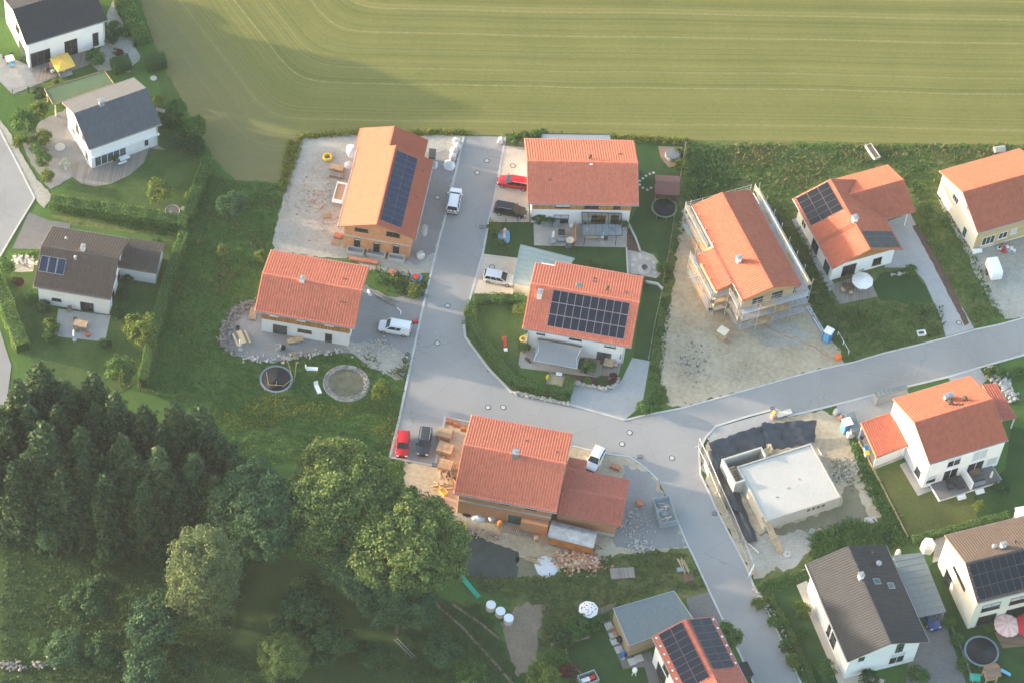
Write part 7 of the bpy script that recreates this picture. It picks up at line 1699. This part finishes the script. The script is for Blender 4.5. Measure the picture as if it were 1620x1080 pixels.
c = g(818, 839); t = thing('light_shaft_grate', 'slatted wooden grate over the cellar shaft', 'grate', (c.x, c.y, .03), R(-9))
for i in range(16): b = MB(); b.box(-1.9+i*.24, -1.76+i*.24, -.8, .8, .3, .36); b.build('slat', W_DECK, t)
for y in (-.7, .7): b = MB(); b.box(-2.0, 2.0, y-.06, y+.06, .0, .3); b.build('bearer', W_RAW, t)
c = g(790, 833); t = thing('cement_mixer', 'rusty cement mixer beside the grate', 'mixer', (c.x, c.y, 0), .8); b = MB(); b.lathe([(.2, -.35), (.42, 0), (.3, .4), (.25, .42)], 14); o = b.build('drum', ORANGE, t); o.matrix_local = Matrix.Translation((0, 0, .9)) @ Matrix.Rotation(.9, 4, 'Y')
for y in (-.35, .35): b = MB(); b.path([(-.4, y, 0), (0, y, .9), (.4, y, 0)], .035); b.build('frame', W_DRK, t)
c = g(848, 854); t = thing('barrel', 'pale wooden barrel beside the site wagon', 'barrel', (c.x, c.y, 0)); b = MB(); b.lathe([(.28, 0), (.36, .4), (.28, .8), (.0001, .8)], 14); b.build('staves', W_RAW, t, smooth=False); b = MB(); b.torus((0, 0, .3), .35, .02, 16, 4); b.torus((0, 0, .55), .35, .02, 16, 4); b.build('hoop', IRON, t)
pallet((973, 740), 'pallet of red blocks behind the small white car', REDB, -.25, .5, 1.4, .8); pallet((1012, 797), 'pallet with mixed stones beside the annex roof', REDB, .2, .4, 1.0, .9)
heap((1000, 830), 3.6, 4.0, .15, 160, (.06, .2), [STONE, CONCW], 'scattered pale stones on the grey yard by the skip', 'scattered_stones', 'stones'); heap((1010, 862), 3.0, 1.4, .15, 60, (.1, .3), [CONCW, STONE], 'white debris at the weedy edge of the grey yard', 'debris', 'debris')
beams((1082, 895), 5, 2.6, 'reddish boards on the weedy bank by the road', R(-65), W_RAW, messy=.08); pallet((1076, 902), 'grey crate on the weedy bank', GREYP, .2, .3, .9, .7); pallet((1090, 915), 'rusty steel mesh pile on the weedy bank', W_DRK, .3, .3, 1.2, 1.2)
c = g(984, 908); t = thing('board_stack', 'flat grey boards lying on the weedy bank', 'boards', (c.x, c.y, 0), R(12)); 
for i in range(4): b = MB(); b.box(-1.6, 1.6, -.8+i*.4, -.42+i*.4, .35, .42); b.build('board', W_DECK, t)
b = MB(); b.box(-1.5, 1.5, -.7, .7, 0, .35); b.build('support', W_RAW, t)
for px, lb in [((776, 962), 'white concrete ring nearest the teal pipes'), ((791, 972), 'middle white concrete ring of the row of three'), ((804, 983), 'white concrete ring nearest the bare soil')]:
    c = g(*px); t = thing('concrete_ring', lb+' on the grass', 'ring', (c.x, c.y, .03)); b = MB(); b.lathe([(.62, 0), (.62, 1.0), (.52, 1.0), (.52, .7), (.0001, .7)], 20); b.build('ring', CONCW, t, smooth=False)
    b = MB(); b.lathe([(.64, .94), (.64, 1.02), (.5, 1.02)], 20); b.build('rim', WHITEP, t)
c = g(741, 926); t = thing('drain_pipes', 'bundle of teal green drain pipes under the great tree', 'pipes', (c.x, c.y, 0), R(-48))
for i in range(5): b = MB(); b.tube((-2.2, (i % 3)*.24-.2, .12+.2*(i//3)), (2.2, (i % 3)*.24-.2, .12+.2*(i//3)), .11, n=8); b.build('pipe', GREENP, t)
c = g(640, 1025); t = thing('ladder', 'aluminium ladder lying in the shade of the great trees', 'ladder', (c.x, c.y, .1), R(-42))
for y in (-.2, .2): b = MB(); b.box(-1.8, 1.8, y-.03, y+.03, 0, .06); b.build('rail', GALV, t)
for i in range(11): b = MB(); b.tube((-1.6+i*.32, -.2, .03), (-1.6+i*.32, .2, .03), .02, n=5); b.build('rung', GALV, t)
def parasol(px, r, mat, label, h=2.3, n=8, mat2=None, dots=None, square=False):
    c = g(*px); t = thing('parasol', label, 'parasol', (c.x, c.y, .05), random.uniform(0, .5) if not square else ang((70, 100), (115, 84)))
    b = MB(); b.tube((0, 0, 0), (0, 0, h+.1), .03, n=6); b.build('pole', GALV, t); b = MB(); b.lathe([(.32, 0), (.32, .1), (.06, .14)], 14); b.build('base', CONC, t)
    m_ = 4 if square else n
    for i in range(m_):
        a0 = 6.283*i/m_+(.785 if square else 0); a1 = 6.283*(i+1)/m_+(.785 if square else 0); q = [(0, 0, h), (r*math.cos(a0), r*math.sin(a0), h-.55), (r*math.cos((a0+a1)/2)*(.74 if square else .95), r*math.sin((a0+a1)/2)*(.74 if square else .95), h-.52), (r*math.cos(a1), r*math.sin(a1), h-.55)]
        b = MB(); b._add(q+[(x, y, z-.02) for x, y, z in q], [(0, 1, 2, 3), (7, 6, 5, 4), (1, 5, 6, 2), (2, 6, 7, 3)]); b.build('canopy_panel', (mat2 if mat2 and i % 2 else mat), t)
    if dots:
        for k in range(26):
            a = random.uniform(0, 6.28); u = math.sqrt(random.uniform(.05, .85)); b = MB(); z = h-.55*u+.03; b.lathe([(.09, 0), (.09, .012), (.0001, .014)], 8, (r*.93*u*math.cos(a), r*.93*u*math.sin(a), z)); b.build('dot', dots, t)
    return t
parasol((100, 112), 2.0, YELF, 'square yellow parasol on the wooden deck', square=True); parasol((1361, 457), 1.55, WHITEF, 'white eight-sided parasol on the deck', h=2.4); parasol((1589, 1000), 1.75, PINKF, 'pale pink striped parasol beside the cream house', mat2=plain('lighter pink fabric', (.78, .55, .50), .8, 0, .06), n=16); parasol((1622, 1000), 1.8, REDF, 'plain red parasol next to the pale pink one'); parasol((929, 974), 1.3, WHITEF, 'white parasol with dark red dots among the bushes', dots=REDF, h=2.2)
# seats near the parasols
table((1343, 458), .5, 'round garden table under the white parasol', 1.1, 1.1, W_DRK)
for px, rz, lb in [((1335, 452), 0, 'dark chair between the house wall and the parasol table'), ((1350, 452), 2.6, 'wooden chair behind the parasol table'), ((1345, 466), 1.6, 'chair between the parasol table and the lawn'), ((1333, 462), .4, 'yellowish chair at the deck rim')]: chair(px, rz, lb, W_DRK if 'dark' in lb else W_RAW2 if 'yellow' in lb else W_RAW)
table((16, 98), .5, 'round table with pale top on the stone terrace', 1.2, 1.2, CREAM)
for px, rz, mt, lb in [((8, 94), 0, IRON, 'dark chair at the terrace rim by the pale round table'), ((18, 89), 2, IRON, 'dark chair behind the pale round table'), ((20, 106), -1.5, BLUEL, 'light blue chair before the pale round table'), ((35, 96), 3, IRON, 'dark chair at the anthracite gable'), ((75, 114), .5, W_DRK, 'brown chair beside the yellow parasol'), ((83, 116), 2.4, WHITEF, 'white cushioned chair beside the yellow parasol'), ((82, 108), -1, PINKF, 'pink cushioned chair beside the yellow parasol')]: chair(px, rz, lb, mt)
c = g(105, 121); t = thing('sun_lounger', 'grey covered lounger at the edge of the wooden deck', 'lounger', (c.x, c.y, .05), ang((95, 123), (113, 118))); b = MB(); b.box(-.9, .9, -.35, .35, .28, .40); b.build('seat', GREYP, t); b = MB(); b.cbox((-.95, 0, .55), (.08, .7, .5), 0, -.4); b.build('backrest', GREYP, t)
for x in (-.7, .7): b = MB(); b.box(x-.04, x+.04, -.3, .3, 0, .28); b.build('leg', IRON, t)
table((197, 255), ang((190, 258), (206, 252)), 'white table on the curved deck', 1.5, .8, WHITEP); table((194, 261), ang((190, 263), (206, 257)), 'narrow white bench by the white table', 1.3, .3, WHITEP, .45, 'garden_bench'); pot((181, 254), .3, .5, BLACK, 'dark potted plant on the curved deck', 'bush', s=.5); pot((228, 234), .35, .5, BLACK, 'black kettle grill at the glazed front'); pot((95, 234), .75, .12, CONCW, 'white round basin on the forecourt')
table((128, 517), -.1, 'wooden table on the paved terrace', 1.8, 1.1, W_RAW)
for px, rz, lb in [((122, 524), 1.4, 'chair beside the closed parasol at the terrace table'), ((134, 524), 1.5, 'chair beside the fire bowl at the terrace table'), ((120, 510), -1.2, 'chair between the terrace table and the white wall'), ((110, 493), -1.5, 'chair at the white wall')]: chair(px, rz, lb, W_DECK)
pot((243, 125), .5, .1, CONCW, 'white round basin at the field edge'); pot((269, 338), .35, .1, CONCW, 'white stepping disc by the hedge'); pot((289, 331), .35, .1, CONCW, 'second white disc by the clipped hedge'); c = g(273, 334); t = thing('manhole_plate', 'round grey plate in the lawn by the hedge corner', 'plate', (c.x, c.y, .05)); b = MB(); b.lathe([(1.0, 0), (1.0, .05), (.0001, .06)], 24); b.build('disc', G_PAVED, t); b = MB(); b.torus((0, 0, .05), 1.0, .05, 24, 5); b.build('rim', CONC, t)
c = g(254, 178); t = thing('garden_bench', 'pale stone bench by the slate grey house', 'bench', (c.x, c.y, .03), R(-10)); b = MB(); b.box(-.7, .7, -.3, .3, .35, .45); b.build('seat', W_DECK, t); b = MB(); b.box(-.5, -.3, -.25, .25, 0, .35); b.build('leg', STONE, t); b = MB(); b.box(.3, .5, -.25, .25, 0, .35); b.build('leg', STONE, t)
# site of the scaffolded house
c = g(1308, 537); t = thing('portable_toilet', 'blue portable toilet with white roof', 'toilet', (c.x, c.y, .03), R(-25))
b = MB(); b.box(-.58, .58, -.58, .58, .0, 2.05); b.build('cabin', BLUEP, t); b = MB(); b.lathe([(.86, 2.05), (.86, 2.12), (.6, 2.32), (.0001, 2.34)], 4); o = b.build('roof', WHITEP, t); o.rotation_euler = (0, 0, .785)
b = MB(); b.box(-.4, .4, -.61, -.58, .15, 1.95); o = b.build('door', BLUEL, t)
for sg in (-1, 1): b = MB(); b.box(sg*.5-.05, sg*.5+.05, -.62, -.58, 0, 2.05); b.build('corner_post', BLUEP, t)
c = g(1142, 532); t = thing('cardboard_crate', 'brown carton with pale lid on a pallet in the site yard', 'crate', (c.x, c.y, .03), R(-30)); b = MB(); b.box(-.65, .65, -.6, .6, .14, 1.3); b.build('carton', CARD, t); b = MB(); b.box(-.68, .68, -.63, .63, 1.3, 1.4); b.build('lid', PINKF if False else CREAM, t)
for i in range(4): b = MB(); b.box(-.65+i*.36, -.42+i*.36, -.6, .6, .0, .14); b.build('skid', W_PAL, t)
pallet((1151, 541), 'empty pallet beside the brown carton', None, R(-30), sx=.9, sy=.7)
c = g(1326, 567); t = thing('marker_bag', 'bright orange bag at the road edge of the site', 'bag', (c.x, c.y, .03), .3); b = MB(); b.lathe([(.4, 0), (.5, .3), (.4, .7), (.1, .85)], 8); b.build('sack', plain('signal orange', (.80, .16, .02), .5, 0, .1), t); b = MB(); b.tube((0, 0, .8), (0, 0, 1.0), .06, n=6); b.build('neck', ORANGE, t)
c = g(1290, 505); t = thing('steel_beam', 'pair of long blue-white profiles lying by the nettles', 'profiles', (c.x, c.y, .05), ang((1279, 487), (1301, 524)))
for y in (-.2, .12): b = MB(); b.box(-2.3, 2.3, y-.1, y+.1, 0, .15); b.build('profile', ALU, t)
c = g(1240, 530); t = thing('power_cable', 'thin orange cable snaking across the site yard', 'cable', (0, 0, .05))
pts = [g(*p) for p in [(1206, 511), (1228, 525), (1250, 535), (1262, 533), (1270, 543), (1290, 549), (1305, 562), (1322, 568)]]; b = MB(); b.path([tuple(p) for p in pts], .035); b.build('cord', ORANGE, t)
heap((1180, 590), 6, 3.0, .1, 120, (.05, .16), [STONE, CONCW], 'loose pale stones in the site yard', 'scattered_stones', 'stones')
c = g(1457, 529); t = thing('bath_tub', 'white garden tub at the roadside grass', 'tub', (c.x, c.y, .03), .3); tub(1.2, .8, .5, .08, .1).build('tub', WHITEP, t); b = MB(); b.box(-.4, .4, -.25, .25, .28, .32); b.build('filling', GLASSG, t)
c = g(1380, 243); t = thing('raised_bed', 'white edged raised bed in the wild grass', 'bed', (c.x, c.y, 0), ang((1374, 236), (1388, 256)))
for a in ((-1.4, 1.4, -.5, -.4), (-1.4, 1.4, .4, .5), (-1.4, -1.3, -.4, .4), (1.3, 1.4, -.4, .4)): b = MB(); b.box(*a, 0, .6); b.build('board', CONC, t)
b = MB(); b.box(-1.3, 1.3, -.4, .4, 0, .5); b.build('soil', G_SOIL, t)
c = g(1580, 240); t = thing('rain_barrel', 'grey horizontal tank behind the cream and fir boarded house', 'tank', (c.x, c.y, 0), .3); b = MB(); b.tube((-.8, 0, .5), (.8, 0, .5), .5, n=16); b.build('tank', GREYP, t); b = MB(); b.box(-.6, .6, -.3, .3, 0, .12); b.build('stand', W_RAW, t)
c = g(1545, 400); t = thing('rolled_cover', 'white foil roll at the corner of the cream house', 'roll', (c.x, c.y, .03), .4); b = MB(); b.tube((-.6, 0, .4), (.6, 0, .4), .4, n=14); b.build('roll', WHITEP, t); b = MB(); b.tube((-.65, 0, .4), (.65, 0, .4), .1, n=8); b.build('core', CARD, t)
heap((1590, 395), 1.6, .8, .5, 26, (.15, .5), [WHITEP, GREYP, REDP, IRON], 'clutter of white and red frames before the fir boards', 'clutter', 'clutter')
# basement plot
root = thing('site_fence', 'row of mesh construction fence panels along the road bend', 'fence', tuple(g(1108, 712)), 0); o0 = g(1108, 712)
FP = [(1104, 706), (1121, 742), (1136, 778), (1153, 815), (1170, 855), (1187, 898)]
for i, (a, e) in enumerate(zip(FP[:-1], FP[1:])):
    A = g(*a)-o0; E = g(*e)-o0; b = MB(); z0, z1 = .12, 2.0
    for p, q in ((A, E),):
        b.tube((p.x, p.y, z0), (q.x, q.y, z0), .03, n=4); b.tube((p.x, p.y, z1), (q.x, q.y, z1), .035, n=4); b.tube((p.x, p.y, 0), (p.x, p.y, z1), .035, n=4); b.tube((q.x, q.y, 0), (q.x, q.y, z1), .035, n=4)
    o = b.build('fence_panel', GALV, root)
    b = MB()
    for k in range(1, 24): p = A.lerp(E, k/24); b.tube((p.x, p.y, z0), (p.x, p.y, z1), .007, n=3, cap=False)
    for k in range(1, 9): z = z0+(z1-z0)*k/9; b.tube((A.x, A.y, z), (E.x, E.y, z), .007, n=3, cap=False)
    b.build('mesh', GALV, o)
    b = MB(); b.cbox((A.x, A.y, .07), (.6, .22, .14), .4); b.build('concrete_foot', CONC, root)
A = g(1113, 738)-o0; E = g(1119, 757)-o0; b = MB(); b._add([(A.x, A.y, .5), (E.x, E.y, .5), (E.x, E.y, 1.8), (A.x, A.y, 1.8), (A.x+.02, A.y+.01, .5), (E.x+.02, E.y+.01, .5), (E.x+.02, E.y+.01, 1.8), (A.x+.02, A.y+.01, 1.8)], [(0, 1, 2, 3), (7, 6, 5, 4), (0, 4, 5, 1), (2, 6, 7, 3)]); b.build('banner', WHITEP, root)
c = g(1187, 908); t = thing('site_gate_post', 'white barrier board at the end of the mesh fence', 'barrier', (c.x, c.y, .03), R(70)); b = MB(); b.box(-.9, .9, -.06, .06, .3, 1.2); b.build('board', WHITEP, t); b = MB(); b.cbox((0, 0, .1), (.5, .5, .2)); b.build('foot', CONC, t)
c = g(1224, 858); t = thing('gangway', 'reddish plank gangway up to the basement slab', 'gangway', tuple(c), ang((1243, 870), (1212, 826))); b = MB(); 
for y in (-.3, 0, .3):
    b = MB(); b._add([(-1.9, y-.13, .08), (3.0, y-.13, 2.25), (3.0, y+.13, 2.25), (-1.9, y+.13, .08), (-1.9, y-.13, .14), (3.0, y-.13, 2.31), (3.0, y+.13, 2.31), (-1.9, y+.13, .14)], [(3, 2, 1, 0), (4, 5, 6, 7), (0, 1, 5, 4), (1, 2, 6, 5), (2, 3, 7, 6), (3, 0, 4, 7)]); b.build('plank', W_RAW, t)
for k in range(6): b = MB(); x = -1.4+k*.8; b.cbox((x, 0, .16+(x+1.9)*2.17/4.9), (.08, .9, .06)); b.build('cleat', W_RAW2, t)
beams((1192, 862), 1, 3.2, 'single pale plank lying by the black film', R(-40), CREAM, name='plank', h0=.1)
beams((1300, 712), 1, 1.4, 'short pale post lying beside the basement', R(-60), CREAM, name='plank')
c = g(1232, 657); t = thing('pipe_bundle', 'pale pipe bundle with red and white bags at the pit edge', 'pipes', (c.x, c.y, .05), ang((1212, 662), (1245, 652)))
for i in range(4): b = MB(); b.tube((-.4, i*.2-.3, .15), (1.9, i*.2-.3, .15), .11, n=8); b.build('pipe', CREAM, t)
b = MB(); b.lathe([(.35, 0), (.4, .3), (.2, .6)], 9, (-.9, 0, 0)); b.build('bag', plain('red white foil', (.75, .35, .25), .6, 0, .3, 5), t); b = MB(); b.lathe([(.3, 0), (.34, .3), (.1, .5)], 9, (-.4, .5, 0)); b.build('bag', YELF, t)
c = g(1337, 680); t = thing('portable_toilet', 'second blue toilet cabin with white lid beside the grey shelter', 'toilet', (c.x, c.y, .03), R(25)); b = MB(); b.box(-.55, .55, -.55, .55, 0, 2.0); b.build('cabin', BLUEL, t); b = MB(); b.box(-.62, .62, -.62, .62, 2.0, 2.14); b.build('roof', WHITEP, t); b = MB(); b.box(-.38, .38, -.58, -.55, .12, 1.9); b.build('door', BLUEP, t)
bigbag((1344, 690), 'white bag leaning at the blue toilet cabin', .95); bigbag((1330, 662), 'reddish bag above the blue toilet cabin', .7, REDB); bigbag((1322, 654), 'white bag at the drive corner of the basement plot', .75)
c = g(1370, 722); t = thing('waste_bin', 'grey bin with yellow lid under the red tiled carport', 'bin', (c.x, c.y, .05), .4); b = MB(); b.box(-.28, .28, -.3, .3, 0, .95); b.build('bin', GREYP, t); b = MB(); b.box(-.3, .3, -.34, .32, .95, 1.02); b.build('lid', YEL, t)
c = g(1369, 714); t = thing('waste_bin', 'grey bin with blue lid under the red tiled carport', 'bin', (c.x, c.y, .05), .4); b = MB(); b.box(-.28, .28, -.3, .3, 0, .95); b.build('bin', GREYP, t); b = MB(); b.box(-.3, .3, -.34, .32, .95, 1.02); b.build('lid', BLUEP, t)
heap((1335, 745), 3.2, 3.2, .35, 130, (.08, .25), [G_CLAY, STONE], 'low bank of clay clods beside the basement', 'clay_bank', 'soil', .3)
sheetpile((1377, 822), 1.8, 1.0, .6, CONCW, 'pale boulder at the corner of the basement plot', 'boulder', 'boulder', .2, 7)
c = g(1245, 877); t = thing('cable_drum', 'flat pale disc base at the end of the gangway', 'disc', (c.x, c.y, .04)); b = MB(); b.lathe([(.55, 0), (.5, .2), (.0001, .22)], 16); b.build('disc', CONCW, t); b = MB(); b.tube((0, 0, .2), (0, 0, .5), .12, n=8); b.build('hub', GREYP, t)
# white house terrace
P0 = [g(*p) for p in ((1470, 766), (1568, 738), (1584, 762), (1486, 793))]; c = sum(P0, Vector())/4; t = thing('raised_terrace', 'raised grey terrace with white divider at the white house', 'terrace', (c.x, c.y, 0)); pts = [(p.x-c.x, p.y-c.y) for p in P0]
b = MB(); b.prism(pts, 0, .45); b.build('slab', G_PAVED, t); b = MB(); b.prism([(x*1.02, y*1.02) for x, y in pts], 0, .38); b.build('edge', WHITE, t)
m0 = (Vector(pts[0])+Vector(pts[1]))/2; m1 = (Vector(pts[2])+Vector(pts[3]))/2; d = (m1-m0).normalized(); nn = Vector((-d.y, d.x))*.1; b = MB(); b.prism([tuple(m0-nn), tuple(m0+nn), tuple(m1+nn), tuple(m1-nn)], .45, 2.2); b.build('divider_wall', WHITE, t)
for px, lb in ((1521, 787), 'white step block before the dark sofa side'), ((1550, 778), 'white step block before the brown table side'):
    c = g(*px); q = thing('terrace_step', lb, 'step', (c.x, c.y, 0), R(25)); b = MB(); b.box(-.6, .6, -.3, .3, 0, .2); b.build('lower_step', WHITE, q); b = MB(); b.box(-.6, .6, -.05, .3, .2, .36); b.build('upper_step', WHITE, q)
for px, w_, d_, lb in [((1506, 762), 1.6, .8, 'dark garden sofa on the raised terrace'), ((1518, 768), 1.0, 1.0, 'dark square lounge table on the raised terrace'), ((1503, 770), .8, .8, 'dark lounge stool on the raised terrace'), ((1542, 748), 1.5, .9, 'brown table across the divider from the dark sofa'), ((1549, 765), 1.6, .5, 'striped garden swing seat on the raised terrace')]:
    c = g(*px, .45); q = thing('garden_sofa' if 'sofa' in lb else 'lounge_table' if 'table' in lb else 'lounge_stool', lb, 'furniture', (c.x, c.y, .45), R(25)); b = MB(); b.box(-w_/2, w_/2, -d_/2, d_/2, .1, .42); b.build('body', W_DECKB if 'brown' in lb else GREYP if 'striped' in lb else IRON, q)
    if 'table' not in lb: b = MB(); b.box(-w_/2, w_/2, d_/2-.12, d_/2, .42, .8); b.build('back', IRON, q)
    for x in (-w_/2+.06, w_/2-.06): b = MB(); b.box(x-.04, x+.04, -d_/2+.04, d_/2-.04, 0, .1); b.build('foot', BLACK, q)
# lower right gardens
c = g(1466, 869); t = thing('pavilion_tent', 'small white faceted playhouse beside the cream house', 'playhouse', (c.x, c.y, .05)); b = MB(); b.lathe([(.95, 0), (.95, 1.4), (.75, 1.9), (.0001, 2.0)], 6); b.build('walls', WHITEF, t); b = MB(); b.lathe([(.97, 1.36), (.99, 1.42), (.97, 1.48)], 6); b.build('roof_edge', WHITEP, t)
c = g(1420, 877); t = thing('garden_globe', 'small white cone at the back of the grey carport', 'cone', (c.x, c.y, .03)); b = MB(); b.lathe([(.4, 0), (.35, .8), (.1, 1.3), (.0001, 1.35)], 8); b.build('cone', WHITEP, t); b = MB(); b.lathe([(.45, 0), (.45, .08), (.3, .1)], 12); b.build('foot', CONC, t)
sheet('terrace', [(1573, 1000), (1590, 990), (1640, 985), (1640, 1020), (1586, 1025)], .06, W_DECKB)
c = g(1563, 1075); t = thing('climbing_tower', 'brown roofed wooden play tower by the trampoline', 'play tower', (c.x, c.y, 0), .3)
for x in (-.7, .7):
    for y in (-.7, .7): b = MB(); b.box(x-.06, x+.06, y-.06, y+.06, 0, 2.4); b.build('post', W_RAW, t)
b = MB(); b.box(-.75, .75, -.75, .75, 1.2, 1.28); b.build('platform', W_PAL, t)
for sg in (-1, 1): b = MB(); q = [(-1.0, 0, 3.1), (1.0, 0, 3.1), (1.0, sg*1.0, 2.35), (-1.0, sg*1.0, 2.35)]; b._add(q+[(x, y, z+.06) for x, y, z in q], [(0, 1, 2, 3), (7, 6, 5, 4), (0, 4, 5, 1), (1, 5, 6, 2), (2, 6, 7, 3), (3, 7, 4, 0)]); b.build('roof', W_DECKB, t)
c = g(1590, 1066); t = thing('toy_slide', 'light blue slide beside the play tower', 'slide', (c.x, c.y, .03), -.1); b = MB(); b.cbox((0, 0, .5), (1.6, .45, .06), 0, .5); b.build('chute', BLUEL, t); b = MB(); b.box(-.75, -.65, -.2, .2, 0, .85); b.build('support', W_RAW, t)
c = g(1542, 1072); t = thing('sandbox_cover', 'green plastic cover by the play tower', 'cover', (c.x, c.y, .03)); b = MB(); b.box(-.7, .7, -.5, .5, 0, .3); b.build('lid', GREENP, t); b = MB(); b.box(-.6, .6, -.4, .4, .3, .36); b.build('panel', GREENP, t)
P0 = [g(*p) for p in ((1342, 1046), (1389, 1057), (1440, 1046), (1410, 1030))]
# bottom garden
strip('garden_wall', [(872, 1022), (895, 1015), (932, 1007)], .4, 0, .5, STONEG, kind=None, label='grey low wall above the lawn of the brown garage', cat='wall')
fence([(946, 972), (972, 962)], 'grey board screen at the corner of the brown garage', 1.6, rails=6, mat=W_DECK)
for i, px in enumerate([(963, 990), (970, 1005), (979, 1027), (1011, 1041), (1000, 1046), (972, 1014)]):
    c = g(*px); b = MB(); b.box(-.5, .5, -.5, .5, 0, .05); o = b.build('paving_slab', CONC, loc=(c.x, c.y, .05), rz=R(27)); tag(o, 'pale square slab in the path round the brown garage', 'slab', 'slabs round the brown garage')
c = g(980, 1014); t = thing('kettle_grill', 'black covered grill at the garage wall', 'grill', (c.x, c.y, .05)); b = MB(); b.lathe([(.45, .4), (.5, .7), (.3, 1.0), (.0001, 1.05)], 12); b.build('hood', BLACK, t); 
for a in (0, 2.1, 4.2): b = MB(); b.tube((.4*math.cos(a), .4*math.sin(a), 0), (.3*math.cos(a), .3*math.sin(a), .5), .03, n=5); b.build('leg', IRON, t)
heap((985, 1036), .7, .9, .5, 18, (.15, .35), [BLUEP, GREYP, IRON], 'blue and grey bicycle clutter at the garage corner', 'clutter', 'clutter'); beams((973, 998), 4, 1.6, 'orange planks leaning at the garage wall', R(-62), ORANGE, messy=.03)
c = g(1003, 1066); t = thing('lawn_robot', 'white swing figure on the lawn of the brown garage', 'swing', (c.x, c.y, .05), R(90)); b = MB(); b.lathe([(.25, .6), (.35, .9), (.3, 1.3), (.0001, 1.4)], 10); b.build('body', WHITEP, t)
for y in (-.25, .25): b = MB(); b.tube((-.2, y, 0), (0, y*.5, .7), .06, n=6); b.build('leg', WHITEP, t)
c = g(930, 1076); t = thing('glass_frame', 'glass cold frame with red and white goods on the lawn of the brown garage', 'cold frame', (c.x, c.y, .05), R(30)); 
for a in ((-1.2, 1.2, -.8, -.7), (-1.2, 1.2, .7, .8), (-1.2, -1.1, -.7, .7), (1.1, 1.2, -.7, .7)): b = MB(); b.box(*a, 0, .8); b.build('frame', GALV, t)
b = MB(); b.box(-.9, .2, -.3, .3, 0, .5); b.build('white_box', WHITEP, t); b = MB(); b.box(.2, .9, -.3, .3, 0, .5); b.build('red_box', REDP, t)

heap((500, 320), 5.0, 6.0, .08, 150, (.05, .18), [STONE, CONCW, REDB, W_RAW], 'scattered rubble and offcuts on the brick house yard', 'scattered_rubble', 'rubble')
heap((1095, 570), 4.0, 6.0, .12, 150, (.06, .2), [STONE, G_CLAY, CONC], 'scattered stones and clods on the site by the fence', 'scattered_rubble', 'rubble')
heap((760, 845), 5.0, 1.2, .1, 110, (.05, .2), [REDB, W_RAW, CONCW, W_DRK], 'litter of brick bits and offcuts below the brick wall', 'scattered_rubble', 'rubble')

pallet((703, 690), 'high stack of pale boards on a pallet by the parking bay', W_PAL, R(-8), .9, 2.0, 1.5)
pallet((704, 712), 'broad stack of brown boards behind the pale board stack', W_RAW, R(-12), .7, 2.2, 1.7)
pallet((705, 738), 'stack of pinkish boards halfway along the gable', W_PAL, R(-10), .6, 1.9, 1.6)
pallet((720, 752), 'stack of dark offcuts at the gable end', W_DRK, R(20), .5, 1.3, 1.2)

# ================================================================== the evening air
mm, nt_, bb = _new('evening haze'); nt_.nodes.remove(bb)
pv_ = N(nt_, 'ShaderNodeVolumePrincipled'); pv_.inputs['Color'].default_value = (.80, .90, 1.0, 1); pv_.inputs['Density'].default_value = .00007; pv_.inputs['Anisotropy'].default_value = .2
nt_.links.new(pv_.outputs[0], nt_.nodes['Material Output'].inputs['Volume'])
b = MB(); b.box(-460, 460, -420, 720, -1.0, 345); o = b.build('haze', mm); o['kind'] = 'stuff'; tag(o, 'pale evening haze in the air over the whole village', 'haze')
